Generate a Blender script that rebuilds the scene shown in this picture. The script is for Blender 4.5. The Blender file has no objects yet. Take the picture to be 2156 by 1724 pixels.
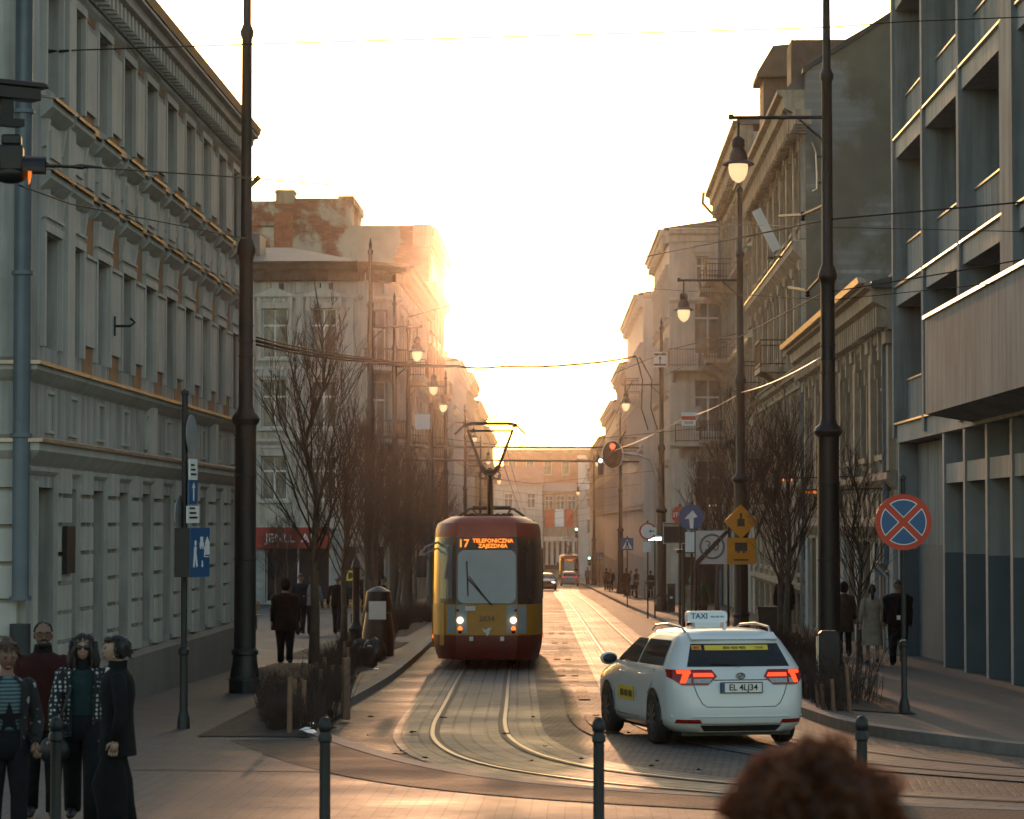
import bpy, bmesh, math, random
from mathutils import Vector, Matrix, Euler
from mathutils.geometry import tessellate_polygon
R = math.radians
scene = bpy.context.scene
COL = scene.collection
# ---------------------------------------------------------------- camera
F = 6000.0; UC, VC = 1077.5, 862.0; UV, VV = 1225.0, 1100.0      # focal length and vanishing point of the street, in photo units
SL = 86.0 / F                                                    # the street falls away from the camera
EYE = 2.25
def g(y): return -SL * y
yaw = math.atan((UV - UC) / F); pitch = math.atan((VV - VC) / F)
cd = bpy.data.cameras.new('camera'); cam = bpy.data.objects.new('camera', cd); COL.objects.link(cam)
cam.location = (0, 0, EYE); cam.rotation_euler = (math.pi / 2 + pitch, 0, yaw)
cd.sensor_width = 36; cd.lens = 36 * F / 2155.0; cd.clip_start = .1; cd.clip_end = 5000
cd.dof.use_dof = True; cd.dof.focus_distance = 46; cd.dof.aperture_fstop = 5.6
scene.camera = cam
CM = cam.rotation_euler.to_matrix()
def ray(u, v): return CM @ Vector((u - UC, VC - v, -F))
def P(u, v, y):                                                  # world point on a sight line at depth y
    d = ray(u, v); return Vector((0, 0, EYE)) + d * (y / d.y)
def G(u, v, h=0):                                                # ground point
    d = ray(u, v); t = (h - EYE) / (d.z + SL * d.y); p = Vector((0, 0, EYE)) + d * t; return p
# ---------------------------------------------------------------- world, sun, exposure
sd = ray(1015, 574).normalized()
SUN_EL = math.asin(sd.z); SUN_AZ = math.atan2(sd.x, sd.y)
w = bpy.data.worlds.new('World'); scene.world = w; w.use_nodes = True
nt = w.node_tree; nt.nodes.clear()
sky = nt.nodes.new('ShaderNodeTexSky'); sky.sky_type = 'NISHITA'; sky.sun_disc = False
sky.sun_elevation = SUN_EL; sky.sun_rotation = SUN_AZ; sky.air_density = 1.08; sky.dust_density = 1.5; sky.ozone_density = 1.0
bg = nt.nodes.new('ShaderNodeBackground'); bg.inputs[1].default_value = 0.15
wo = nt.nodes.new('ShaderNodeOutputWorld')
nt.links.new(sky.outputs[0], bg.inputs[0]); nt.links.new(bg.outputs[0], wo.inputs[0])
sl = bpy.data.lights.new('sun', 'SUN'); sun = bpy.data.objects.new('sun', sl); COL.objects.link(sun)
sl.energy = 0.6; sl.angle = R(.6); sl.color = (1, .50, .26)
sun.rotation_euler = (-sd).to_track_quat('-Z', 'Y').to_euler()
scene.view_settings.view_transform = 'Standard'; scene.view_settings.look = 'None'
scene.view_settings.exposure = 1.42; scene.view_settings.gamma = 1
scene.cycles.max_bounces = 6; scene.cycles.volume_bounces = 0; scene.cycles.diffuse_bounces = 3; scene.cycles.glossy_bounces = 3
scene.cycles.use_denoising = True; scene.cycles.caustics_reflective = False; scene.cycles.caustics_refractive = False
# ---------------------------------------------------------------- materials
def mat(name, col, rough=.8, var=.15, scale=2.0, bump=0.0, bscale=30, metal=0, streak=0, spec=.5, col2=None, noise_detail=6):
    m = bpy.data.materials.new(name); m.use_nodes = True; n = m.node_tree; b = n.nodes['Principled BSDF']
    b.inputs['Roughness'].default_value = rough; b.inputs['Metallic'].default_value = metal; b.inputs['Specular IOR Level'].default_value = spec
    c = Vector(col); tc = n.nodes.new('ShaderNodeTexCoord')
    if var > 0:
        t = n.nodes.new('ShaderNodeTexNoise'); t.inputs['Scale'].default_value = scale; t.inputs['Detail'].default_value = noise_detail; t.inputs['Roughness'].default_value = .62
        n.links.new(tc.outputs['Object'], t.inputs[0])
        r = n.nodes.new('ShaderNodeValToRGB'); r.color_ramp.elements[0].position = .3; r.color_ramp.elements[1].position = .7
        c2 = Vector(col2) if col2 else c * (1 + var)
        r.color_ramp.elements[0].color = (*(c * (1 - var)), 1); r.color_ramp.elements[1].color = (*c2, 1)
        n.links.new(t.outputs[0], r.inputs[0]); out = r.outputs[0]
        if streak > 0:
            mp = n.nodes.new('ShaderNodeMapping'); mp.inputs['Scale'].default_value = (3.5, 3.5, .25)
            t2 = n.nodes.new('ShaderNodeTexNoise'); t2.inputs['Scale'].default_value = 1.2; t2.inputs['Detail'].default_value = 5
            n.links.new(tc.outputs['Object'], mp.inputs[0]); n.links.new(mp.outputs[0], t2.inputs[0])
            r2 = n.nodes.new('ShaderNodeValToRGB'); r2.color_ramp.elements[0].position = .35; r2.color_ramp.elements[1].position = .6
            r2.color_ramp.elements[0].color = (1 - streak, 1 - streak, 1 - streak, 1); r2.color_ramp.elements[1].color = (1, 1, 1, 1)
            mx = n.nodes.new('ShaderNodeMix'); mx.data_type = 'RGBA'; mx.blend_type = 'MULTIPLY'; mx.inputs[0].default_value = 1
            n.links.new(t2.outputs[0], r2.inputs[0]); n.links.new(out, mx.inputs[6]); n.links.new(r2.outputs[0], mx.inputs[7]); out = mx.outputs[2]
        n.links.new(out, b.inputs['Base Color'])
    else: b.inputs['Base Color'].default_value = (*c, 1)
    if bump > 0:
        t = n.nodes.new('ShaderNodeTexNoise'); t.inputs['Scale'].default_value = bscale; t.inputs['Detail'].default_value = 4
        n.links.new(tc.outputs['Object'], t.inputs[0]); bp = n.nodes.new('ShaderNodeBump'); bp.inputs['Strength'].default_value = bump; bp.inputs['Distance'].default_value = .02
        n.links.new(t.outputs[0], bp.inputs['Height']); n.links.new(bp.outputs[0], b.inputs['Normal'])
    return m
def emit(name, col, s):
    m = bpy.data.materials.new(name); m.use_nodes = True; b = m.node_tree.nodes['Principled BSDF']
    b.inputs['Base Color'].default_value = (*[c * .5 for c in col], 1); b.inputs['Emission Color'].default_value = (*col, 1); b.inputs['Emission Strength'].default_value = s
    return m
def paving(name, c1, c2, cm, bw, bh, mortar, rough, bump=.4, uv=False, rot=0, wob=.0, patch=None, var=.25, spec=.5):
    m = bpy.data.materials.new(name); m.use_nodes = True; n = m.node_tree; b = n.nodes['Principled BSDF']
    b.inputs['Specular IOR Level'].default_value = spec
    tc = n.nodes.new('ShaderNodeTexCoord'); mp = n.nodes.new('ShaderNodeMapping'); mp.inputs['Rotation'].default_value = (0, 0, rot)
    n.links.new(tc.outputs['UV' if uv else 'Object'], mp.inputs[0]); vec = mp.outputs[0]
    if wob:
        t = n.nodes.new('ShaderNodeTexNoise'); t.inputs['Scale'].default_value = 2.2; n.links.new(vec, t.inputs[0])
        va = n.nodes.new('ShaderNodeVectorMath'); va.operation = 'MULTIPLY_ADD'; va.inputs[1].default_value = (wob, wob, 0); n.links.new(t.outputs[1], va.inputs[0]); n.links.new(vec, va.inputs[2]); vec = va.outputs[0]
    br = n.nodes.new('ShaderNodeTexBrick'); br.inputs['Scale'].default_value = 1; br.inputs['Brick Width'].default_value = bw; br.inputs['Row Height'].default_value = bh
    br.inputs['Mortar Size'].default_value = mortar; br.inputs['Mortar Smooth'].default_value = .3
    br.inputs['Color1'].default_value = (*c1, 1); br.inputs['Color2'].default_value = (*c2, 1); br.inputs['Mortar'].default_value = (*cm, 1)
    n.links.new(vec, br.inputs[0])
    t = n.nodes.new('ShaderNodeTexNoise'); t.inputs['Scale'].default_value = .45; t.inputs['Detail'].default_value = 8; t.inputs['Roughness'].default_value = .65; n.links.new(tc.outputs['Object'], t.inputs[0])
    r = n.nodes.new('ShaderNodeValToRGB'); r.color_ramp.elements[0].position = .35; r.color_ramp.elements[1].position = .65
    r.color_ramp.elements[0].color = (1 - var,) * 3 + (1,); r.color_ramp.elements[1].color = (1 + var,) * 3 + (1,); n.links.new(t.outputs[0], r.inputs[0])
    mx = n.nodes.new('ShaderNodeMix'); mx.data_type = 'RGBA'; mx.blend_type = 'MULTIPLY'; mx.inputs[0].default_value = 1
    n.links.new(br.outputs[0], mx.inputs[6]); n.links.new(r.outputs[0], mx.inputs[7]); n.links.new(mx.outputs[2], b.inputs['Base Color'])
    mr = n.nodes.new('ShaderNodeMapRange'); mr.inputs[3].default_value = rough - .1; mr.inputs[4].default_value = rough + .14; mr.inputs[1].default_value = .3; mr.inputs[2].default_value = .7
    n.links.new(t.outputs[0], mr.inputs[0]); n.links.new(mr.outputs[0], b.inputs['Roughness'])
    t3 = n.nodes.new('ShaderNodeTexNoise'); t3.inputs['Scale'].default_value = 7; t3.inputs['Detail'].default_value = 6; n.links.new(tc.outputs['Object'], t3.inputs[0])
    ma = n.nodes.new('ShaderNodeMath'); ma.operation = 'MULTIPLY_ADD'; ma.inputs[1].default_value = -1.0; n.links.new(br.outputs['Fac'], ma.inputs[0]); n.links.new(t3.outputs[0], ma.inputs[2])
    bp = n.nodes.new('ShaderNodeBump'); bp.inputs['Strength'].default_value = bump; bp.inputs['Distance'].default_value = .015
    n.links.new(ma.outputs[0], bp.inputs['Height']); n.links.new(bp.outputs[0], b.inputs['Normal'])
    return m
def brickpatch(name, plaster, brick, lo=.5, hi=.54, scale=.35, streak=.25):
    # plaster with pieces fallen off down to the brick
    m = mat(name, plaster, .9, .18, .8, .25, 8); n = m.node_tree; b = n.nodes['Principled BSDF']
    tc = n.nodes.new('ShaderNodeTexCoord'); mp = n.nodes.new('ShaderNodeMapping'); mp.inputs['Rotation'].default_value = (R(90), 0, 0); n.links.new(tc.outputs['Object'], mp.inputs[0])
    br = n.nodes.new('ShaderNodeTexBrick'); br.inputs['Scale'].default_value = 1; br.inputs['Brick Width'].default_value = .5; br.inputs['Row Height'].default_value = .16; br.inputs['Mortar Size'].default_value = .02
    c = Vector(brick); br.inputs['Color1'].default_value = (*c, 1); br.inputs['Color2'].default_value = (*(c * .6), 1); br.inputs['Mortar'].default_value = (*(c * .45 + Vector((.06, .06, .06))), 1)
    n.links.new(mp.outputs[0], br.inputs[0])
    t = n.nodes.new('ShaderNodeTexNoise'); t.inputs['Scale'].default_value = scale; t.inputs['Detail'].default_value = 9; t.inputs['Roughness'].default_value = .6; n.links.new(tc.outputs['Object'], t.inputs[0])
    r = n.nodes.new('ShaderNodeValToRGB'); r.color_ramp.elements[0].position = lo; r.color_ramp.elements[1].position = hi; n.links.new(t.outputs[0], r.inputs[0])
    mx = n.nodes.new('ShaderNodeMix'); mx.data_type = 'RGBA'; n.links.new(r.outputs[0], mx.inputs[0])
    src = b.inputs['Base Color'].links[0].from_socket
    n.links.new(src, mx.inputs[6]); n.links.new(br.outputs[0], mx.inputs[7]); n.links.new(mx.outputs[2], b.inputs['Base Color'])
    return m
def glass(name, col=(.02, .025, .03), rough=.06):
    m = mat(name, col, rough, 0); return m
M = {}
M['plaster_grey'] = mat('grey_plaster', (.45, .445, .425), .85, .2, .9, .2, 14, streak=.38)
M['plaster_trim'] = mat('plaster_trim', (.50, .49, .46), .8, .12, 1.5, .12, 14, streak=.15)
M['plaster_blue'] = mat('lower_plaster', (.17, .165, .15), .85, .12, 1.2, .1, 14)
M['orange_panel'] = mat('orange_plaster', (.40, .20, .10), .85, .16, 2.2, .1, 14, streak=.15)
M['flashing'] = mat('sheet_metal_flashing', (.42, .36, .32), .38, .2, 3, 0, metal=.75)
M['zinc'] = mat('zinc_pipe', (.13, .165, .20), .5, .15, 2, 0, metal=.3)
M['zinc_dark'] = mat('cast_iron', (.03, .035, .04), .6, .2, 3)
M['roof_grey'] = mat('roof_sheet', (.10, .10, .105), .6, .25, 1.2)
M['cream'] = mat('cream_plaster', (.46, .42, .36), .85, .18, .7, .2, 10, streak=.25)
M['cream2'] = mat('pale_plaster', (.55, .52, .47), .85, .15, .7, .2, 10, streak=.2)
M['cream3'] = mat('white_plaster', (.66, .65, .63), .85, .1, .6, .1, 10, streak=.12)
M['ochre'] = mat('ochre_plaster', (.42, .33, .23), .88, .2, .8, .2, 10, streak=.3)
M['tan'] = mat('tan_plaster', (.36, .29, .22), .88, .25, .9, .3, 9, streak=.35)
M['tan_trim'] = mat('tan_stucco', (.42, .34, .26), .88, .25, 1.5, .3, 12, streak=.3)
M['brown_dark'] = mat('sooty_cornice', (.12, .09, .07), .85, .3, 2)
M['concrete'] = mat('grey_concrete', (.30, .325, .33), .9, .17, .7, .2, 20, streak=.34)
M['concrete_light'] = mat('pale_concrete', (.38, .40, .405), .8, .1, 1.2, .1, 20, streak=.25)
M['concrete_low'] = mat('lower_blue_paint', (.11, .145, .17), .7, .12, 1.2, .05, 20)
M['firewall'] = brickpatch('patched_firewall', (.15, .14, .11), (.33, .335, .325), .50, .57, .2)
M['brickwall'] = brickpatch('brick_firewall', (.50, .42, .33), (.42, .16, .085), .48, .53, .26)
M['glass'] = glass('window_glass')
M['glass_curtain'] = mat('curtained_window_glass', (.20, .20, .19), .18, .55, 1.6, streak=.5)
M['glass_blue'] = mat('curtained_glass', (.10, .12, .14), .15, .5, 3)
M['frame_white'] = mat('white_window_frame', (.62, .62, .60), .6, .1, 5)
M['frame_brown'] = mat('brown_window_frame', (.12, .07, .045), .6, .2, 5)
M['frame_grey'] = mat('grey_window_frame', (.07, .085, .095), .5, .2, 5)
M['iron'] = mat('painted_iron', (.007, .0115, .014), .5, .25, 6, .05, 60)
M['iron_rust'] = mat('balcony_iron', (.05, .04, .035), .6, .25, 6)
M['steel'] = mat('galvanised_steel', (.42, .44, .46), .4, .15, 4, metal=.8)
M['rail'] = mat('polished_rail', (.20, .18, .165), .5, .15, 3, metal=1)
M['groove'] = mat('rail_groove', (.018, .017, .016), .7, .2, 5)
M['dark_setts'] = paving('dark_setts', (.055, .05, .046), (.03, .028, .026), (.014, .013, .012), .19, .13, .018, .68, .8, wob=.05, rot=R(4), spec=.22)
M['asphalt_dark'] = mat('dark_patch', (.07, .064, .057), .85, .3, 5, .5, 40, spec=.25)
M['soil'] = mat('bed_soil', (.045, .032, .022), .95, .35, 5, .6, 18)
M['bark'] = mat('bark', (.05, .042, .034), .9, .3, 6, .3, 30)
M['bark_green'] = mat('trunk_bark', (.085, .075, .058), .9, .3, 6, .4, 25)
M['twig'] = mat('twigs', (.05, .033, .026), .85, .2, 3)
M['stake'] = mat('weathered_wood', (.19, .11, .07), .85, .3, 4, .2, 30)
M['wood_bench'] = mat('bench_wood', (.28, .15, .06), .5, .25, 4)
M['bark_dk'] = M['bark']
M['red_sign'] = mat('red_shop_sign', (.34, .025, .018), .5, .1, 2)
M['white_paint'] = mat('white_paint', (.8, .8, .8), .5, .04, 3)
M['black'] = mat('black_plastic', (.012, .013, .015), .45, .2, 5)
M['rubber'] = mat('tyre_rubber', (.014, .014, .015), .75, .2, 8)
M['sign_blue'] = mat('sign_blue', (.012, .09, .24), .4, .08, 3)
M['wire'] = mat('dark_wire', (.02, .02, .02), .75, 0, spec=.15)
M['sign_red'] = mat('sign_red', (.5, .035, .015), .4, .08, 3)
M['sign_orange'] = mat('sign_orange', (.75, .27, .01), .45, .08, 3)
M['sign_yellow'] = mat('sign_yellow', (.75, .55, .05), .45, .08, 3)
M['sign_back'] = mat('sign_back', (.25, .27, .28), .5, .12, 3)
M['skin'] = mat('skin', (.20, .108, .075), .55, .1, 8)
M['skin_pale'] = mat('pale_skin', (.36, .225, .165), .55, .1, 8)
M['eye'] = mat('dark_eye', (.02, .015, .012), .3, 0)
M['lips'] = mat('lips', (.32, .12, .10), .5, 0)
M['hair_dark'] = mat('dark_hair', (.014, .010, .009), .5, .3, 20)
M['hair_brown'] = mat('brown_hair', (.06, .03, .018), .55, .3, 20)
M['hair_grey'] = mat('grey_hair', (.30, .28, .26), .6, .3, 20)
for k, c in dict(cloth_black=(.009, .010, .012), cloth_navy=(.012, .016, .026), cloth_maroon=(.038, .010, .010), cloth_grey=(.16, .18, .20), cloth_beige=(.30, .25, .20),
                 cloth_brown=(.07, .04, .03), cloth_jeans=(.03, .045, .08), cloth_white=(.55, .55, .55), cloth_teal=(.015, .035, .04), cloth_green=(.06, .12, .05)).items():
    M[k] = mat(k, c, .9, .25, 9, .25, 60, spec=.2)
M['cobble'] = paving('cobblestones', (.10, .09, .082), (.045, .042, .04), (.014, .013, .012), .19, .13, .018, .68, .8, wob=.05, rot=R(4), var=.42)
M['slab'] = paving('tram_slabs', (.125, .118, .11), (.085, .082, .078), (.010, .009, .009), .62, .225, .022, .6, .4, uv=True)
M['flags'] = paving('pavement_slabs', (.066, .075, .081), (.052, .06, .065), (.024, .024, .024), .6, .15, .006, .68, .35, rot=R(90), var=.3, spec=.38)
M['walk'] = paving('pavement_blocks', (.074, .081, .085), (.058, .064, .068), (.035, .035, .035), .3, .2, .008, .72, .35, rot=R(-1), var=.32, spec=.35)
M['kerb'] = mat('granite_kerb', (.17, .16, .15), .8, .25, 3, .3, 30)
M['ground'] = mat('ground', (.09, .085, .08), .9, .25, .5)
M['tactile'] = mat('tactile_studs', (.06, .06, .06), .7, .2, 5)
# ---------------------------------------------------------------- mesh helpers
class MB:
    def __init__(s): s.v = []; s.f = []; s.mi = []; s.uv = None; s.cur = 0
    def add(s, vs, fs):
        k = len(s.v); s.v += [tuple(v) for v in vs]; s.f += [tuple(i + k for i in f) for f in fs]; s.mi += [s.cur] * len(fs); return s
    def box(s, x0, x1, y0, y1, z0, z1):
        return s.add([(x0, y0, z0), (x1, y0, z0), (x1, y1, z0), (x0, y1, z0), (x0, y0, z1), (x1, y0, z1), (x1, y1, z1), (x0, y1, z1)],
                     [(3, 2, 1, 0), (4, 5, 6, 7), (0, 1, 5, 4), (1, 2, 6, 5), (2, 3, 7, 6), (3, 0, 4, 7)])
    def quad(s, *p): return s.add(p, [tuple(range(len(p)))])
    def tube(s, pts, r, n=6, cap=True, squash=None):
        pts = [Vector(p) for p in pts]; rs = r if isinstance(r, (list, tuple)) else [r] * len(pts); vs = []; fs = []
        up = None
        for i, p in enumerate(pts):
            t = (pts[min(i + 1, len(pts) - 1)] - pts[max(i - 1, 0)]).normalized()
            if up is None: up = t.orthogonal().normalized() if abs(t.z) > .9 else Vector((0, 0, 1))
            a = (up - t * up.dot(t)); a = a.normalized() if a.length > 1e-5 else t.orthogonal().normalized(); b = t.cross(a); up = a
            for k in range(n):
                an = 2 * math.pi * k / n; vs.append(p + (a * math.cos(an) + b * math.sin(an)) * rs[i])
        for i in range(len(pts) - 1):
            for k in range(n): fs.append((i * n + k, i * n + (k + 1) % n, (i + 1) * n + (k + 1) % n, (i + 1) * n + k))
        if cap: fs.append(tuple(range(n))[::-1]); fs.append(tuple((len(pts) - 1) * n + k for k in range(n)))
        return s.add(vs, fs)
    def lathe(s, prof, n=16, c=(0, 0, 0), sx=1, sy=1):
        vs = []; fs = []
        for r, z in prof:
            for k in range(n): a = 2 * math.pi * k / n; vs.append((c[0] + r * sx * math.cos(a), c[1] + r * sy * math.sin(a), c[2] + z))
        for i in range(len(prof) - 1):
            for k in range(n): fs.append((i * n + k, i * n + (k + 1) % n, (i + 1) * n + (k + 1) % n, (i + 1) * n + k))
        fs.append(tuple(range(n))[::-1]); fs.append(tuple((len(prof) - 1) * n + k for k in range(n)))
        return s.add(vs, fs)
    def prism(s, poly, axis, a0, a1):       # poly in the two other axes (in x,y,z order)
        def mk(p, a): return (a, p[0], p[1]) if axis == 'x' else (p[0], a, p[1]) if axis == 'y' else (p[0], p[1], a)
        n = len(poly); vs = [mk(p, a0) for p in poly] + [mk(p, a1) for p in poly]
        return s.add(vs, [tuple(range(n)), tuple(range(n, 2 * n))[::-1]] + [(i, (i + 1) % n, n + (i + 1) % n, n + i) for i in range(n)])
    def ell(s, c, r, nu=12, nv=8, fn=None):
        vs = []; fs = []
        for j in range(nv + 1):
            th = math.pi * j / nv
            for i in range(nu):
                ph = 2 * math.pi * i / nu; q = Vector((math.sin(th) * math.cos(ph), math.sin(th) * math.sin(ph), -math.cos(th)))
                if fn: q = fn(q)
                vs.append((c[0] + q.x * r[0], c[1] + q.y * r[1], c[2] + q.z * r[2]))
        for j in range(nv):
            for i in range(nu): fs.append((j * nu + i, j * nu + (i + 1) % nu, (j + 1) * nu + (i + 1) % nu, (j + 1) * nu + i))
        return s.add(vs, fs)
    def rings(s, rings, n=14, cap=True):     # rings: (cx,cy,cz,rx,ry)
        vs = []; fs = []
        for cx, cy, cz, rx, ry in rings:
            for k in range(n): a = 2 * math.pi * k / n; vs.append((cx + rx * math.cos(a), cy + ry * math.sin(a), cz))
        for i in range(len(rings) - 1):
            for k in range(n): fs.append((i * n + k, i * n + (k + 1) % n, (i + 1) * n + (k + 1) % n, (i + 1) * n + k))
        if cap: fs.append(tuple(range(n))[::-1]); fs.append(tuple((len(rings) - 1) * n + k for k in range(n)))
        return s.add(vs, fs)
    def xf(s, m, start=0):
        s.v[start:] = [tuple(m @ Vector(v)) for v in s.v[start:]]; return s
    def mesh(s, name, mats, smooth=False, fix=True):
        me = bpy.data.meshes.new(name); me.from_pydata(s.v, [], s.f)
        for m in (mats if isinstance(mats, (list, tuple)) else [mats]): me.materials.append(m)
        if any(s.mi): me.polygons.foreach_set('material_index', s.mi)
        if fix:
            bm = bmesh.new(); bm.from_mesh(me); bmesh.ops.recalc_face_normals(bm, faces=bm.faces); bm.to_mesh(me); bm.free()
        if smooth:
            me.polygons.foreach_set('use_smooth', [True] * len(me.polygons))
            if smooth is not True: me.set_sharp_from_angle(angle=R(smooth))
        if s.uv:
            ul = me.uv_layers.new(name='UVMap')
            for l in me.loops: ul.data[l.index].uv = s.uv[l.vertex_index]
        me.update(); return me
    def build(s, name, mats, parent=None, smooth=False, fix=True, bevel=0):
        me = s.mesh(name, mats, smooth, fix)
        return obj(name, me, parent, bevel)
def split_mb(mb):
    par = list(range(len(mb.v)))
    def find(a):
        while par[a] != a: par[a] = par[par[a]]; a = par[a]
        return a
    for f in mb.f:
        for i in f[1:]: par[find(i)] = find(f[0])
    comp = {}
    for f in mb.f: comp.setdefault(find(f[0]), []).append(f)
    out = []
    for fs in comp.values():
        ids = sorted({i for f in fs for i in f}); ix = {i: k for k, i in enumerate(ids)}; q = MB(); q.add([mb.v[i] for i in ids], [tuple(ix[i] for i in f) for f in fs]); out.append(q)
    return out
def obj(name, me, parent=None, bevel=0):
    o = bpy.data.objects.new(name, me); COL.objects.link(o)
    if parent: o.parent = parent
    if bevel:
        b = o.modifiers.new('bevel', 'BEVEL'); b.width = bevel; b.segments = 2; b.limit_method = 'ANGLE'; b.angle_limit = R(40)
        o.data.polygons.foreach_set('use_smooth', [True] * len(o.data.polygons)); b.harden_normals = False; o.data.set_sharp_from_angle(angle=R(40))
    return o
def tag(o, label=None, cat=None, group=None, kind=None):
    if label: o['label'] = label
    if cat: o['category'] = cat
    if group: o['group'] = group
    if kind: o['kind'] = kind
    return o
def thing(name, label, cat, loc=(0, 0, 0), rz=0, group=None):
    o = bpy.data.objects.new(name, None); COL.objects.link(o); o.location = loc; o.rotation_euler = (0, 0, rz); o.empty_display_size = .3
    return tag(o, label, cat, group)
def dup(o, loc=None, rz=None, label=None, parent=None, scale=None):
    c = o.copy(); COL.objects.link(c)
    if parent: c.parent = parent
    if loc is not None: c.location = loc
    if rz is not None: c.rotation_euler = (0, 0, rz)
    if scale: c.scale = (scale,) * 3
    if label: c['label'] = label
    for ch in list(o.children): dup(ch, parent=c)
    return c
def struct(name, mb, m, **k):
    o = mb.build(name, m, **k); o['kind'] = 'structure'; return o
FONT_CACHE = {}
def text_mb(mb, s, size, mx, bold=0, align='CENTER', sx=1.0):
    key = (s, bold, align)
    if key not in FONT_CACHE:
        c = bpy.data.curves.new('text', 'FONT'); c.body = s; c.size = 1; c.align_x = align; c.align_y = 'CENTER'; c.offset = bold; c.resolution_u = 2; c.extrude = .01
        o = bpy.data.objects.new('text', c); COL.objects.link(o); bpy.context.view_layer.update()
        me = bpy.data.meshes.new_from_object(o.evaluated_get(bpy.context.evaluated_depsgraph_get()))
        FONT_CACHE[key] = ([v.co.copy() for v in me.vertices], [tuple(p.vertices) for p in me.polygons])
        bpy.data.objects.remove(o); bpy.data.curves.remove(c); bpy.data.meshes.remove(me)
    vs, fs = FONT_CACHE[key]
    mb.add([mx @ Vector((v.x * size * sx, v.y * size, v.z * size)) for v in vs], fs)
def facing(loc, rz=0, tilt=0):   # matrix putting text (xy plane) upright, facing -y, turned by rz
    return Matrix.Translation(Vector(loc)) @ Matrix.Rotation(rz, 4, 'Z') @ Matrix.Rotation(R(90) + tilt, 4, 'X')
def catmull(pts, k=8):
    pts = [Vector(p) for p in pts]; out = []
    for i in range(len(pts) - 1):
        a, b, c, d = pts[max(i - 1, 0)], pts[i], pts[i + 1], pts[min(i + 2, len(pts) - 1)]
        for j in range(k):
            t = j / k; out.append(.5 * ((2 * b) + (c - a) * t + (2 * a - 5 * b + 4 * c - d) * t * t + (3 * b - a - 3 * c + d) * t ** 3))
    return out + [pts[-1]]
def sheet(name, poly, z, m, edge=0):
    mb = MB(); pts = [Vector((p[0], p[1], g(p[1]) + z)) for p in poly]
    tris = tessellate_polygon([pts]); mb.add(pts, [tuple(t) for t in tris])
    me = mb.mesh(name, m); bm = bmesh.new(); bm.from_mesh(me)
    for f in bm.faces:
        if f.normal.z < 0: f.normal_flip()
    bm.to_mesh(me); bm.free(); o = obj(name, me); o['kind'] = 'structure'; return o
def offset(path, d):
    out = []
    for i, p in enumerate(path):
        t = (path[min(i + 1, len(path) - 1)] - path[max(i - 1, 0)]); n = Vector((-t.y, t.x)).normalized(); out.append(Vector((p.x + n.x * d, p.y + n.y * d)))
    return out
def strip(name, path, d0, d1, z, m, thick=0):
    a = offset(path, d0); b = offset(path, d1); mb = MB(); uv = []; L = 0
    for i in range(len(path)):
        if i: L += (path[i] - path[i - 1]).length
        mb.v.append((a[i].x, a[i].y, g(a[i].y) + z)); mb.v.append((b[i].x, b[i].y, g(b[i].y) + z)); uv += [(L, d0), (L, d1)]
    for i in range(len(path) - 1): mb.f.append((2 * i, 2 * i + 2, 2 * i + 3, 2 * i + 1)); mb.mi.append(0)
    if thick:
        n = len(mb.v); mb.v += [(x, y, zz - thick) for x, y, zz in mb.v]; uv += uv
        for i in range(len(path) - 1):
            mb.f += [(2 * i, 2 * i + 2, n + 2 * i + 2, n + 2 * i), (2 * i + 1, 2 * i + 3, n + 2 * i + 3, n + 2 * i + 1)]; mb.mi += [0, 0]
    mb.uv = uv
    o = mb.build(name, m); o['kind'] = 'structure'; return o
# ================================================================ ground, road, tracks
V2 = lambda a: [Vector((x, y)) for x, y in a]
gm = MB(); gm.add([(-900, -60, g(-60) - .09), (900, -60, g(-60) - .09), (900, 1500, g(1500) - .09), (-900, 1500, g(1500) - .09)], [(0, 1, 2, 3)]); struct('ground', gm, M['ground'])
KL = catmull(V2([(-9.2, 420), (-8.2, 330), (-6.4, 210), (-5.2, 135), (-4.5, 85), (-4.15, 68), (-3.92, 55), (-3.92, 44), (-3.86, 40), (-3.68, 37.3), (-3.05, 34.5), (-1.9, 30.7), (-.62, 28.1), (1.34, 26.3), (5, 24.6), (14, 22.5), (34, 20)]), 6)
KR = catmull(V2([(-1.3, 420), (-.1, 330), (1.5, 223), (2.5, 155), (3.2, 120), (3.45, 94), (3.42, 60), (3.42, 46), (3.57, 42), (3.83, 39.2), (4.24, 37.4), (4.9, 35.6), (5.6, 34), (8, 31.6), (14, 29), (34, 25)]), 6)
sheet('road', [(-40, 430)] + [(-30, 20), (-30, 12), (60, 12), (60, 430)], -.03, M['cobble'])
farL = [p for p in KL if p.y > 37.0]; nearL = [p for p in KL if p.y <= 37.6]
sheet('sidewalk', [(-60, 430)] + [(p.x, p.y) for p in farL] + [(farL[-1].x, 36.6), (-60, 36.6)], .1, M['walk'])
sheet('pavement', [(-60, 36.6), (farL[-1].x, 36.6)] + [(p.x, p.y) for p in nearL if p.y < 36.6] + [(34, -20), (-60, -20)], .1, M['flags'])
sheet('pavement', [(-30, 36.6), (farL[-1].x - .2, 36.6)] + [(p.x - .25, p.y - .1) for p in nearL if 30.4 < p.y < 36.6] + [(-2.1, 29.4), (-9, 30.2), (-30, 32.6)], .104, M['walk'])
sheet('sidewalk', [(60, 430)] + [(p.x, p.y) for p in KR] + [(60, 24)], .1, M['walk'])
strip('kerb', KL, 0, .24, .112, M['kerb'], .25)
strip('kerb', KR, -.24, 0, .112, M['kerb'], .25)
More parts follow.
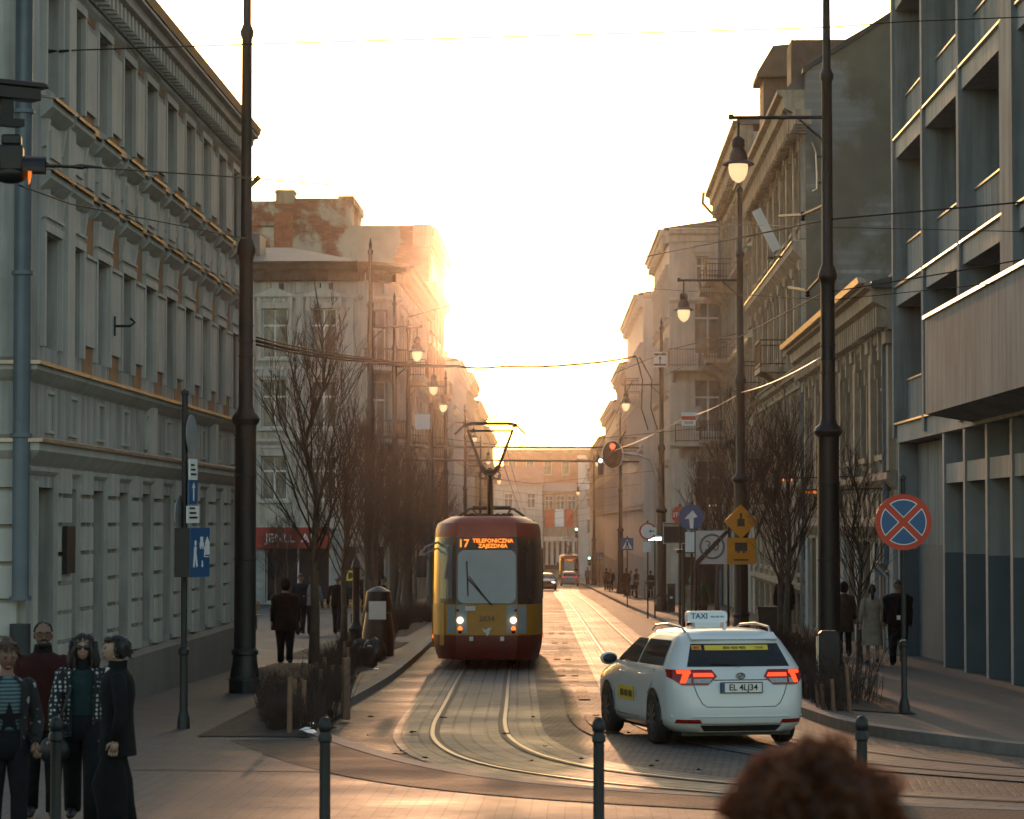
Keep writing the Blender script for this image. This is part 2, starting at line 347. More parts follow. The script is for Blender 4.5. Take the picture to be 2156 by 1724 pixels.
T1 = catmull(V2([(-7.3, 420), (-5.6, 300), (-4.2, 200), (-3.0, 120), (-2.42, 85), (-2.04, 61), (-1.72, 46), (-1.58, 40), (-1.36, 36.4), (-.86, 33.3), (0, 31), (1.55, 28.9), (4.2, 26.9), (9, 24.7), (20, 21.8), (34, 19.2)]), 8)
T2 = catmull(V2([(-2.4, 420), (-1.6, 360), (-1.45, 290), (-1.2, 223), (-.16, 161), (.82, 88), (1.22, 60), (1.42, 48), (1.66, 41.5), (2.15, 37.6), (3.1, 34.2), (4.6, 31.5), (8, 28.6), (16, 25.4), (34, 21)]), 8)
for i, T in enumerate((T1, T2)):
    strip('tram_track', T, -1.02, 1.02, -.02 + .004 * i, M['slab'])
    for sgn in (-1, 1):
        strip('tram_rail', T, sgn * .5 - .027, sgn * .5 + .027, -.006, M['rail'])
        a = sgn * .5 - sgn * .027; b = a - sgn * .07; strip('rail_groove', T, min(a, b), max(a, b), -.008, M['groove'])
        a = sgn * .5 + sgn * .027; b = a + sgn * .02; strip('rail_groove', T, min(a, b), max(a, b), -.009, M['groove'])
# dark sett marks between the two tracks
mk = MB()
def mquad(x0, x1, y0, y1, dx=0):
    z = -.012; mk.quad((x0, y0, g(y0) + z), (x1, y0, g(y0) + z), (x1 + dx, y1, g(y1) + z), (x0 + dx, y1, g(y1) + z))
for (ua, ub, v0, v1) in ((1155, 1166, 1313, 1333), (1176, 1188, 1313, 1333), (1161, 1173, 1346, 1352), (1183, 1194, 1346, 1352), (1166, 1179, 1372, 1386), (1189, 1202, 1372, 1386), (1173, 1189, 1404, 1420), (1203, 1217, 1404, 1420), (1184, 1198, 1437, 1447), (1214, 1229, 1437, 1447)):
    a = G(ua, v1); b = G(ub, v1); c = G(ub, v0); d = G(ua, v0)
    mk.quad(*[(p.x, p.y, g(p.y) - .012) for p in (a, b, c, d)])
for v in (1358, 1362, 1366, 1369, 1391, 1396, 1424, 1431):
    a = G(1172 + (v - 1358) * .28, v); b = G(1195 + (v - 1358) * .32, v)
    mk.quad((a.x, a.y, g(a.y) - .012), (b.x, b.y, g(b.y) - .012), (b.x, b.y + .22, g(b.y + .22) - .012), (a.x, a.y + .22, g(a.y + .22) - .012))
struct('road_mark', mk, M['dark_setts'])
for pts in ([(1190, 1446), (1200, 1475), (1206, 1500), (1228, 1527), (1262, 1545)], [(1222, 1446), (1230, 1470)], [(1242, 1502), (1254, 1520), (1290, 1540)]):
    pp = [G(u, v) for u, v in pts]; pth = catmull([Vector((p.x, p.y)) for p in pp], 5); strip('road_mark', pth, -.1, .1, -.011, M['dark_setts'])
# tactile stud row
tb = MB(); rnd = random.Random(3)
for k in range(150):
    x = -9.2 + k * .055
    y = 29.9 + .05 * math.sin(k) * .2
    for j in range(3):
        yy = y + j * .14 - (x + 5) * .12; xx = x + j * .02
        tb.quad((xx, yy, g(yy) + .104), (xx + .03, yy, g(yy) + .104), (xx + .05, yy + .1, g(yy) + .104), (xx + .02, yy + .1, g(yy) + .104))
struct('tactile_paving', tb, M['tactile'])
# dark paver band curving along the kerb on the near pavement
nb = [p for p in KL if p.y < 35.5 and p.x < 6]
strip('paver_band', nb, -1.15, -.02, .108, paving('dark_pavers', (.06, .058, .058), (.045, .044, .044), (.02, .02, .02), .2, .11, .01, .8, .5, rot=R(20), spec=.25))
# fallen leaves and litter on the road
rnd = random.Random(11)
for k in range(26):
    u = rnd.uniform(700, 1500); v = rnd.uniform(1500, 1660); p = G(u, v)
    if k == 0: p = G(842, 1713 * .0 + 1588)
    if k == 1: p = G(757, 1579)
    q = MB(); s = rnd.uniform(.02, .05) if k > 1 else .09; a = rnd.uniform(0, 3)
    vs = [(p.x + s * math.cos(a + i * 1.26) * (1 if i % 2 else 1.5), p.y + s * math.sin(a + i * 1.26), g(p.y) + .004 + .02 * (i % 2)) for i in range(5)]
    q.add(vs + [(p.x, p.y, g(p.y) + .0)], [(0, 1, 5), (1, 2, 5), (2, 3, 5), (3, 4, 5), (4, 0, 5)])
    tag(q.build('fallen_leaf', M['twig']), 'dry brown leaf lying on the cobbled road', 'leaf', 'dry leaves scattered on the cobbles')
# ================================================================ buildings
WIN = {}
def win_mesh(w, h, style, fm, depth):
    key = (round(w, 2), round(h, 2), style, fm, depth)
    if key in WIN: return WIN[key]
    f = MB(); t = .07
    f.box(0, t, -.06, 0, 0, h); f.box(w - t, w, -.06, 0, 0, h); f.box(t, w - t, -.06, 0, 0, t); f.box(t, w - t, -.06, 0, h - t, h)
    if style in ('plain', 'hood', 'arch', 'orn'):
        f.box(w / 2 - .05, w / 2 + .05, -.075, .0, t, h * .66 - .05); f.box(t, w - t, -.08, 0, h * .66 - .05, h * .66 + .05); f.box(w / 2 - .03, w / 2 + .03, -.07, 0, h * .66 + .05, h - t)
    elif style == 'shop':
        for k in range(1, max(2, int(w / 1.3))): x = w * k / max(2, int(w / 1.3)); f.box(x - .04, x + .04, -.07, 0, t, h - t)
    p = MB(); p.box(t, w - t, -.03, -.012, t, h - t)
    s = None
    if style in ('hood', 'orn', 'arch', 'sill'):
        s = MB(); d = -depth
        s.box(-.2, w + .2, d - .14, d, -.16, -.02)
        if style != 'sill':
            s.box(-.2, -.02, d - .07, d, -.02, h + .02); s.box(w + .02, w + .2, d - .07, d, -.02, h + .02); s.box(-.2, w + .2, d - .07, d, h + .02, h + .2)
        if style == 'hood':
            s.box(-.3, w + .3, d - .2, d, h + .42, h + .52); s.box(-.22, w + .22, d - .1, d, h + .2, h + .42)
            for x in (-.2, w + .02): s.box(x, x + .18, d - .16, d, h + .02, h + .42)
        if style == 'orn':
            s.box(-.35, w + .35, d - .3, d, h + .62, h + .76); s.box(-.22, w + .22, d - .12, d, h + .2, h + .62)
            for x in (-.26, w + .04):
                s.box(x, x + .22, d - .22, d, h - .1, h + .62); s.box(x + .03, x + .19, d - .13, d, h - .5, h - .1)
            for k in range(5): s.ell((w * (.1 + .2 * k), d - .13, h + .42), (.1, .08, .13), 8, 5)
            s.prism([(-.25, h + .76), (w + .25, h + .76), (w / 2, h + 1.15)], 'y', d - .22, d)
        if style == 'arch':
            pts = [(w / 2 + (w / 2 + .3) * math.cos(a), h + .2 + .55 * math.sin(a)) for a in [math.pi * k / 10 for k in range(11)]]
            s.prism(pts, 'y', d - .18, d)
    WIN[key] = (f.mesh('window', M[fm]), p.mesh('pane', M['glass_curtain' if fm == 'frame_white' and style != 'shop' else 'glass']), s.mesh('surround', M['_trim']) if s else None)
    return WIN[key]
class Face:
    def __init__(s, O, dx, L): s.O = Vector((O[0], O[1], 0)); s.dx = Vector((dx[0], dx[1], 0)).normalized(); s.n = Vector((s.dx.y, -s.dx.x, 0)); s.L = L; s.ang = math.atan2(s.dx.y, s.dx.x)
    def pt(s, x, z, o=0): q = s.O + s.dx * x + s.n * o; return (q.x, q.y, z)
    def box(s, mb, x0, x1, o0, o1, z0, z1):
        vs = [s.pt(x, z, o) for z in (z0, z1) for o in (o0, o1) for x in (x0, x1)]
        mb.add(vs, [(0, 1, 3, 2), (4, 5, 7, 6), (0, 1, 5, 4), (1, 3, 7, 5), (3, 2, 6, 7), (2, 0, 4, 6)])
    def prism(s, mb, prof, x0, x1, m0=0, m1=0):      # prof: (out, z); m: mitre (adds out*m to the ends)
        n = len(prof); vs = [s.pt(x0 - o * m0, z, o) for o, z in prof] + [s.pt(x1 + o * m1, z, o) for o, z in prof]
        mb.add(vs, [tuple(range(n)), tuple(range(n, 2 * n))[::-1]] + [(i, (i + 1) % n, n + (i + 1) % n, n + i) for i in range(n)])
    def wall(s, mb, z0, z1, ops, depth):
        xs = sorted({0, s.L, *[round(o[0], 4) for o in ops], *[round(o[0] + o[2], 4) for o in ops]}); zs = sorted({z0, z1, *[round(o[1], 4) for o in ops], *[round(o[1] + o[3], 4) for o in ops]})
        for i in range(len(xs) - 1):
            cx = (xs[i] + xs[i + 1]) / 2; z = None; runs = []
            for j in range(len(zs) - 1):
                cz = (zs[j] + zs[j + 1]) / 2; hole = any(o[0] < cx < o[0] + o[2] and o[1] < cz < o[1] + o[3] for o in ops)
                if hole:
                    if z is not None: runs.append((z, zs[j])); z = None
                elif z is None: z = zs[j]
            if z is not None: runs.append((z, zs[-1]))
            for a, b in runs: mb.quad(s.pt(xs[i], a), s.pt(xs[i + 1], a), s.pt(xs[i + 1], b), s.pt(xs[i], b))
        for x, zz, w, h, *r in ops:
            d = -(r[1] if len(r) > 1 else depth)
            for a, b in (((x, zz), (x, zz + h)), ((x + w, zz), (x + w, zz + h)), ((x, zz), (x + w, zz)), ((x, zz + h), (x + w, zz + h))):
                mb.quad(s.pt(*a), s.pt(*b), s.pt(*b, d), s.pt(*a, d))
class Bld:
    def __init__(s, name, label, cat, x, y, rz, W, D, group=None, wall='cream', trim=None, group_=None):
        s.z0 = g(y); s.root = thing(name, label, cat, (x, y, s.z0), R(rz), group); s.W = W; s.D = D; s.wm = M[wall]; s.trim = M[trim or wall]; s.mb = MB()
        s.front = Face((0, 0), (1, 0), W); s.right = Face((W, 0), (0, 1), D); s.left = Face((0, D), (0, -1), D); s.back = Face((W, D), (-1, 0), W)
    def Z(s, z): return EYE + z - s.z0
    def face(s, f, ztop, ops=(), depth=.22, fm='frame_white', zbot=-2.5):
        ops = [(o[0], s.Z(o[1]), o[2], o[3], *o[4:]) for o in ops]
        f.wall(s.mb, zbot, s.Z(ztop), ops, depth)
        M['_trim'] = s.trim
        for x, z, w, h, st, *r in ops:
            d = r[0] if r else depth
            key = st + '|' + s.trim.name
            a, b, c = s.win(w, h, st, fm, d)
            o = obj('window', a, s.root); q = f.pt(x, z, -d); o.location = q; o.rotation_euler = (0, 0, f.ang)
            obj('pane', b, o)
            if c: obj('surround', c, o)
    def win(s, w, h, st, fm, d):
        key = (round(w, 2), round(h, 2), st, fm, d, s.trim.name)
        if key not in WIN:
            M['_trim'] = s.trim; k2 = (round(w, 2), round(h, 2), st, fm, d); WIN.pop(k2, None); WIN[key] = win_mesh(w, h, st, fm, d); WIN.pop(k2, None)
        return WIN[key]
    def done(s, ztop, smooth=False):
        o = s.mb.build('wall', s.wm, s.root, fix=False); return o
    def part(s, name, mb, m, **k): return mb.build(name, m, s.root, **k)
    def parts(s, name, mb, m, **k):
        for q in split_mb(mb): q.build(name, m, s.root, **k)
    def roof(s, zeave, zridge, over=.5, m='roof_grey', ridge=.5):
        mb = MB(); a, b = s.Z(zeave), s.Z(zridge)
        mb.prism([(-over, a), (s.D + over, a), (s.D + over, a + .15), (s.D * ridge, b), (-over, a + .15)], 'x', -.15, s.W + .15); return s.part('roof', mb, M[m])
    def flat(s, z, m='roof_grey'):
        mb = MB(); mb.box(.05, s.W - .05, .05, s.D - .05, s.Z(z) - .3, s.Z(z) - .02); s.part('roof', mb, M[m])
    def cornice(s, faces, z, h=.6, out=.5, m=None, dent=0, name='cornice'):
        mb = MB()
        for i, f in enumerate(faces):
            zz = s.Z(z); f.prism(mb, [(0, zz - h), (out * .25, zz - h), (out * .3, zz - h * .55), (out * .75, zz - h * .4), (out * .8, zz - h * .15), (out, zz - h * .1), (out, zz), (0, zz)], 0, f.L, .0 if i == 0 else 1, 1 if i < len(faces) - 1 else 0)
            if dent:
                k = int(f.L / dent)
                for j in range(k): f.box(mb, (j + .3) * f.L / k, (j + .7) * f.L / k, .0, out * .62, zz - h * .95, zz - h * .5)
        return s.part(name, mb, m or s.trim)
    def belt(s, faces, z, h=.25, out=.15, m=None, name='string_course', cap=None):
        mb = MB(); cp = MB()
        for i, f in enumerate(faces):
            zz = s.Z(z); m0 = 0 if i == 0 else 1; m1 = 1 if i < len(faces) - 1 else 0
            f.prism(mb, [(0, zz - h), (out * .4, zz - h * .8), (out, zz - h * .4), (out, zz), (0, zz + .03)], 0, f.L, m0, m1)
            if cap: f.prism(cp, [(0, zz + .075), (0, zz + .035), (out + .03, zz + .004), (out + .03, zz - .03), (out + .05, zz - .03), (out + .05, zz + .02)], 0, f.L, m0, m1)
        s.part(name, mb, m or s.trim)
        if cap: s.parts('flashing', cp, M[cap])
    def pipe(s, f, x, z0, z1, r=.07, m='zinc', out=.14):
        mb = MB(); mb.tube([f.pt(x, s.Z(z0), out), f.pt(x, s.Z(z1) - .3, out), f.pt(x, s.Z(z1), out + .3)], r, 10)
        z = s.Z(z0)
        while z < s.Z(z1): mb.lathe([(r * 1.25, 0), (r * 1.25, .05)], 10, f.pt(x, z, out)); z += 2.1
        return s.part('downpipe', mb, M[m], smooth=40)
    def balcony(s, f, x0, x1, z, out=1.0, h=1.0, m='iron_rust', lab=None):
        mb = MB(); zz = s.Z(z); f.box(mb, x0, x1, 0, out, zz - .18, zz)
        for x in (x0 + .2, x1 - .35): f.prism(mb, [(0, zz - .8), (.12, zz - .75), (out * .8, zz - .18), (0, zz - .18)], x, x + .16)
        b = s.part('balcony', mb, s.trim)
        r = MB()
        f.box(r, x0, x1, out - .05, out, zz + h - .05, zz + h); f.box(r, x0, x1, out - .04, out - .01, zz + .1, zz + .14)
        for xx in (x0, x1 - .05): f.box(r, xx, xx + .05, 0, out - .05, zz + h - .05, zz + h); f.box(r, xx, xx + .03, 0, out - .05, zz + .1, zz + .14)
        n = int((x1 - x0) / .14)
        for k in range(n + 1): x = x0 + (x1 - x0 - .02) * k / n; f.box(r, x, x + .02, out - .035, out - .015, zz + .0, zz + h - .05)
        for k in range(int(out / .14)):
            for xx in (x0, x1 - .03): f.box(r, xx, xx + .02, k * .14, k * .14 + .02, zz, zz + h - .05)
        r.build('railing', M[m], b); return b
# ---------------------------------------------------------------- corner building with the long grey facade (west side)
A = Bld('corner_building', 'long three storey grey plaster building with orange frieze and ochre panels between its windows', 'building', -7.2, 36.8, 90, 23.2, 14, wall='plaster_grey', trim='plaster_trim')
bays = [1.55] + [3.3 + 2.32 * k for k in range(9)]; fr = []
gw = []
for c in bays:
    fr += [(c - .53, 5.85, 1.06, 1.40, 'plain'), (c - .53, 2.35, 1.06, 1.52, 'plain')]
    gw.append((c - .95, -1.95, 1.3, 2.42, 'plain'))
A.face(A.front, 7.75, fr + gw, .36, 'frame_grey'); A.face(A.left, 7.75, [(9.2, 2.3, 1.1, 1.6, 'plain'), (9.2, 5.8, 1.1, 1.45, 'plain'), (9.0, -1.9, 1.4, 2.4, 'plain')], .36, 'frame_grey'); A.face(A.back, 7.75); A.face(A.right, 7.75)
A.done(7.75)
A.belt([A.left, A.front], 1.07, .34, .2, cap='flashing'); A.belt([A.left, A.front], 2.08, .24, .16, cap='flashing')
A.belt([A.front], .72, .1, .06, name='moulding')
A.belt([A.front], 7.52, .16, .09, name='moulding')
A.front.L = 22.3; A.cornice([A.left, A.front], 8.05, .5, .46, m=M['plaster_trim'], dent=.36)
gt = MB()
for f, a, b in ((A.left, 0, 1), (A.front, 1, 0)): f.prism(gt, [(.3, A.Z(8.06)), (.48, A.Z(8.06)), (.52, A.Z(8.2)), (.45, A.Z(8.2)), (.3, A.Z(8.12))], 0, f.L, a, b)
A.part('gutter', gt, M['zinc_dark']); A.front.L = 23.2
rf = MB(); rf.prism([(-.4, A.Z(8.1)), (14, A.Z(8.1)), (7, A.Z(9.0))], 'x', -.4, 22.3); A.part('roof', rf, M['roof_grey'])
fz = MB(); A.front.box(fz, .2, 23.0, -.02, .012, A.Z(7.28), A.Z(7.52)); A.left.box(fz, 0, 14, -.02, .012, A.Z(7.28), A.Z(7.52)); A.part('frieze', fz, M['orange_panel'])
tr = MB(); lg = MB(); op = MB(); cp = MB()
edges = bays + [bays[-1] + 2.32]
for i, c in enumerate(bays):
    f = A.front
    for z0, z1 in ((5.85, 7.25), (2.35, 3.87)):                                   # frames beside the windows
        for x in (c - .68, c + .56): f.box(tr, x, x + .12, 0, .06, A.Z(z0), A.Z(z1 + .02))
        f.box(tr, c - .68, c + .68, 0, .07, A.Z(z1 + .02), A.Z(z1 + .14)); f.box(tr, c - .62, c + .62, 0, .09, A.Z(z1 + .2), A.Z(z1 + .24))
    f.box(tr, c - .6, c + .6, 0, .045, A.Z(4.0), A.Z(4.42)); f.box(tr, c - .55, c + .55, .02, .06, A.Z(4.02), A.Z(4.09))
    f.box(tr, c - .55, c + .55, 0, .05, A.Z(4.82), A.Z(5.35)); f.box(tr, c - .36, c + .36, .04, .08, A.Z(4.9), A.Z(5.27))
    for z, o in ((5.63, .17), (4.68, .15)):                                        # hood ledges, stepped over the windows
        for (xa, xb, oo) in ((c - .8, c + .8, o), (c + .8, c + 1.52, o * .6)):
            if xb > 23.1: xb = 23.1
            if xb <= xa: continue
            zz = A.Z(z); f.prism(lg, [(0, zz - .24), (oo * .35, zz - .2), (oo, zz - .1), (oo, zz), (0, zz + .02)], xa, xb)
            f.prism(cp, [(0, zz + .06), (0, zz + .025), (oo + .03, zz + .004), (oo + .05, zz - .02), (oo + .06, zz + .02)], xa, xb)
        for x in (c - .66, c + .54): f.prism(lg, [(0, A.Z(z) - .62), (.05, A.Z(z) - .6), (.10, A.Z(z) - .24), (0, A.Z(z) - .24)], x, x + .13)
    if i and i < len(bays):
        x0, x1 = c + .76, c + 1.58
        if i < len(bays) - 1:
            f.box(tr, x0, x1, 0, .05, A.Z(2.55), A.Z(3.82)); f.box(tr, x0, x1, 0, .05, A.Z(5.95), A.Z(7.15))
            f.box(op, x0 + .02, x1 - .02, -.02, .01, A.Z(3.84), A.Z(4.44)); f.box(op, x0 + .02, x1 - .02, -.02, .01, A.Z(2.13), A.Z(2.53)); f.box(op, x0 + .02, x1 - .02, -.02, .01, A.Z(5.66), A.Z(5.93))
            f.box(tr, x0 - .04, x1 + .04, .0, .08, A.Z(3.82), A.Z(3.87)); f.box(tr, x0 + .1, x1 - .1, 0, .05, A.Z(4.85), A.Z(5.3))
    # parapet panels between the two string courses
    f.box(tr, c - .32, c - .27, 0, .035, A.Z(1.2), A.Z(1.78)); f.box(tr, c + .27, c + .32, 0, .035, A.Z(1.2), A.Z(1.78)); f.box(tr, c - .27, c + .27, 0, .035, A.Z(1.73), A.Z(1.78)); f.box(tr, c - .27, c + .27, 0, .035, A.Z(1.2), A.Z(1.24))
    # rusticated blocks on the ground floor piers
    z = -2.0; k = 0
    while z < .4:
        f.box(tr, c + .45, c + 1.27, 0, .09, A.Z(z), A.Z(z + .34)); z += .40; k += 1
    f.box(tr, c - 1.07, c - .97, 0, .05, A.Z(-1.95), A.Z(.55)); f.box(tr, c + .37, c + .45, 0, .05, A.Z(-1.95), A.Z(.55))
for x in (2.35, 22.3): A.front.box(tr, x, x + .55, 0, .1, A.Z(2.1), A.Z(7.5))
for (x, z0, z1) in [(10.2, 1.1, 1.9), (18.2, 1.1, 1.9)]: A.front.box(tr, x, x + .4, 0, .12, A.Z(z0), A.Z(z1))
z = -2.9
while z < .5: A.left.box(tr, 12.2, 13.9, 0, .1, A.Z(z), A.Z(z + .42)); A.left.box(tr, 9.8, 12.0, 0, .07, A.Z(z), A.Z(z + .42)); z += .48
A.part('stucco_trim', tr, M['plaster_trim']); A.part('window_ledge', lg, M['plaster_trim']); A.parts('flashing', cp, M['flashing']); A.parts('ochre_panel', op, M['orange_panel'])
pl = MB(); A.front.prism(pl, [(0, -2), (.14, -2), (.14, A.Z(-2.12)), (.06, A.Z(-2.04)), (0, A.Z(-2.04))], 0, 23.2); A.left.box(pl, 0, 14, 0, .16, -2, A.Z(-2.15)); A.part('plinth', pl, M['plaster_blue'])
A.pipe(A.left, 13.97, -1.0, 7.4, .115, out=.2); lp_ = MB(); lp_.tube([A.left.pt(13.97, A.Z(-3.2), .2), A.left.pt(13.97, A.Z(-1.3), .2)], .14, 10); A.part('downpipe_shoe', lp_, M['zinc_dark'], smooth=40); A.pipe(A.front, 23.0, -3.0, 7.3, .06, out=.1)
hk = MB(); q = A.front.pt(bays[1] + 1.6, A.Z(2.95), .02)
hk.tube([A.front.pt(bays[2] + .9, A.Z(2.85), .06), A.front.pt(bays[2] + .9, A.Z(3.15), .06)], .02, 6); hk.tube([A.front.pt(bays[2] + .9, A.Z(3.0), .05), A.front.pt(bays[2] + .9, A.Z(3.0), .3), A.front.pt(bays[2] + .95, A.Z(3.06), .36), A.front.pt(bays[2] + .9, A.Z(3.12), .3)], .02, 6)
A.part('wall_hook', hk, M['iron'])
bp = MB(); A.front.box(bp, bays[0] + .5, bays[0] + 1.15, .1, .16, A.Z(-.7), A.Z(-.05)); A.part('wall_plaque', bp, M['black'])
# ---------------------------------------------------------------- cream tenement closing the square (shop with a red sign)
B = Bld('corner_tenement', 'cream tenement with dark eaves and a red shop sign over its ground floor', 'building', -26, 150, 0, 16.2, 30, wall='cream', trim='cream2')
xs = [1.2, 3.8, 6.5, 9.1, 11.7]
ops = []
for x in xs: ops += [(x, 8.7, 1.35, 2.6, 'orn'), (x, 5.0, 1.35, 2.5, 'arch'), (x, 1.2, 1.35, 2.3, 'hood')]
shop = [(1.0, -3.9, 3.0, 2.7, 'shop', .5), (6.4, -4.2, 1.6, 3.0, 'shop', .5), (9.3, -4.2, 3.4, 3.1, 'shop', .6), (13.3, -4.2, 1.6, 3.0, 'shop', .5)]
B.front.L = 14.2; ch = Face((14.2, 0), (2, 2), 2.83); B.right = Face((16.2, 2), (0, 1), 28)
B.face(B.front, 13.6, ops + [(s[0], s[1], *s[2:]) for s in shop], .25)
B.face(ch, 13.6, [(.75, 8.3, 1.3, 3.0, 'plain'), (.75, 4.6, 1.3, 2.9, 'plain'), (.75, 1.2, 1.3, 2.4, 'plain'), (.5, -4.2, 1.8, 3.0, 'shop', .5)], .25)
rops = []
for k in range(7): rops += [(1.2 + 3.7 * k, 8.7, 1.3, 2.5, 'hood'), (1.2 + 3.7 * k, 5.0, 1.3, 2.4, 'hood'), (1.2 + 3.7 * k, 1.2, 1.3, 2.3, 'plain'), (1.2 + 3.7 * k, -4.2, 2.0, 3.0, 'shop')]
B.face(B.right, 13.6, rops, .25); B.face(B.back, 13.6); B.face(B.left, 13.6)
B.done(13.6)
fs = [B.front, ch, B.right]
B.cornice([B.front], 13.75, 1.0, .85, m=M['brown_dark'], dent=.9); B.cornice([ch], 13.75, 1.0, .85, m=M['brown_dark'], dent=.9); B.cornice([B.right], 13.75, 1.0, .85, m=M['brown_dark'], dent=.9)
for z in (12.0, 8.2, 4.4, -.2): B.belt([B.front], z, .3, .2); B.belt([ch], z, .3, .2); B.belt([B.right], z, .3, .2)
B.balcony(ch, .2, 2.6, 8.2, 1.0); B.balcony(ch, .2, 2.6, 4.4, 1.0); B.balcony(B.right, 8, 11, 8.2); B.balcony(B.right, 8, 11, 4.4)
at = MB()
for x in (2.0, 4.6, 7.3, 9.9, 12.5): B.front.box(at, x - .35, x + .35, .0, .03, B.Z(12.2), B.Z(12.65))
B.parts('attic_vent', at, M['black'])
q = MB()
for f in fs:
    for k in range(int(f.L / 1.32)): f.box(q, .35 + k * 1.32, .75 + k * 1.32, 0, .1, B.Z(12.15), B.Z(12.7))
for x in (.15, 2.95, 5.6, 8.3, 10.9, 13.55): B.front.box(q, x, x + .4, 0, .16, B.Z(4.5), B.Z(11.9))
B.parts('stucco_block', q, M['cream2'])
rf = MB(); rf.add([(-.4, -.8, B.Z(13.75)), (14.4, -.8, B.Z(13.75)), (17, 1.8, B.Z(13.75)), (17, 30, B.Z(13.75)), (-.4, 30, B.Z(13.75)), (3, 11, B.Z(15.6)), (9.5, 11, B.Z(15.6)), (11, 13, B.Z(15.0))], [(0, 1, 6, 5), (1, 2, 7, 6), (2, 3, 7), (0, 5, 4), (4, 5, 6, 7, 3)]); B.part('roof', rf, M['roof_grey'])
dm = MB(); dm.box(6.2, 8.6, 3.2, 6, B.Z(14.2), B.Z(15.6)); B.part('dormer', dm, M['roof_grey'])
# shop front with the red fascia
sf = MB(); B.front.box(sf, 8.8, 12.75, .1, .4, B.Z(-1.35), B.Z(-.25)); sg = B.part('shop_sign', sf, M['red_sign'])
tx = MB(); text_mb(tx, 'JENLL  AR', .62, facing((10.7, -.42, B.Z(-.83))), .01); tx.build('lettering', M['white_paint'], sg)
ql = MB()
for k in range(9):
    for x0, x1 in ((4.2, 6.2), (8.2, 9.2), (12.8, 13.2)): B.front.box(ql, x0, x1, 0, .08, B.Z(-4.3 + k * .42), B.Z(-3.95 + k * .42))
B.part('rustication', ql, M['concrete_light'])
ys = MB(); B.front.box(ys, 13.7, 14.3, .1, .9, B.Z(-3.4), B.Z(-2.2))
ob = B.part('hanging_sign', ys, M['black']); ty = MB(); text_mb(ty, 'DI', .75, facing((14.0, -.92, B.Z(-2.8))), .02); ty.build('lettering', M['sign_yellow'], ob)
# ---------------------------------------------------------------- taller neighbour behind with the bare firewall
C = Bld('firewall_building', 'tall building behind the cream tenement showing a bare firewall of brick and patched plaster', 'building', -27, 181.5, 0, 17.2, 22, wall='brickwall', trim='ochre')
C.face(C.front, 19.0); C.face(C.back, 19.0); C.face(C.left, 19.0)
cops = []
for k in range(5): cops += [(1.5 + 4 * k, 12.5, 1.4, 2.5, 'hood'), (1.5 + 4 * k, 8.5, 1.4, 2.5, 'hood'), (1.5 + 4 * k, 4.5, 1.4, 2.5, 'hood')]
C.face(C.right, 19.0, cops); C.done(19.0)
ub = MB(); ub.box(0, 12.2, .0, 9, C.Z(18.9), C.Z(20.6)); ub.box(11.4, 12.4, -.12, 9, C.Z(20.4), C.Z(20.9)); ub.box(8.1, 12.25, -.06, 9, C.Z(20.2), C.Z(20.75)); C.part('upper_wall', ub, M['brickwall'])
cm = MB(); cm.box(7.4, 8.6, -.1, 1.2, C.Z(20.4), C.Z(21.3)); cm.box(7.33, 8.67, -.16, 1.26, C.Z(21.1), C.Z(21.22)); C.part('chimney', cm, M['ochre'])
rb = MB(); rb.box(7.3, 8.5, -.12, .0, C.Z(14), C.Z(19.8)); C.part('chimney_breast', rb, mat('red_brick', (.40, .15, .08), .9, .3, 3, .4, 12))
C.cornice([C.right], 18.9, 1.4, .5, m=M['ochre'], dent=1.2); C.cornice([C.right], 15.4, .8, .5, m=M['ochre'])
cc = MB(); cc.box(16.2, 17.4, -.1, 3, C.Z(17.6), C.Z(19.05)); cc.box(16.6, 17.7, -.15, 3, C.Z(14.9), C.Z(15.4)); C.parts('cornice_end', cc, M['ochre'])
C.flat(19.0)
C.balcony(C.right, 4, 7, 8.2, 1.2); C.balcony(C.right, 4, 7, 4.2, 1.2)
# ---------------------------------------------------------------- street rows further down
def row(name, label, side, y0, y1, x0, x1, ztop, wall, trim, gap=3.1, chim=0, roof=1.2, balc=(), rails=True, zfl=None, fm='frame_white', group=None, extra=True):
    L = y1 - y0; ang = math.degrees(math.atan2(-(x1 - x0), L))
    if side < 0: b = Bld(name, label, 'building', x0, y0, 90 + ang, L, 14, group, wall, trim); f = b.front; side_f = b.left
    else: b = Bld(name, label, 'building', x1, y1, -90 + ang, L, 14, group, wall, trim); f = b.front; side_f = b.right
    ops = []; n = int(L / gap); fl = zfl or [z for z in (8.6, 5.0, 1.3) if z + 2.9 < ztop]
    for k in range(n):
        x = (k + .5) * L / n - .6
        for i, z in enumerate(fl): ops.append((x, z, 1.2, 2.2, 'hood' if i < 2 else 'sill'))
        zz = b.Z(0); ops.append((x - .4, -EYE + g(y1) + .5, 2.0, 2.6, 'shop'))
    b.face(f, ztop, ops, .22, fm)
    b.face(b.right if side < 0 else b.left, ztop); b.face(b.back, ztop)
    b.side = side_f; b.fl = fl
    b.cornice([f], ztop + .1, .8, .6, dent=.9)
    for z in fl: b.belt([f], z - .35, .22, .14)
    for k, z in balc: b.balcony(f, k, k + 2.6, z - .35)
    if roof: b.roof(ztop, ztop + roof, .3)
    if chim:
        c = MB(); c.box(L * chim, L * chim + 1.2, 2, 3, b.Z(ztop), b.Z(ztop + 2.6)); c.box(L * chim - .08, L * chim + 1.28, 1.92, 3.08, b.Z(ztop + 2.3), b.Z(ztop + 2.45)); b.part('chimney', c, M['ochre'])
    return b
lx = lambda y: -8.2 - .0143 * (y - 150)
rx = lambda y: 4.6 - .0143 * (y - 155)
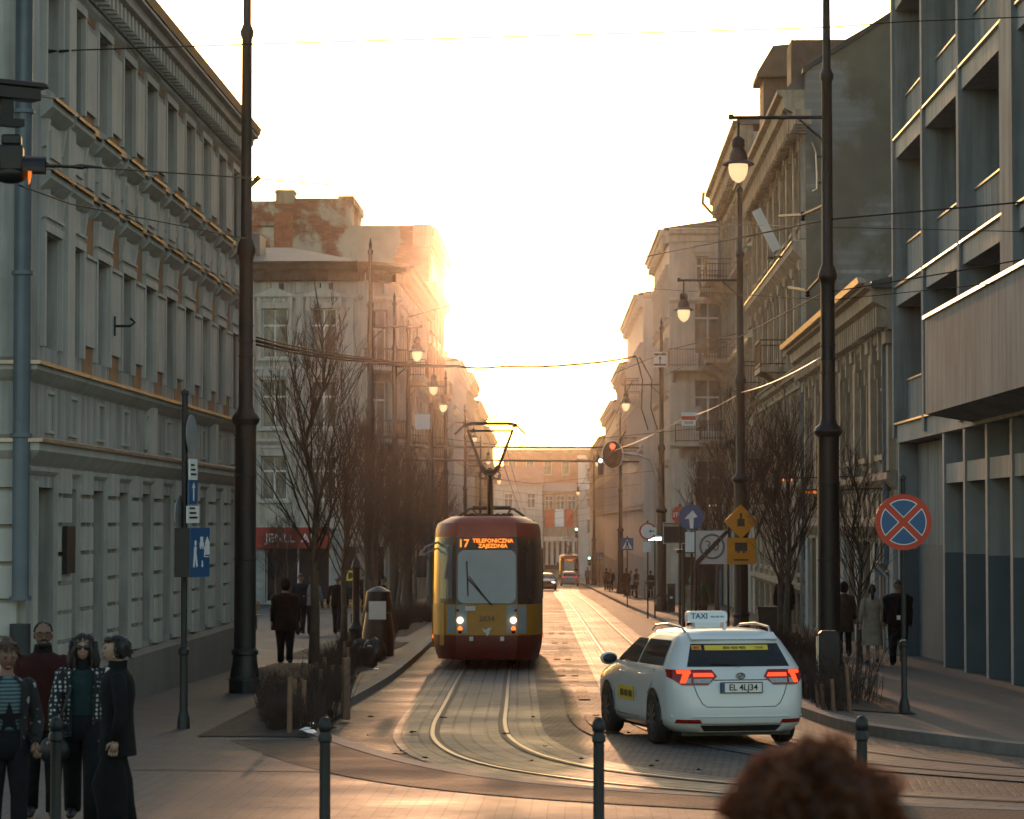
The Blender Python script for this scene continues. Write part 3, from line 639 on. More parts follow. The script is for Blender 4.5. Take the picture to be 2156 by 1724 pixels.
for (y0, y1, zt, wl, tr_, lab) in ((184, 186, 9, 'cream3', 'cream3', None), (204, 236, 11.6, 'cream3', 'cream3', 'pale grey street house beyond the bare firewall building'), (236.3, 268, 12.4, 'cream2', 'cream', 'cream street house with heavy cornice past the pale grey house'), (268.3, 310, 11.4, 'ochre', 'tan_trim', 'ochre street house with blunt gable further down the street'), (310.3, 372, 10.4, 'tan', 'tan_trim', 'low brownish street house near the far end of the row')):
    if not lab: continue
    b = row('street_house', lab, -1, y0, y1, lx(y0) - .2, lx(y1) - .2, zt, wl, tr_, 3.4, chim=.4 if y0 > 210 else 0, balc=((3, 5.0),) if y0 > 230 else ())
    b.face(b.side, zt); b.done(zt)
R4 = row('corner_house', 'pale corner house with iron balconies and tall white windows past the ornate facade', 1, 155, 176, rx(155) + .15, rx(176) + .15, 15.9, 'cream2', 'cream2', 3.2, zfl=[11.4, 7.4, 3.6, -.1])
f = R4.side; f.L = 14
R4.face(f, 15.9, [(1.35, 9.15, 1.5, 3.0, 'plain'), (1.45, 13.0, .7, 1.5, 'arch'), (1.35, 4.9, 1.5, 2.9, 'plain'), (1.35, .6, 1.5, 2.8, 'plain'), (5.2, 9.15, 1.4, 2.8, 'plain'), (5.2, 4.9, 1.4, 2.8, 'plain'), (.6, -4.6, 2.4, 2.8, 'shop'), (4.4, -4.6, 2.2, 2.8, 'shop')], .25); R4.done(15.9)
for z in (12.2, 8.4, 4.3, .2): R4.belt([f], z, .28, .16)
R4.cornice([f], 16.0, .7, .5)
R4.balcony(f, -.05, 3.1, 8.4, 1.0); R4.balcony(f, .3, 3.0, 4.3, 1.0); R4.balcony(f, 4.6, 7.2, 4.3, 1.0)
R4.pipe(f, 3.3, -4, 15)
for (y0, y1, zt, wl, tr_, ch_, lab, ba) in ((178, 211, 14.2, 'cream3', 'cream3', .15, 'white plastered house with a tall chimney past the balcony corner house', ((20, 5.0), (26, 8.6))), (211.3, 240, 11.8, 'cream2', 'cream2', 0, 'grey white house with profiled gable end further along the stop', ((4, 5.0),)), (240.3, 286, 10.2, 'cream', 'cream2', .3, 'cream row house with small pinnacles near the far crossing', ()), (286.3, 372, 8.6, 'tan', 'tan_trim', .2, 'low brown row house at the far end of the street', ())):
    b = row('row_house', lab, 1, y0, y1, rx(y0) - .45, rx(y1) - .45, zt, wl, tr_, 3.3, chim=ch_, balc=ba)
    b.face(b.side, zt); b.done(zt)
    q = MB()
    if y0 < 200: b.cornice([b.side], zt + .1, .5, .25, dent=0)
# buildings closing the far end of the street
def end_house(label, x0, x1, y, zt, wl, tr_, rows, roofz, gap=2.7, rm='roof_grey', ridge=.5):
    b = Bld('end_building', label, 'building', x0, y, 0, x1 - x0, 16, 'hazy buildings closing the street', wl, tr_); ops = []; n = max(1, int((x1 - x0) / gap))
    for k in range(n):
        for z, st in rows: ops.append(((k + .5) * (x1 - x0) / n - .6, z, 1.2, 2.1, st))
    b.face(b.front, zt, ops, .25); b.face(b.left, zt); b.face(b.right, zt); b.done(zt); b.cornice([b.front], zt + .1, .5, .4); b.roof(zt, zt + roofz, .3, rm, ridge); return b
M['hazy_red_roof'] = mat('hazy_red_roof', (.30, .14, .10), .85, .2, .4); M['brick_pink'] = mat('pinkish_brick', (.36, .20, .14), .9, .25, 1.2, .2, 8)
end_house('tall reddish block rising behind the other buildings at the far end', -12.5, 1.6, 452, 11.4, 'brick_pink', 'tan_trim', [(7.6, 'sill'), (3.8, 'sill')], .6)
end_house('pale gabled house with sloping roof left of the columned entrance at the far end', -16, -5.9, 424, 5.6, 'cream2', 'cream2', [(2.2, 'hood'), (-1.6, 'sill')], 3.0, rm='hazy_red_roof')
end_house('narrow pale house with stepped roof beside the last lamp posts at the far end', -.6, 7, 432, 9.6, 'cream3', 'cream2', [(6.2, 'hood'), (2.4, 'hood'), (-1.6, 'sill')], .8)
E = end_house('columned entrance building with red and white banners closing the street', -5.8, -.7, 426, 4.6, 'tan', 'tan_trim', [(1.9, 'hood')], 1.4, 1.7)
cl = MB()
for k in range(6): c_ = MB(); c_.lathe([(.30, 0), (.25, .3), (.21, 3.2), (.30, 3.5)], 10, E.front.pt(.5 + .8 * k, E.Z(-6.3), .9)); E.part('column', c_, M['cream2'], smooth=40)
E.front.box(cl, 0, 5.0, 0, 1.4, E.Z(-2.75), E.Z(-2.1)); E.part('portico', cl, M['cream2'])
dk = MB(); E.front.box(dk, .2, 4.8, .0, .06, E.Z(-7), E.Z(-2.8)); E.part('entrance', dk, M['black'])
for k, c in enumerate(('sign_red', 'white_paint', 'sign_red')): q = MB(); E.front.box(q, .3 + 1.45 * k, 1.6 + 1.45 * k, .25, .35, E.Z(-.6), E.Z(2.0)); E.part('banner', q, M[c])
# ---------------------------------------------------------------- east side: grey concrete block
Rn = 42.0
D = Bld('concrete_block', 'modern grey concrete block with deep loggias and a blind balcony over its ground floor', 'building', 7.5, 68, -89.4, 26, 16, wall='concrete', trim='concrete_light')
f = D.front                                  # x runs towards the camera from y = 68
body = MB(); dp = -.95
f.box(body, 0, 26, -16, dp, -2, D.Z(17))
f.box(body, 0, .35, dp, -.002, -2, D.Z(17))
D.part('wall', body, M['concrete'])
fin = MB(); par = MB(); slb = MB(); fl = MB(); wn = []
fx = [0.0, 5.55, 11.1, 16.6, 22.0]
for i, x in enumerate(fx[1:]): f.box(fin, x - .16, x + .16, dp, .12, D.Z(2.0), D.Z(16.8))
f.box(fin, 16.9, 18.1, dp, .16, D.Z(2.0), D.Z(16.8))
f.box(fin, 0.0, .3, -.002, .12, D.Z(2.0), D.Z(16.8))
D.parts('fin', fin, M['concrete'])
for z in (2.3, 5.54, 9.05, 12.6):
    f.box(slb, .35, 26, dp, .05, D.Z(z) - .42, D.Z(z)); f.box(fl, .35, 26, -.3, .12, D.Z(z) + .004, D.Z(z) + .05)
D.parts('floor_slab', slb, M['concrete_light']); D.parts('flashing', fl, M['flashing'])
cp = MB()
for z in (2.3, 5.54, 9.05, 12.6):
    for i in range(4):
        xa, xb = fx[i] + (.35 if i == 0 else .16), fx[i + 1] - .16
        f.box(par, xa + .1, xb, -.32, -.2, D.Z(z) + .05, D.Z(z) + 1.05); f.box(cp, xa + .1, xb, -.36, -.16, D.Z(z) + 1.05, D.Z(z) + 1.09)
D.parts('parapet', par, M['concrete']); D.parts('flashing', cp, M['flashing'])
for z in (2.3, 5.54, 9.05):
    for i in range(4):
        w_ = win_mesh(2.6, 1.75, 'shop', 'frame_grey', .1); o = obj('window', w_[0], D.root); o.location = f.pt(fx[i] + 1.6, D.Z(z) + 1.1, dp + .07); obj('pane', w_[1], o)
# the big blind balcony
bal = MB(); f.prism(bal, [(.05, D.Z(1.95)), (.95, D.Z(2.1)), (.95, D.Z(3.95)), (.83, D.Z(3.95)), (.83, D.Z(2.4)), (.05, D.Z(2.35))], 12.4, 26); f.box(bal, 12.4, 12.55, .05, .83, D.Z(2.36), D.Z(3.95))
bo = D.part('balcony', bal, M['concrete'])
bc = MB(); f.box(bc, 12.35, 26, .78, 1.0, D.Z(3.952), D.Z(4.02)); bc.build('handrail', M['flashing'], bo)
# ground floor: posts, lintel, dark glazing
gf = MB()
for x in (.5, 8.2, 11.2, 14.1, 17.0, 19.8): f.box(gf, x - .13, x + .13, dp, .04, -1.5, D.Z(1.86))
f.box(gf, 8.33, 26, -.6, .0, D.Z(.82), D.Z(1.22)); D.part('ground_floor_frame', gf, M['concrete_light'])
for x in (.5, 8.2, 11.2, 14.1, 17.0, 19.8): q = MB(); f.box(q, x + .131, x + .137, dp + .002, .03, -1.5, D.Z(-.62)); D.part('painted_dado', q, M['concrete_low'])
lo = MB(); f.box(lo, .66, 8.06, dp, -.4, -1.5, D.Z(1.85))
D.part('ground_floor_wall', lo, M['concrete'])
lo2 = MB(); f.box(lo2, .64, 8.05, -.399, -.385, -1.5, D.Z(-.5)); D.part('painted_dado', lo2, M['concrete_low'])
for xa, xb in ((8.33, 11.07), (11.33, 13.97), (14.23, 16.87), (17.13, 19.67)):
    q = MB(); f.box(q, xa, xa + .9, dp + .01, -.5, -1.5, D.Z(-.62)); D.part('painted_dado', q, M['concrete_low'])
    w_ = win_mesh(xb - xa - .1, 3.3, 'shop', 'frame_grey', .1); o = obj('window', w_[0], D.root); o.location = f.pt(xa + .05, D.Z(-2.7), dp + .09); obj('pane', w_[1], o)
wl = MB(); wl.ell(f.pt(6.4, D.Z(.95), -.3), (.1, .1, .12), 8, 6); D.part('wall_lamp', wl, M['frame_white'])
# ---------------------------------------------------------------- low old house
L = Bld('low_house', 'low weathered two storey house with crumbling eaves squeezed beside the concrete block', 'building', 7.5, 94.9, -90, 26.8, 12, wall='tan', trim='tan_trim')
f = L.front; ops = []
for k in range(6): ops += [(1.6 + 4.3 * k, 1.7, 1.35, 2.4, 'orn'), (1.4 + 4.3 * k, -3.4, 1.7, 2.9, 'shop')]
L.face(f, 5.3, ops, .3, 'frame_brown'); L.face(L.right, 5.3); L.face(L.left, 5.3); L.face(L.back, 5.3); L.done(5.3)
L.cornice([f], 5.72, 1.1, .75, m=M['tan_trim'], dent=.55); L.belt([f], 1.2, .4, .25); L.belt([f], .1, .5, .3)
gu = MB(); f.prism(gu, [(.72, L.Z(5.72)), (.9, L.Z(5.72)), (.94, L.Z(5.86)), (.86, L.Z(5.86)), (.72, L.Z(5.8))], 0, 26.8); L.part('gutter', gu, M['flashing'])
q = MB()
for k in range(7): f.box(q, .4 + 4.25 * k, .9 + 4.25 * k, 0, .16, L.Z(1.25), L.Z(4.6)); f.box(q, .3 + 4.25 * k, 1.0 + 4.25 * k, 0, .24, L.Z(4.3), L.Z(4.6))
for k in range(20): f.box(q, .5 + 1.3 * k, 1.2 + 1.3 * k, .0, .08, L.Z(.2), L.Z(.75))
L.parts('stucco_block', q, M['tan_trim'])
pl = MB(); f.box(pl, 0, 26.8, 0, .06, -1, L.Z(-.45)); L.roof(5.6, 7.4, .6)
gq = MB()
for k in range(7): f.box(gq, -.0 + 4.3 * k if k else .02, .9 + 4.3 * k, .0, .1, -1, L.Z(-.5))
L.parts('ground_floor_pier', gq, M['concrete_light'])
L.pipe(f, 25.7, -1.0, 5.5, .1); L.pipe(f, 25.7, -3.3, -1.0, .1, 'steel')
cm = MB(); f.box(cm, 24.2, 25.4, -3.2, -2.0, L.Z(5.9), L.Z(8.2)); f.prism(cm, [(-3.5, L.Z(8.2)), (-1.7, L.Z(8.2)), (-1.7, L.Z(8.35)), (-2.6, L.Z(8.75)), (-3.5, L.Z(8.35))], 23.9, 25.7); L.part('dormer_hatch', cm, M['zinc_dark'])
cm = MB(); f.box(cm, 14, 15.4, -2.2, -1.2, L.Z(6), L.Z(7.0)); L.part('chimney', cm, M['zinc_dark'])
# ---------------------------------------------------------------- tall ornate tenement with the blank firewall
T = Bld('ornate_tenement', 'tall ornate tenement with sculpted window hoods and a huge patched grey firewall', 'building', 7.5, 123.3, -90, 28.0, 14, wall='tan', trim='tan_trim')
f = T.front; ops = []; n = 8
for k in range(n):
    x = 1.1 + 3.45 * k
    for z, st in ((10.2, 'orn'), (6.2, 'orn'), (2.2, 'hood'), (-1.7, 'sill')): ops.append((x, z, 1.25, 2.5 if z > 0 else 2.2, st))
    ops.append((x - .3, -4.5, 1.8, 2.3, 'shop'))
T.face(f, 14.2, ops, .28, 'frame_brown'); T.face(T.left, 14.2); T.face(T.back, 14.2); T.done(14.2)
fw = MB(); fw.add([T.right.pt(0, -2), T.right.pt(14, -2), T.right.pt(14, T.Z(19.2)), T.right.pt(5.6, T.Z(18.7)), T.right.pt(.0, T.Z(15.1))], [(0, 1, 2, 3, 4)])
fw.add([T.right.pt(0, -2, -.4), T.right.pt(14, -2, -.4), T.right.pt(14, T.Z(19.2), -.4), T.right.pt(5.6, T.Z(18.7), -.4), T.right.pt(.0, T.Z(15.1), -.4)], [(4, 3, 2, 1, 0)])
T.part('firewall', fw, M['firewall'], fix=False)
ed = MB(); 
for (a, za), (b, zb) in (((-.1, 15.1), (5.6, 18.75)), ((5.6, 18.75), (14, 19.25))):
    ed.add([T.right.pt(x, T.Z(z) + dz, o) for dz in (-.05, .12) for x, z in ((a, za), (b, zb)) for o in (.12, -.5)], [(0, 1, 3, 2), (4, 5, 7, 6), (0, 2, 6, 4), (1, 3, 7, 5), (0, 1, 5, 4), (2, 3, 7, 6)])
T.part('parapet_cap', ed, M['zinc_dark'])
T.cornice([f], 14.5, 1.5, .95, m=M['tan_trim'], dent=.8); T.cornice([f], 5.2, .6, .4); T.belt([f], 9.4, .7, .45, cap='flashing'); T.belt([f], 1.4, .35, .25); T.belt([f], -2.1, .4, .25)
for k in range(n + 1):
    x = .1 + 3.42 * k
    for z0, z1 in ((9.5, 13.2), (5.4, 8.8)):
        q = MB(); f.box(q, x, x + .5, 0, .16, T.Z(z0 + .3), T.Z(z1 - .35)); f.box(q, x - .06, x + .56, 0, .24, T.Z(z1 - .35), T.Z(z1)); f.box(q, x - .06, x + .56, 0, .22, T.Z(z0), T.Z(z0 + .3)); T.part('pilaster', q, M['tan_trim'])
    for j in range(4): q = MB(); f.box(q, x + .55 + j * .7, x + .85 + j * .7, 0, .55, T.Z(13.0), T.Z(13.5)); T.part('bracket', q, M['tan_trim'])
    q = MB()
    f.box(q, x + .03, x + .47, 0, .05, T.Z(-4.9), T.Z(-1.2))
    for j in range(9): f.box(q, x, x + .5, 0.04, .1, T.Z(-4.6 + .38 * j), T.Z(-4.28 + .38 * j))
    T.part('rustication', q, M['tan_trim'])

T.balcony(f, 3.6, 6.8, 5.6, 1.1); T.balcony(f, 17.4, 20.6, 5.6, 1.1); T.balcony(f, 3.6, 6.8, 1.6, 1.1)
rf = MB(); f.prism(rf, [(.7, T.Z(14.5)), (-.2, T.Z(15.6)), (-5.6, T.Z(18.7)), (-13.9, T.Z(19.1)), (-13.9, T.Z(14))], .0, 27.5); T.part('roof', rf, M['roof_grey'])
dm = MB(); f.box(dm, 12.2, 14.6, -2.4, .55, T.Z(14.55), T.Z(17.0)); f.prism(dm, [(-2.4, T.Z(17)), (.8, T.Z(17)), (.8, T.Z(17.2)), (.2, T.Z(18.2)), (-2.4, T.Z(18.4))], 11.9, 14.9)
f.box(dm, 23.6, 25.6, -2.4, .3, T.Z(14.55), T.Z(16.6)); T.parts('dormer', dm, M['brown_dark'])
tp = MB(); tp.tube([f.pt(27.7, -1, .12), f.pt(27.7, T.Z(13.4), .12), f.pt(27.6, T.Z(13.9), .7)], .09, 10); T.part('downpipe', tp, M['zinc'], smooth=40)
ta = MB(); ta.tube([f.pt(26, T.Z(17), -3.2), f.pt(26, T.Z(20.3), -3.2)], .02, 5); ta.tube([f.pt(26, T.Z(19.6), -3.5), f.pt(26, T.Z(19.6), -2.8)], .012, 4); T.part('roof_antenna', ta, M['iron'])
bn = MB(); bn.box(-.03, .03, -.17, .17, -.8, .8); bo = T.part('slanted_panel', bn, M['white_paint']); bo.location = f.pt(23.0, T.Z(10.3), 1.0); bo.rotation_euler = (R(27), 0, 0)
fp = MB(); fp.tube([f.pt(23, T.Z(9.4), 0), f.pt(23, T.Z(9.3), 1.0)], .04, 6); T.part('panel_bracket', fp, M['iron'])
# plain tenement with jutting eaves
U = Bld('plain_tenement', 'tall plain beige tenement with far jutting eaves between ornate facade and corner house', 'building', 7.45, 151, -90, 27.4, 14, wall='cream', trim='tan_trim')
f = U.front; ops = []
for k in range(8):
    x = 1.1 + 3.35 * k
    for z in (12.6, 8.7, 4.8, .9): ops.append((x, z, 1.2, 2.3, 'hood'))
    ops.append((x - .2, -4.6, 1.7, 3.0, 'shop'))
U.face(f, 17.0, ops, .25); U.face(U.left, 17); U.face(U.right, 17); U.face(U.back, 17); U.done(17)
U.cornice([f], 17.4, 1.4, .9, dent=1.0); U.roof(17.3, 19.0, .9); U.belt([f], 12.0, .4, .3); U.belt([f], 8.0, .35, .25, cap='flashing'); U.belt([f], 4.2, .35, .25)
for x, z in ((.5, 12.1), (.5, 8.1), (.5, 4.3), (7.2, 8.1), (7.2, 12.1)): U.balcony(f, x, x + 2.6, z, 1.3, 1.0)
gp = MB(); gp.tube([f.pt(.3, U.Z(17.5), 1.0), f.pt(.3, U.Z(16.9), 1.05), f.pt(.3, U.Z(15.9), .15), f.pt(.3, -1, .15)], .09, 8); U.part('downpipe', gp, M['zinc'], smooth=40)
sd_ = MB(); sd_.lathe([(.0, 0), (.3, .05), (.45, .16), (.5, .26), (.44, .2), (.28, .1), (.02, .06)], 14); so = U.part('satellite_dish', sd_, M['sign_back'], smooth=True); so.location = f.pt(1, U.Z(5.6), 1.3); so.rotation_euler = (R(70), 0, R(30))
# ================================================================ trams
M['tram_red'] = mat('tram_red_paint', (.36, .055, .035), .42, .12, 3); M['tram_yellow'] = mat('tram_yellow_paint', (.52, .24, .02), .42, .12, 3)
M['tram_bumper'] = mat('tram_dark_red', (.15, .016, .014), .45, .2, 4); M['tram_dark'] = mat('tram_window_band', (.022, .022, .024), .25, .2, 3)
M['tram_skirt'] = mat('tram_skirt', (.045, .022, .018), .7, .3, 5); M['tram_grey'] = mat('tram_light_panel', (.30, .36, .40), .4, .1, 4)
M['windscreen'] = mat('windscreen', (.14, .19, .23), .07, .12, 1.2, spec=.8)
M['led'] = emit('led_amber', (1, .22, .02), .8); M['headlamp'] = emit('headlamp', (1, .74, .45), 1.5); M['amber'] = emit('amber_lamp', (1, .22, .03), .6)
M['taillight'] = emit('tail_lamp', (1, .06, .012), .7); M['red_glass'] = mat('red_lens', (.25, .01, .008), .15, 0); M['clear_lens'] = mat('clear_lens', (.35, .36, .37), .12, .2, 30)
M['red_light'] = emit('red_signal', (1, .05, .02), 2); M['green_light'] = emit('green_signal', (.3, 1, .7), 3.5); M['white_light'] = emit('white_signal', (.85, 1, 1), 2)
M['lit_lamp'] = emit('lamp_glass_lit', (1, .62, .32), .45); M['orange_glow'] = emit('orange_glow', (1, .22, .03), .35)
TH = [(.66, 0), (.86, .14), (1.06, .48), (1.17, .95), (1.2, 1.5)]
def tram_out(z):
    pts = [(.22, -.1, .10, 1.0), (.4, -.03, .0, 1.0), (.72, .0, .0, 1), (1.38, .0, .03, 1), (2.55, -.0, .16, .985), (2.82, -.01, .2, .975), (3.0, -.01, .21, .97), (3.12, -.03, .25, .95), (3.21, -.09, .34, .86), (3.27, -.12, .44, .76)]
    for i in range(len(pts) - 1):
        if z <= pts[i + 1][0]:
            a, b = pts[i], pts[i + 1]; t = max(0, (z - a[0]) / (b[0] - a[0])); dw, y0, sx = [a[k] + (b[k] - a[k]) * t for k in (1, 2, 3)]; break
    else: _, dw, y0, sx = pts[-1]
    h = [((x + (dw if j > 0 else dw * .6)) * sx, y + y0) for j, (x, y) in enumerate(TH)]
    return h
def tram_loop(z):
    h = tram_out(z); e = h[-1][0]
    return [(-x, y) for x, y in reversed(h)] + h + [(e, 13.2), (e * .8, 13.9), (-e * .8, 13.9), (-e, 13.2)]
def tram_zone(zs, capt=False, capb=False):
    mb = MB(); L = [tram_loop(z) for z in zs]; n = len(L[0])
    for z, l in zip(zs, L): mb.v += [(x, y, z) for x, y in l]
    for i in range(len(zs) - 1):
        for k in range(n): mb.f.append((i * n + k, i * n + (k + 1) % n, (i + 1) * n + (k + 1) % n, (i + 1) * n + k)); mb.mi.append(0)
    if capt: mb.f.append(tuple((len(zs) - 1) * n + k for k in range(n))); mb.mi.append(0)
    if capb: mb.f.append(tuple(range(n))); mb.mi.append(0)
    return mb
def tram_patch(mb, xa, xb, z0, z1, off=.012, n=4, nz=4):     # patch on the front surface between two x positions
    def at(x, z):
        h = tram_out(z); s = 1 if x >= 0 else -1; x = abs(x); pts = [(0, h[0][1])] + h
        for i in range(len(pts) - 1):
            if x <= pts[i + 1][0] + 1e-6:
                t = (x - pts[i][0]) / max(1e-6, pts[i + 1][0] - pts[i][0]); d = Vector((pts[i + 1][1] - pts[i][1], -(pts[i + 1][0] - pts[i][0]))).normalized()
                return (s * (x + d.x * off), pts[i][1] + (pts[i + 1][1] - pts[i][1]) * t + d.y * off, z)
        return (s * (x + off), h[-1][1], z)
    k = len(mb.v)
    for j in range(nz + 1):
        for i in range(n + 1): mb.v.append(at(xa + (xb - xa) * i / n, z0 + (z1 - z0) * j / nz))
    for j in range(nz):
        for i in range(n): a = k + j * (n + 1) + i; mb.f.append((a, a + 1, a + n + 2, a + n + 1)); mb.mi.append(0)
    return at
tx0 = -2.04; ty0 = 61.0
tram = thing('tram', 'yellow and red tram with lit amber destination display coming up the cobbled street', 'tram', (tx0, ty0, g(ty0)), .0158)
tram.rotation_euler.x = -math.atan(SL)
tram_zone([.2, .32, .5, .72], capb=True).build('bumper', M['tram_bumper'], tram, smooth=30)
body = tram_zone([.72, 1.0, 1.38]).build('body', M['tram_yellow'], tram, smooth=30)
tram_zone([1.38, 1.9, 2.55, 2.82]).build('window_band', M['tram_dark'], tram, smooth=30)
tram_zone([2.82, 2.9, 3.0, 3.12, 3.17, 3.21, 3.24, 3.27], capt=True).build('roof', M['tram_red'], tram, smooth=28)
ws = MB(); pts = []
for (cx, cz, a0) in ((.48, 2.40, 0), (-.48, 2.40, 90), (-.48, 1.54, 180), (.48, 1.54, 270)):
    for k in range(5): a = R(a0 + k * 22.5); pts.append((cx + .14 * math.cos(a), cz + .14 * math.sin(a)))
fy = lambda z: .03 + (z - 1.38) * .111
ws.add([(x, fy(z) - .02, z) for x, z in pts] + [(x, fy(z) - .004, z) for x, z in pts], [tuple(range(20)), tuple(range(20, 40))] + [(i, (i + 1) % 20, 20 + (i + 1) % 20, 20 + i) for i in range(20)])
wso = ws.build('windscreen', M['windscreen'], tram)
ln = MB(); ln.box(-.004, .004, .04, .048, 1.45, 2.5); ln.xf(Matrix.Translation((0, -.0, 0)) @ Matrix.Rotation(R(-6.3), 4, 'X') @ Matrix.Translation((0, -.20, -.03)))
dsp = MB(); tram_patch(dsp, -.62, .62, 2.55, 2.80, .016); dso = dsp.build('destination_display', M['black'], tram)
tx = MB(); text_mb(tx, '17', .24, facing((-.50, .125, 2.675), 0, R(-6)), .012); text_mb(tx, 'TELEFONICZNA', .118, facing((.13, .13, 2.735), 0, R(-6)), .026, sx=1.02); text_mb(tx, 'ZAJEZDNIA', .118, facing((.13, .118, 2.625), 0, R(-6)), .026, sx=1.02)
tx.build('lettering', M['led'], dso)
for s in (-1, 1):
    p = MB(); tram_patch(p, s * .42, s * .84, .76, 1.36, .01); lp = p.build('light_panel', M['tram_grey'], tram)
    for z, r, m, nm in ((1.04, .055, 'headlamp', 'headlight'), (.86, .042, 'amber', 'indicator'), (.80, .035, 'red_glass', 'reflector')):
        q = MB(); q.lathe([(r * 1.25, 0), (r * 1.25, .02), (r, .03), (r * .6, .05), (.002, .055)], 14); q.xf(Matrix.Translation((s * .57, -.005, z)) @ Matrix.Rotation(R(90), 4, 'X')); q.build(nm, M[m], tram, smooth=40)
    q = MB(); q.lathe([(.03, 0), (.03, .02), (.0, .022)], 8); q.xf(Matrix.Translation((s * .62, -.005, 1.25)) @ Matrix.Rotation(R(90), 4, 'X')); q.build('marker', M['black'], tram)
    for zz, m in ((.7, 'steel'),):
        q = MB(); q.box(s * .33 - .04, s * .33 + .04, -.05, .0, .60, .69); q.build('tow_hook', M['steel'], tram)
    # angled corner windows beside the windscreen
    cw = MB(); tram_patch(cw, s * .74, s * 1.02, 1.5, 2.65, .008, 3, 5); cw.build('corner_window', M['windscreen'] if s < 0 else M['glass'], tram)
    q = MB(); q.box(s * 1.19 - .03, s * 1.19 + .03, 1.6, 1.66, .62, .70); q.build('side_marker', M['amber'], tram)
num = MB(); text_mb(num, '2834', .17, facing((.0, .0, 1.07)), .008); num.build('fleet_number', mat('number_grey', (.16, .15, .12), .6, 0), tram)
em = MB(); em.add([(x * 1.1, -.016, .80 + z * 1.1) for x, z in ((-.09, .07), (-.02, .03), (.03, .07), (.1, .075), (.05, .0), (.05, -.05), (.0, -.09), (-.02, -.03), (-.06, 0))], [tuple(range(9))]); em.build('emblem', M['white_paint'], tram)
st = MB(); st.box(-.46, -.24, -.03, -.012, 1.24, 1.34); st.build('sticker', M['white_paint'], tram)
wp = MB(); wp.tube([(0.12, .0, 1.36), (-.02, .01, 1.5), (-.42, .06, 1.95)], .016, 5); wp.tube([(.08, -.005, 1.38), (-.38, .05, 1.98)], .01, 5); wp.tube([(-.40, .01, 1.56), (-.43, .11, 2.3)], .016, 5); wp.xf(Matrix.Translation((0, -.03, 0))); wp.build('wiper', M['black'], tram)
# doors on the door side: three narrow leaves with glazing
for k, (ya, yb) in enumerate(((1.7, 2.35), (2.38, 3.03), (6.4, 7.05), (7.08, 7.73), (10.8, 11.45))):
    q = MB(); q.box(-1.235, -1.19, ya, yb, .42, 2.62); d = q.build('door', M['tram_yellow'], tram); q = MB(); q.box(-1.243, -1.236, ya + .1, yb - .1, 1.1, 2.5); q.build('door_glass', M['glass'], d)
q = MB(); tram_patch(q, -1.0, -.90, .5, 1.4, .02, 2, 4); q.build('door_post', M['tram_yellow'], tram)
for k in range(5):
    for s in (-1, 1):
        if s < 0 and k in (0, 2, 4): continue
        q = MB(); q.box(s * 1.206 - .008, s * 1.206 + .008, 2.2 + 2.2 * k, 3.9 + 2.2 * k, 1.5, 2.6); q.build('side_window', M['glass'], tram)
for s in (-1,):
    q = MB(); q.tube([(s * 1.05, .9, 2.72), (s * 1.3, .5, 2.62), (s * 1.42, .45, 2.5), (s * 1.42, .45, 2.3)], .022, 6); q.tube([(s * 1.05, .9, 2.6), (s * 1.25, .55, 2.5), (s * 1.42, .45, 2.4)], .018, 6); a = q.build('mirror_arm', M['steel' if s < 0 else 'black'], tram)
    q = MB(); q.box(s * 1.42 - .11, s * 1.42 + .11, .4, .52, 1.95, 2.42); q.build('mirror', M['black'], a, bevel=.03)
for y in (2.2, 4.0, 9.8, 11.6):
    for s in (-1, 1):
        q = MB(); q.lathe([(.33, 0), (.33, .1), (.2, .1), (.2, .12)], 16); q.xf(Matrix.Translation((s * .5, y, .33)) @ Matrix.Rotation(R(90), 4, 'Y')); q.build('wheel', M['zinc_dark'], tram)
# raised pantograph
pg = MB(); Y = 3.6
pg.box(-.5, .5, Y - .5, Y + .9, 3.28, 3.36)
pg.tube([(0, Y + .9, 3.36), (0, Y + .2, 4.28)], [.075, .06], 8); pg.tube([(.0, Y + 1.0, 3.36), (.0, Y + .3, 4.22)], .03, 6)
pg.tube([(-.2, Y + .2, 4.34), (-.1, Y + .2, 4.22), (.1, Y + .2, 4.22), (.2, Y + .2, 4.34)], .06, 8)
for s in (-1, 1):
    pg.tube([(s * .2, Y + .2, 4.32), (s * .52, Y + .9, 5.1)], [.04, .03], 6)
    pg.tube([(s * .16 + .09 * math.cos(a), Y + .2, 4.16 + .07 * math.sin(a)) for a in [math.pi * 2 * k / 10 for k in range(11)]], .014, 5)
    pg.tube([(s * .5, Y + .75, 5.16), (s * .62, Y + .75, 5.17), (s * .82, Y + .75, 5.0)], .022, 6)
pg.tube([(-.52, Y + .9, 5.08), (.52, Y + .9, 5.08)], .022, 6)
for dy in (-.15, .15): pg.tube([(-.62, Y + .9 + dy, 5.2), (-.4, Y + .9 + dy, 5.23), (.4, Y + .9 + dy, 5.23), (.62, Y + .9 + dy, 5.2)], .028, 6)
pg.v = [(x, y, z if z < 3.4 else 3.4 + (z - 3.4) * 1.13) for x, y, z in pg.v]; pg.build('pantograph', M['iron'], tram, smooth=40)
pg = MB(); Y = 6.5
for s in (-1, 1):
    pg.tube([(s * .0 + s * .35, Y, 3.56), (s * .52, Y, 3.54), (s * .78, Y, 3.36)], .03, 6); pg.tube([(s * .45, Y + .1, 3.54), (s * .3, Y + 1.2, 3.34)], .03, 6)
    for k in range(3): pg.lathe([(.05, 0), (.07, .04), (.05, .08), (.07, .12), (.04, .16)], 8, (s * (.15 + .15 * k), Y - .5, 3.27))
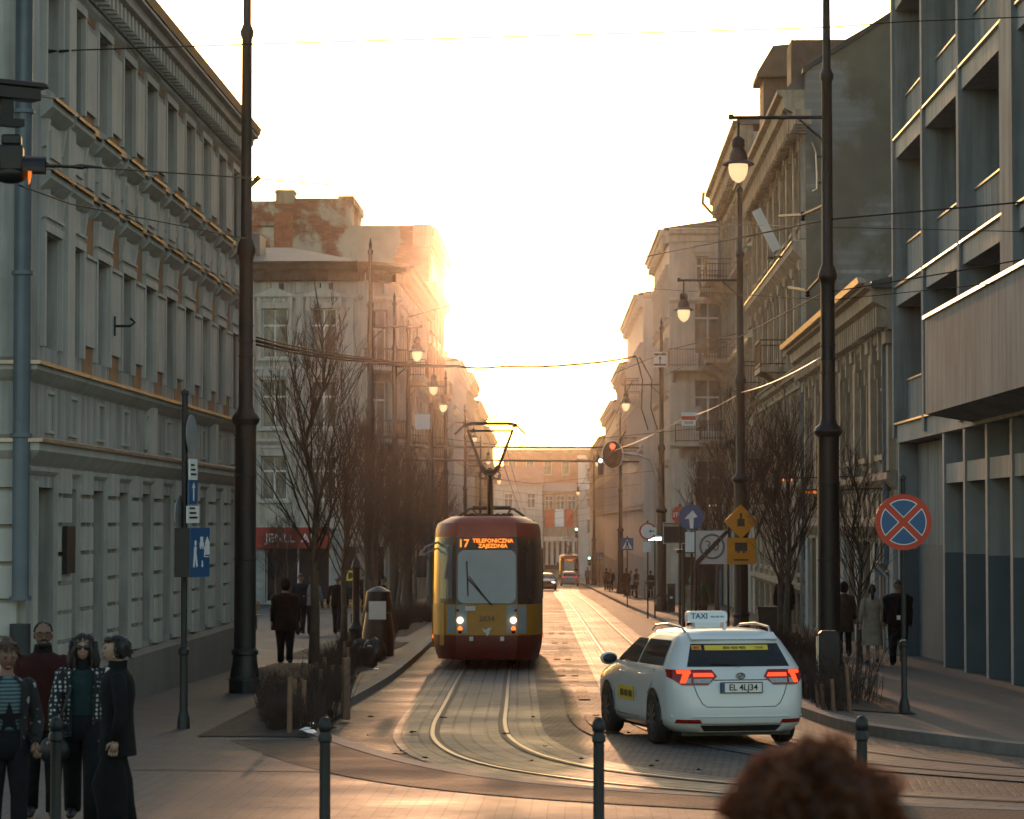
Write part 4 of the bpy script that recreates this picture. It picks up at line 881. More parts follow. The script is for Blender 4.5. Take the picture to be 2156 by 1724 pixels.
pg.tube([(-.45, Y, 3.58), (.45, Y, 3.58)], .035, 6); pg.tube([(-.45, Y + .25, 3.56), (.45, Y + .25, 3.56)], .035, 6); pg.box(-.5, .5, Y + .9, Y + 1.6, 3.28, 3.42); pg.build('folded_pantograph', M['iron'], tram)
rr = MB(); rr.tube([(-.9, 2, 3.2), (-.9, 13, 3.2)], .02, 5); rr.tube([(.9, 2, 3.2), (.9, 13, 3.2)], .02, 5); rr.build('roof_rail', M['zinc_dark'], tram)
dup(tram, (-1.62, 356, g(356)), .012, 'small distant yellow tram far down the street behind a white car')
# ================================================================ taxi and other cars
M['car_white'] = mat('car_white_paint', (.66, .69, .71), .28, .03, 2, spec=.6); M['car_white'].node_tree.nodes['Principled BSDF'].inputs['Coat Weight'].default_value = .4
M['car_glass'] = mat('car_glass', (.012, .016, .018), .05, 0); M['car_dark'] = mat('car_dark_paint', (.05, .03, .035), .3, .05, 2); M['seam'] = mat('panel_seam', (.05, .05, .055), .6, 0)
M['alloy'] = mat('wheel_alloy', (.10, .105, .11), .4, .2, 6, metal=.6); M['chrome'] = mat('chrome', (.5, .52, .54), .15, .1, 5, metal=1)
CL = [(.19, .76, .10, 4.42, .25), (.27, .84, .04, 4.54, .28), (.34, .865, .0, 4.58, .30), (.42, .87, -.01, 4.6, .30), (.55, .88, .0, 4.6, .29), (.7, .885, .02, 4.56, .28), (.8, .885, .035, 4.45, .27), (.9, .875, .06, 4.1, .26), (.97, .86, .09, 3.6, .25), (1.02, .835, .13, 3.38, .24), (1.12, .79, .2, 3.1, .24), (1.22, .735, .27, 2.86, .24), (1.30, .69, .32, 2.66, .24), (1.36, .65, .37, 2.5, .25), (1.41, .60, .42, 2.35, .26), (1.445, .5, .55, 2.1, .3), (1.462, .34, .8, 1.8, .3)]
def cp(z):
    for i in range(len(CL) - 1):
        if z <= CL[i + 1][0] or i == len(CL) - 2:
            a, b = CL[i], CL[i + 1]; t = min(1, max(0, (z - a[0]) / (b[0] - a[0]))); return [a[k] + (b[k] - a[k]) * t for k in range(1, 5)]
def yrear(x, z):
    hw, yr, yf, rc = cp(z); ax = min(abs(x), hw - 1e-4); y = yr + .05 * (ax / hw) ** 2
    if ax > hw - rc: y += (rc - math.sqrt(max(0, rc * rc - (ax - hw + rc) ** 2))) * 1.25
    return y
def carloop(z):
    hw, yr, yf, rc = cp(z); pts = []
    N = 25
    for i in range(N):
        t = -1 + 2 * i / (N - 1); x = hw * math.sin(t * math.pi / 2) * .9999; pts.append((x, yrear(x, z)))
    e = pts[-1][1]
    for k in range(1, 7): pts.append((hw, e + (yf - .7 - e) * k / 6))
    for k in range(1, 12): a = math.pi * k / 12; pts.append((hw * math.cos(a) * (1 if abs(math.cos(a)) < .5 else 1), yf - .7 + .7 * math.sin(a) ** .6))
    for k in range(6, 0, -1): pts.append((-hw, e + (yf - .7 - e) * k / 6))
    return pts
def carpatch(mb, xa, xb, z0, z1, off=.008, n=10, nz=5, slant=0, xa2=None, xb2=None):   # on the rear face; x may change with z
    k = len(mb.v); xa2 = xa if xa2 is None else xa2; xb2 = xb if xb2 is None else xb2
    for j in range(nz + 1):
        t = j / nz; z = z0 + (z1 - z0) * t; a = xa + (xa2 - xa) * t; b = xb + (xb2 - xb) * t
        for i in range(n + 1):
            x = a + (b - a) * i / n; y = yrear(x, z); hw = cp(z)[0]; q = max(0, (abs(x) / hw - .8) / .2)
            mb.v.append((x + math.copysign(off * q, x), y - off * (1 - .6 * q), z))
    for j in range(nz):
        for i in range(n): a = k + j * (n + 1) + i; mb.f.append((a, a + 1, a + n + 2, a + n + 1)); mb.mi.append(0)
def carside(mb, s, poly, off=.008):     # polygon of (y,z) on the flank, triangulated as a fan of strips
    k = len(mb.v); mb.v += [(s * (cp(z)[0] + off), y, z) for y, z in poly]; mb.f.append(tuple(range(k, k + len(poly)))); mb.mi.append(0)
def carsidegrid(mb, s, y0b, y1b, y0t, y1t, z0, z1, off=.008, n=6, nz=6):
    k = len(mb.v)
    for j in range(nz + 1):
        t = j / nz; z = z0 + (z1 - z0) * t; a = y0b + (y0t - y0b) * t; b = y1b + (y1t - y1b) * t
        for i in range(n + 1): mb.v.append((s * (cp(z)[0] + off), a + (b - a) * i / n, z))
    for j in range(nz):
        for i in range(n): a = k + j * (n + 1) + i; mb.f.append((a, a + 1, a + n + 2, a + n + 1)); mb.mi.append(0)
taxi = thing('taxi', 'white estate taxi with roof sign and glowing rear lights driving off on cobbles', 'car', (1.98, 35.57, g(35.57) - .03), R(12.4))
taxi.rotation_euler.x = -math.atan(SL)
zs = [c[0] for c in CL]; mb = MB(); Ls = [carloop(z) for z in zs]; n = len(Ls[0])
for z, l in zip(zs, Ls): mb.v += [(x, y, z) for x, y in l]
for i in range(len(zs) - 1):
    for k in range(n): mb.f.append((i * n + k, i * n + (k + 1) % n, (i + 1) * n + (k + 1) % n, (i + 1) * n + k)); mb.mi.append(0)
mb.f.append(tuple((len(zs) - 1) * n + k for k in range(n))); mb.f.append(tuple(range(n))[::-1]); mb.mi += [0, 0]
mb.build('body', M['car_white'], taxi, smooth=50)
ub = MB(); ub.box(-.7, .7, .25, 4.3, .14, .24); ub.build('underbody', M['black'], taxi)
rw = MB(); carpatch(rw, -.66, .66, 1.0, 1.28, .006, 16, 6, xa2=-.56, xb2=.56); rear_window = rw.build('rear_window', M['car_glass'], taxi, smooth=True)
for s in (-1, 1):
    sw = MB(); carsidegrid(sw, s, .62, 1.9, .78, 1.9, 1.0, 1.31); sw.build('rear_side_window', M['car_glass'], taxi); sw = MB(); carsidegrid(sw, s, 1.98, 3.1, 1.98, 2.5, 1.0, 1.31); sw.build('front_side_window', M['car_glass'], taxi)
    for y in (1.0, 3.6):
        ar = MB(); pts = [(y + .385 * math.cos(a), .33 + .385 * math.sin(a)) for a in [math.pi * k / 14 - .35 + (.7 * k / 14) for k in range(15)]]; pts = [(a, max(.2, b)) for a, b in pts]; carside(ar, s, pts, .012); ar.build('wheel_arch', M['black'], taxi)
        wh = MB(); wh.lathe([(.2, 0), (.30, .0), (.325, .03), (.325, .17), (.30, .2), (.22, .2), (.2, .18)], 26); wh.xf(Matrix.Translation((s * .905, y, .325)) @ Matrix.Rotation(R(-90 * s), 4, 'Y')); wo_ = wh.build('wheel', M['rubber'], taxi, smooth=40)
        ri = MB(); ri.lathe([(.22, .0), (.2, .03), (.06, .02), (.05, -.01), (.0, -.012)], 20)
        for k in range(10): a = 2 * math.pi * k / 10; ri.box(.05, .215, -.02, .02, -.014, .01); ri.xf(Matrix.Rotation(a, 4, 'Z'), len(ri.v) - 8)
        ri.xf(Matrix.Translation((s * .9, y, .325)) @ Matrix.Rotation(R(-90 * s), 4, 'Y')); ri.build('rim', M['alloy'], wo_)
    # rear light cluster
    li = MB(); carpatch(li, s * .30, s * .868, .88, .965, .010, 12, 3, xa2=s * .36 if s else 0, xb2=s * .862); carpatch(li, s * .30, s * .872, .88, .775, .010, 12, 3, xa2=s * .42, xb2=s * .74); lt = li.build('rear_light', M['red_glass'], taxi)
    l2 = MB(); carpatch(l2, s * .34, s * .60, .878, .925, .016, 6, 2, xa2=s * .36); carpatch(l2, s * .63, s * .78, .915, .96, .016, 5, 2); carpatch(l2, s * .70, s * .76, .80, .92, .016, 3, 3, xa2=s * .64, xb2=s * .72); l2.build('lamp', M['taillight'], lt)
    l3 = MB(); carpatch(l3, s * .40, s * .60, .80, .855, .014, 6, 2, xa2=s * .36); carpatch(l3, s * .63, s * .70, .80, .86, .014, 3, 2); l3.build('clear_lens', M['clear_lens'], lt)
    fg = MB(); carpatch(fg, s * .50, s * .80, .30, .35, .010, 6, 2, xa2=s * .53, xb2=s * .79); fg.build('reflector', M['red_glass'], taxi)
    mr = MB(); mr.ell((s * 1.0, 3.0, 1.02), (.12, .07, .085), 12, 8); mr.box(s * .85 - .05, s * .85 + .06, 2.98, 3.05, .96, 1.01); mo = mr.build('mirror', M['car_white'], taxi, smooth=True); mg = MB(); mg.ell((s * 1.0, 2.945, 1.02), (.095, .02, .065), 12, 8); mg.build('mirror_glass', M['black'], mo)
    rl = MB(); rl.tube([(s * .55, .62, 1.41), (s * .57, .75, 1.475), (s * .58, 1.4, 1.51), (s * .57, 2.1, 1.48), (s * .55, 2.35, 1.41)], .016, 6); rl.build('roof_rail', M['steel'], taxi)
    for y in (1.5, 2.55): dh = MB(); dh.tube([(s * .885, y, .86), (s * .915, y + .02, .865), (s * .915, y + .17, .865), (s * .885, y + .2, .86)], .014, 6); dh.build('door_handle', M['car_white'], taxi)
    sm = MB()
    for pth in ([(1.92, .3), (1.93, .6), (1.93, .97)], [(1.93, .3), (3.1, .3), (3.2, .55), (3.15, .95)], [(1.35, .62), (1.1, .75), (1.0, .95)]): sm.tube([(s * (cp(z)[0] + .001), y, z) for y, z in pth], .005, 4)
    sm.build('door_seam', M['seam'], taxi)
    hl = MB(); hl.ell((s * .62, 4.33, .72), (.2, .14, .08), 12, 8); hl.build('headlight', M['headlamp'] if 0 else M['clear_lens'], taxi, smooth=True)
sm = MB()
pth = [(-.60, .78), (-.56, .66), (-.50, .55), (-.44, .505), (0, .50), (.44, .505), (.50, .55), (.56, .66), (.60, .78)]
sm.tube([(x, yrear(x, z) - .001, z) for x, z in pth], .006, 4); sm.tube([(x, yrear(x, .835) - .002, .835) for x in (-.34, -.2, 0, .2, .34)], .006, 4); sm.build('tailgate_seam', M['seam'], taxi)
df = MB(); carpatch(df, -.46, .46, .2, .275, .012, 10, 2, xa2=-.52, xb2=.52); df.build('diffuser', M['black'], taxi); df = MB(); df.tube([(x, yrear(x, .295) - .012, .295) for x in (-.52, -.3, 0, .3, .52)], .010, 6); df.build('bumper_trim', M['chrome'], taxi)
bl = MB(); bl.tube([(x, yrear(x, .40) - .004, .385) for x in (-.84, -.6, -.3, 0, .3, .6, .84)], .012, 6); bl.build('bumper_crease', M['car_white'], taxi)
yb = yrear(0, .745) - .03; npl = MB(); npl.box(-.26, .26, yb, yb + .02, .685, .80); po = npl.build('number_plate', M['white_paint'], taxi)
q = MB(); 
for a in ((-.27, -.26, .675, .81), (.26, .27, .675, .81), (-.26, .26, .675, .685), (-.26, .26, .80, .81)): q.box(a[0], a[1], yb - .006, yb + .02, a[2], a[3])
q.build('plate_frame', M['black'], po); q = MB(); q.box(-.258, -.215, yb - .003, yb, .687, .798); q.build('country_band', M['sign_blue'], po)
q = MB(); text_mb(q, 'EL 4LJ34', .108, facing((.022, yb - .008, .742)), .006, sx=.98); q.build('lettering', M['black'], po)
eb = MB(); ye = yrear(0, .885) - .014
for rx_, rz_, cz in ((.055, .036, .0), (.018, .034, .0), (.04, .016, .012)): eb.tube([(rx_ * math.cos(a), ye, .885 + cz + rz_ * math.sin(a)) for a in [2 * math.pi * k / 18 for k in range(19)]], .007, 6, cap=False)
eb.build('emblem', M['chrome'], taxi)
sp = MB(); sp.prism([(.30, 1.335), (.42, 1.30), (.55, 1.40), (.5, 1.42)], 'x', -.56, .56); sp.build('spoiler', M['car_white'], taxi, bevel=.01)
an = MB(); an.prism([(.75, 1.44), (.95, 1.44), (.80, 1.53), (.76, 1.53)], 'x', -.015, .015); an.build('antenna_fin', M['car_white'], taxi)
rwp = MB(); rwp.tube([(0, yrear(0, 1.0) - .03, 1.0), (-.05, yrear(0, 1.02) - .03, 1.02), (-.36, yrear(.3, 1.05) - .03, 1.045)], .009, 5); rwp.build('rear_wiper', M['black'], taxi)
ts = MB(); pts = []
for (cx, cz, a0) in ((.22, 1.62, 0), (-.22, 1.62, 90), (-.22, 1.56, 180), (.22, 1.56, 270)):
    for k in range(5): a = R(a0 + 22.5 * k); pts.append((cx + .045 * math.cos(a), cz + .045 * math.sin(a)))
ts.prism(pts, 'y', 1.62, 1.78); M['sign_lit'] = mat('taxi_sign_white', (.72, .78, .82), .35, .05, 3); so = ts.build('roof_sign', M['sign_lit'], taxi)
q = MB(); q.box(-.17, .17, 1.62, 1.78, 1.44, 1.515); q.build('sign_foot', M['car_white'], so)
q = MB(); text_mb(q, 'TAXI', .10, facing((-.11, 1.614, 1.598)), .012); text_mb(q, '800 400 400', .035, facing((.13, 1.614, 1.59)), .004); q.build('lettering', M['sign_blue'], so)
def onrear(mb, x0, x1, z0, z1, off=.012): carpatch(mb, x0, x1, z0, z1, off, 6, 2)
q = MB(); onrear(q, -.40, .42, 1.20, 1.262); yo = q.build('window_sticker', M['sign_yellow'], taxi); q = MB(); onrear(q, -.56, -.44, 1.205, 1.262); q.build('number_sticker', M['sign_orange'], taxi)
q = MB(); y1 = yrear(0, 1.23) - .02; tl = math.atan2(.07, .1); text_mb(q, '800 400 400', .058, facing((-.02, y1, 1.23), 0, -tl), .004); text_mb(q, 'TAXI', .05, facing((.3, y1, 1.23), 0, -tl), .004); q.build('lettering', M['black'], yo)
q = MB(); text_mb(q, '801', .05, facing((-.5, yrear(.5, 1.233) - .02, 1.233), 0, -tl), .004); q.build('lettering', M['black'], yo)
for s in (-1, 1):
    q = MB(); carsidegrid(q, s, 2.05, 2.95, 2.05, 2.95, .50, .68, .010); k = q.build('door_sticker', M['sign_yellow'], taxi)
    q = MB(); mt = Matrix.Translation((s * .90, 2.45, .58)) @ Matrix.Rotation(R(90 * s), 4, 'Z') @ Matrix.Rotation(R(90), 4, 'X'); text_mb(q, '800 400 400', .13, mt, .008); q.build('lettering', M['black'], k)
def other_car(label, loc, rz, paint, front=False):
    c = thing('car', label, 'car', loc, rz)
    for ch in list(taxi.children):
        nm = ch.name.split('.')[0]
        if nm in ('body', 'rear_window', 'rear_side_window', 'front_side_window', 'wheel', 'wheel_arch', 'rear_light', 'underbody', 'number_plate', 'mirror', 'headlight', 'diffuser'):
            d = dup(ch, parent=c)
            if nm in ('body', 'headlight'):
                d.material_slots[0].link = 'OBJECT'; d.material_slots[0].material = M[paint] if nm == 'body' else M['headlamp' if front else 'clear_lens']
            if front and nm == 'rear_light':
                pass
    q = MB(); q.prism([(3.33, 1.03), (2.68, 1.31), (2.64, 1.30), (3.29, 1.02)], 'x', -.66, .66); q.build('windscreen', M['car_glass'], c); return c
other_car('white car with red tail lights following the distant tram', (-1.25, 283, g(283)), .01, 'car_white')
other_car('dark car with one bright headlamp coming past the near tram', (-3.1, 246, g(246)), math.pi, 'car_dark', True)
# ================================================================ street furniture
K = .1                                                   # pavement level above the road datum
def gz(y, k=K): return g(y) + k
# ---- cast iron lamp posts
def lamp_post(label, x, y, rz, arm=True, H=13.4, lit=True, detail=True):
    t = thing('lamp_post', label, 'lamp post', (x, y, gz(y)), rz, 'cast iron lamp posts along the street')
    q = MB(); q.lathe([(.30, 0), (.30, .22), (.275, .26), (.275, .3), (.235, .5), (.225, .62), (.25, .64), (.25, .7), (.215, .74)], 12); q.build('base', M['iron'], t, smooth=30)
    q = MB(); q.lathe([(.205, .72), (.195, 4.35), (.20, 4.45), (.245, 4.5), (.265, 4.56), (.24, 4.62), (.17, 4.68), (.135, 4.78), (.128, 7.2), (.14, 7.3), (.17, 7.34), (.175, 7.42), (.145, 7.52), (.105, 7.6), (.095, 10.95), (.12, 11.0), (.13, 11.08), (.10, 11.14), (.075, 11.2), (.065, H - .6), (.10, H - .55), (.10, H - .48), (.05, H - .4), (.06, H - .25), (.02, H - .05), (.005, H)], 14)
    for z, r in ((2.2, .206), (3.6, .203), (5.6, .137), (6.1, .136), (5.85, .137)): q.lathe([(r, z), (r + .006, z + .005), (r + .006, z + .035), (r, z + .04)], 14)
    q.build('post', M['iron'], t, smooth=35)
    if arm:
        q = MB(); q.tube([(0, 0, 10.3), (-1.75, 0, 10.3)], .035, 8); q.tube([(-1.62, 0, 10.3), (-1.62, 0, 9.95)], .025, 6); q.tube([(-1.75, 0, 10.26), (-1.75, 0, 10.36)], .05, 8); q.tube([(0, 0, 9.6), (-.1, 0, 9.9), (-.5, 0, 10.26)], .02, 6); a = q.build('arm', M['iron'], t)
        q = MB(); q.lathe([(.05, 9.95), (.11, 9.9), (.12, 9.78), (.10, 9.74), (.16, 9.62), (.18, 9.52), (.29, 9.46), (.30, 9.43), (.18, 9.44)], 16, (-1.62, 0, 0)); l = q.build('lantern', M['iron'], t, smooth=35)
        q = MB(); q.lathe([(.17, 9.45), (.18, 9.38), (.16, 9.26), (.11, 9.16), (.04, 9.11), (.005, 9.1)], 16, (-1.62, 0, 0)); q.build('globe', M['lit_lamp'], l, smooth=True)
    return t
lamp_post('tall black lamp post without arm at the corner of the planting bed and grey facade', -5.62, 47.5, 0, False, 14.5).scale = (.9, .9, 1)
for lab, x, y in (('tall black lamp post with hanging lantern behind the parked cabinet and shrubs', 4.48, 52), ('second lamp post behind the orange road sign', 4.55, 82), ('third lamp post carrying the white arrow plate and signal arm', 3.62, 130), ('distant lamp post beside the crowd and barrier', 2.75, 205), ('faint lamp post in the haze near the far crossing', 1.2, 290)):
    lamp_post(lab, x, y, 0)
for lab, x, y in (('first lamp post rising behind the bare trees by the cream tenement', -7.3, 98), ('second lamp post rising behind the bare trees by the cream tenement', -7.75, 117.6), ('third lamp post rising behind the bare trees by the cream tenement', -8.0, 131), ('lamp post by the pale grey street house', -7.9, 165), ('hazy lamp post behind the raised pantograph', -8.2, 200), ('farthest hazy lamp post of the cream row', -8.9, 250)):
    lamp_post(lab, x, y, math.pi)
# cabinet bulge at the foot of the post, cable and bracket on the right post
# ---- traffic signs
def post(t, h, r=.035, base=True, m='iron'):
    q = MB(); q.tube([(0, 0, 0), (0, 0, h)], r, 10); q.lathe([(r, h), (r * 1.3, h + .01), (r * 1.2, h + .06), (.005, h + .09)], 10)
    if base: q.lathe([(.085, 0), (.08, .12), (.06, .2), (r + .012, .24), (r + .012, .95), (r + .03, .97), (r + .03, 1.03), (r, 1.06)], 12)
    return q.build('post', M[m], t, smooth=35)
def disc(r, y=-.05, th=.012, n=36): q = MB(); q.lathe([(r, 0), (r, th)], n); q.xf(Matrix.Translation((0, y, 0)) @ Matrix.Rotation(R(90), 4, 'X')); return q
ns = thing('no_stopping_sign', 'round red and blue sign with a red cross on a slim black post', 'road sign', (4.62, 41.2, gz(41.2)), R(-2), None)
post(ns, 3.35, .034)
zc = 1186 - 1099; zc = P(1896, 1099, 41.2).z - gz(41.2)
q = disc(.405); q.xf(Matrix.Translation((0, 0, zc))); f0 = q.build('sign_face', M['sign_red'], ns)
q = MB(); pb = MB()
for k in range(4):
    c = R(45 + 90 * k - 45); pts = []; pw = []
    for (rr, off, lst) in ((.315, .055, pts), (.328, .043, pw)):
        a0 = math.asin(off / rr); lst.append((math.cos(c) * off * 1.414, math.sin(c) * off * 1.414))
        for j in range(13): a = c - (math.pi / 4 - a0) + (2 * (math.pi / 4 - a0)) * j / 12; lst.append((rr * math.cos(a), rr * math.sin(a)))
    q.prism([(x, zc + z) for x, z in pts], 'y', -.074, -.066); pb.prism([(x, zc + z) for x, z in pw], 'y', -.070, -.063)
q.build('blue_field', M['sign_blue'], f0); pb.build('white_edge', M['white_paint'], f0)
q = MB(); q.box(-.02, .02, -.04, -.035, .98, 1.06); q.build('sticker', M['white_paint'], ns)
# residential zone sign cluster
ls = thing('sign_post', 'slim black post with a boxed blue zone sign and plates seen from the side', 'road sign', (-5.2, 37.2, gz(37.2)), 0)
post(ls, 4.35, .04)
H0 = lambda v: P(385, v, 37.2).z - gz(37.2)
q = MB(); q.box(-.3, .3, -.16, .06, H0(1214), H0(1111)); q.xf(Matrix.Translation((.06, -.05, 0)) @ Matrix.Rotation(R(73), 4, 'Z')); bx = q.build('sign_box', M['black'], ls)
q = MB(); q.box(-.3, .3, -.168, -.161, H0(1214), H0(1111)); X = Matrix.Translation((.06, -.05, 0)) @ Matrix.Rotation(R(73), 4, 'Z'); q.xf(X); fc = q.build('sign_face', M['sign_blue'], bx)
q = MB(); zb, zt = H0(1214), H0(1111); zz = lambda t: zb + (zt - zb) * t
q.box(-.02, .1, -.176, -.169, zz(.62), zz(.70)); q.box(-.0, .08, -.176, -.169, zz(.70), zz(.82)); q.box(-.01, .02, -.176, -.169, zz(.57), zz(.62)); q.box(.06, .09, -.176, -.169, zz(.57), zz(.62))
q.prism([(-.22, zz(.2)), (-.18, zz(.2)), (-.16, zz(.4)), (-.12, zz(.2)), (-.08, zz(.22)), (-.13, zz(.5)), (-.12, zz(.62)), (-.19, zz(.62)), (-.2, zz(.45))], 'y', -.176, -.169); q.ell((-.15, -.172, zz(.69)), (.035, .005, .04), 8, 6)
q.prism([(.15, zz(.45)), (.28, zz(.45)), (.28, zz(.70)), (.215, zz(.82)), (.15, zz(.70))], 'y', -.176, -.169)
q.box(.12, .27, -.176, -.169, zz(.40), zz(.42)); q.box(.12, .135, -.176, -.169, zz(.42), zz(.62)); q.ell((.06, -.172, zz(.3)), (.02, .005, .025), 8, 5); q.box(.04, .08, -.176, -.169, zz(.2), zz(.27))
q.xf(X); q.build('pictogram', M['white_paint'], fc)
for lab_, v0, v1, w_, m, a in (('plate', 1010, 966, .3, 'white_paint', 78), ('arrow_plate', 1062, 1011, .32, 'sign_blue', 78), ('plate', 1101, 1065, .38, 'white_paint', 74)):
    q = MB(); q.box(-w_ / 2, w_ / 2, -.06, -.045, H0(v0), H0(v1)); q.xf(Matrix.Translation((.06, 0, 0)) @ Matrix.Rotation(R(a), 4, 'Z')); pp = q.build(lab_, M[m], ls)
    q = MB()
    if m == 'sign_blue': q.box(-.02, .02, -.066, -.061, H0(v0) + .05, H0(v1) - .08); q.prism([(-.06, H0(v1) - .1), (.06, H0(v1) - .1), (0, H0(v1) - .03)], 'y', -.066, -.061)
    else:
        for k in range(3): q.box(-w_ / 3, w_ / 3 - .04 * k, -.066, -.061, H0(v0) + .06 + k * .06, H0(v0) + .085 + k * .06)
    q.xf(Matrix.Translation((.06, 0, 0)) @ Matrix.Rotation(R(a), 4, 'Z')); q.build('pictogram', M['black' if m != 'sign_blue' else 'white_paint'], pp)
q = disc(.25, 0); q.xf(Matrix.Translation((.08, .02, H0(913))) @ Matrix.Rotation(R(82), 4, 'Z')); q.build('round_sign', M['sign_back'], ls)
q = disc(.27, 0); q.xf(Matrix.Translation((-.06, .08, H0(1085))) @ Matrix.Rotation(R(80), 4, 'Z')); q.build('round_sign', M['sign_back'], ls)
def sign_at(name, label, u, v_top, y, h=None, rz=0): p = P(u, v_top, y); return thing(name, label, 'road sign', (p.x, y, gz(y)), rz), (lambda v: P(u, v, y).z - gz(y)), y / F
# orange detour sign
t, Hh, sc = sign_at('detour_sign', 'orange diamond warning sign above an orange plate behind a tree trunk', 1559, 1060, 78)
post(t, Hh(1062), .03, False)
q = MB(); r_ = 36 * sc; q.prism([(0, Hh(1098) - r_), (r_, Hh(1098)), (0, Hh(1098) + r_), (-r_, Hh(1098))], 'y', -.06, -.045); a = q.build('warning_face', M['sign_orange'], t)
q = MB(); q.box(-.1, .1, -.066, -.061, Hh(1108), Hh(1092)); q.box(-.03, .03, -.066, -.061, Hh(1092), Hh(1080)); q.build('pictogram', M['black'], a)
q = MB(); q.box(-30 * sc, 30 * sc, -.064, -.048, Hh(1188), Hh(1132)); a = q.build('plate', M['sign_orange'], t)
q = MB(); q.box(-.17, .17, -.07, -.065, Hh(1160), Hh(1142)); q.box(-.11, -.05, -.071, -.064, Hh(1164), Hh(1160)); q.box(.05, .11, -.071, -.064, Hh(1164), Hh(1160)); q.box(-.2, .2, -.07, -.065, Hh(1180), Hh(1177)); q.build('pictogram', M['asphalt_dark'], a)
# end of thirty zone
t, Hh, sc = sign_at('zone_sign', 'white square end of zone sign with a grey ring and black diagonal bar', 1498, 1117, 80)
w_ = 34 * sc
q = MB(); q.box(-w_, w_, -.06, -.045, Hh(1187), Hh(1117)); a = q.build('sign_face', mat('sign_white', (.62, .62, .62), .5, .06, 3), t)
q = MB(); q.tube([(.33 * math.cos(k * math.pi / 14), -.064, Hh(1150) + .33 * math.sin(k * math.pi / 14)) for k in range(29)], .03, 5, cap=False); text_mb(q, '30', .42, facing((0, -.062, Hh(1150))), .004); q.build('pictogram', mat('sign_grey', (.18, .18, .18), .5, 0), a)
q = MB(); q.add([(-w_, -.085, Hh(1187)), (-w_ + .1, -.085, Hh(1187)), (w_, -.085, Hh(1122)), (w_, -.085, Hh(1117)), (w_ - .08, -.085, Hh(1117)), (-w_, -.085, Hh(1180))], [(0, 1, 2, 3, 4, 5)]); q.build('diagonal_bar', M['black'], a)
for s in (-1, 1): q = MB(); q.tube([(s * w_, 0, 0), (s * w_, 0, Hh(1112))], .035, 8); q.build('post', M['iron'], t)
# round blue mandatory sign, stop sign edge, plate
t, Hh, sc = sign_at('mandatory_sign', 'large round blue sign with white symbol half hidden by twigs', 1455, 1060, 86, rz=R(-12))
post(t, Hh(1062), .03, False); q = disc(27 * sc); q.xf(Matrix.Translation((0, 0, Hh(1089)))); a = q.build('sign_face', M['sign_blue'], t)
q = MB(); q.prism([(-.03, Hh(1112)), (.07, Hh(1112)), (.08, Hh(1090)), (.2, Hh(1088)), (.05, Hh(1074)), (-.2, Hh(1092)), (-.06, Hh(1092))], 'y', -.075, -.066); q.build('pictogram', M['white_paint'], a)
q = MB(); q.box(-.18, .2, -.06, -.05, Hh(1162), Hh(1120)); q.build('plate', M['white_paint'], t)
t, Hh, sc = sign_at('stop_sign', 'small red octagonal sign peeking out beside the blue round one', 1431, 1064, 93, rz=R(-40))
post(t, Hh(1066), .03, False); q = MB(); q.lathe([(.3, 0), (.3, .014)], 8); q.xf(Matrix.Translation((0, -.05, Hh(1084))) @ Matrix.Rotation(R(90), 4, 'X') @ Matrix.Rotation(R(22.5), 4, 'Z')); a = q.build('sign_face', M['sign_red'], t)
q = MB(); text_mb(q, 'STOP', .2, facing((0, -.068, Hh(1084))), .004); q.build('lettering', M['white_paint'], a)
t, Hh, sc = sign_at('prohibition_sign', 'round white sign with red rim and black arrow plate beside the tram stop', 1363, 1100, 112)
post(t, Hh(1100), .03, False); q = disc(18 * sc); q.xf(Matrix.Translation((0, 0, Hh(1118)))); a = q.build('sign_face', M['sign_red'], t); q = disc(14.5 * sc, -.064, .008); q.xf(Matrix.Translation((0, 0, Hh(1118)))); q.build('white_field', M['white_paint'], a)
q = MB(); q.box(0, .34, -.09, -.078, Hh(1126), Hh(1110)); p_ = q.build('plate', M['white_paint'], t); q = MB(); q.prism([(.05, Hh(1118)), (.12, Hh(1114)), (.12, Hh(1117)), (.25, Hh(1117)), (.25, Hh(1119)), (.12, Hh(1119)), (.12, Hh(1122))], 'y', -.096, -.091); q.build('pictogram', M['black'], p_)
q = MB(); q.box(-.2, .12, -.06, -.05, Hh(1162), Hh(1140)); q.build('plate', M['white_paint'], t)
for lab, u, v, y, w_ in (('blue pedestrian crossing sign with white triangle in front of the crowd', 1320, 1145, 140, 13), ('small distant blue pedestrian crossing sign', 1262, 1171, 270, 8)):
    t, Hh, sc = sign_at('crossing_sign', lab, u, v, y); post(t, Hh(v - w_), .03, False); w2 = w_ * sc
    q = MB(); q.box(-w2, w2, -.06, -.045, Hh(v) - w2, Hh(v) + w2); a = q.build('sign_face', M['sign_blue'], t)
    q = MB(); q.prism([(-w2 * .82, Hh(v) - w2 * .75), (w2 * .82, Hh(v) - w2 * .75), (0, Hh(v) + w2 * .75)], 'y', -.068, -.061); b = q.build('white_field', M['white_paint'], a)
    q = MB(); q.tube([(-.08 * w2 / .3, -.075, Hh(v) - w2 * .65), (0, -.075, Hh(v) - w2 * .15), (.08 * w2 / .3, -.075, Hh(v) - w2 * .65)], .035 * w2 / .3, 5); q.tube([(0, -.075, Hh(v) - w2 * .2), (0, -.075, Hh(v) + w2 * .15)], .05 * w2 / .3, 5); q.ell((0, -.075, Hh(v) + w2 * .3), (.05 * w2 / .3, .01, .05 * w2 / .3), 8, 6); q.build('pictogram', M['black'], b)
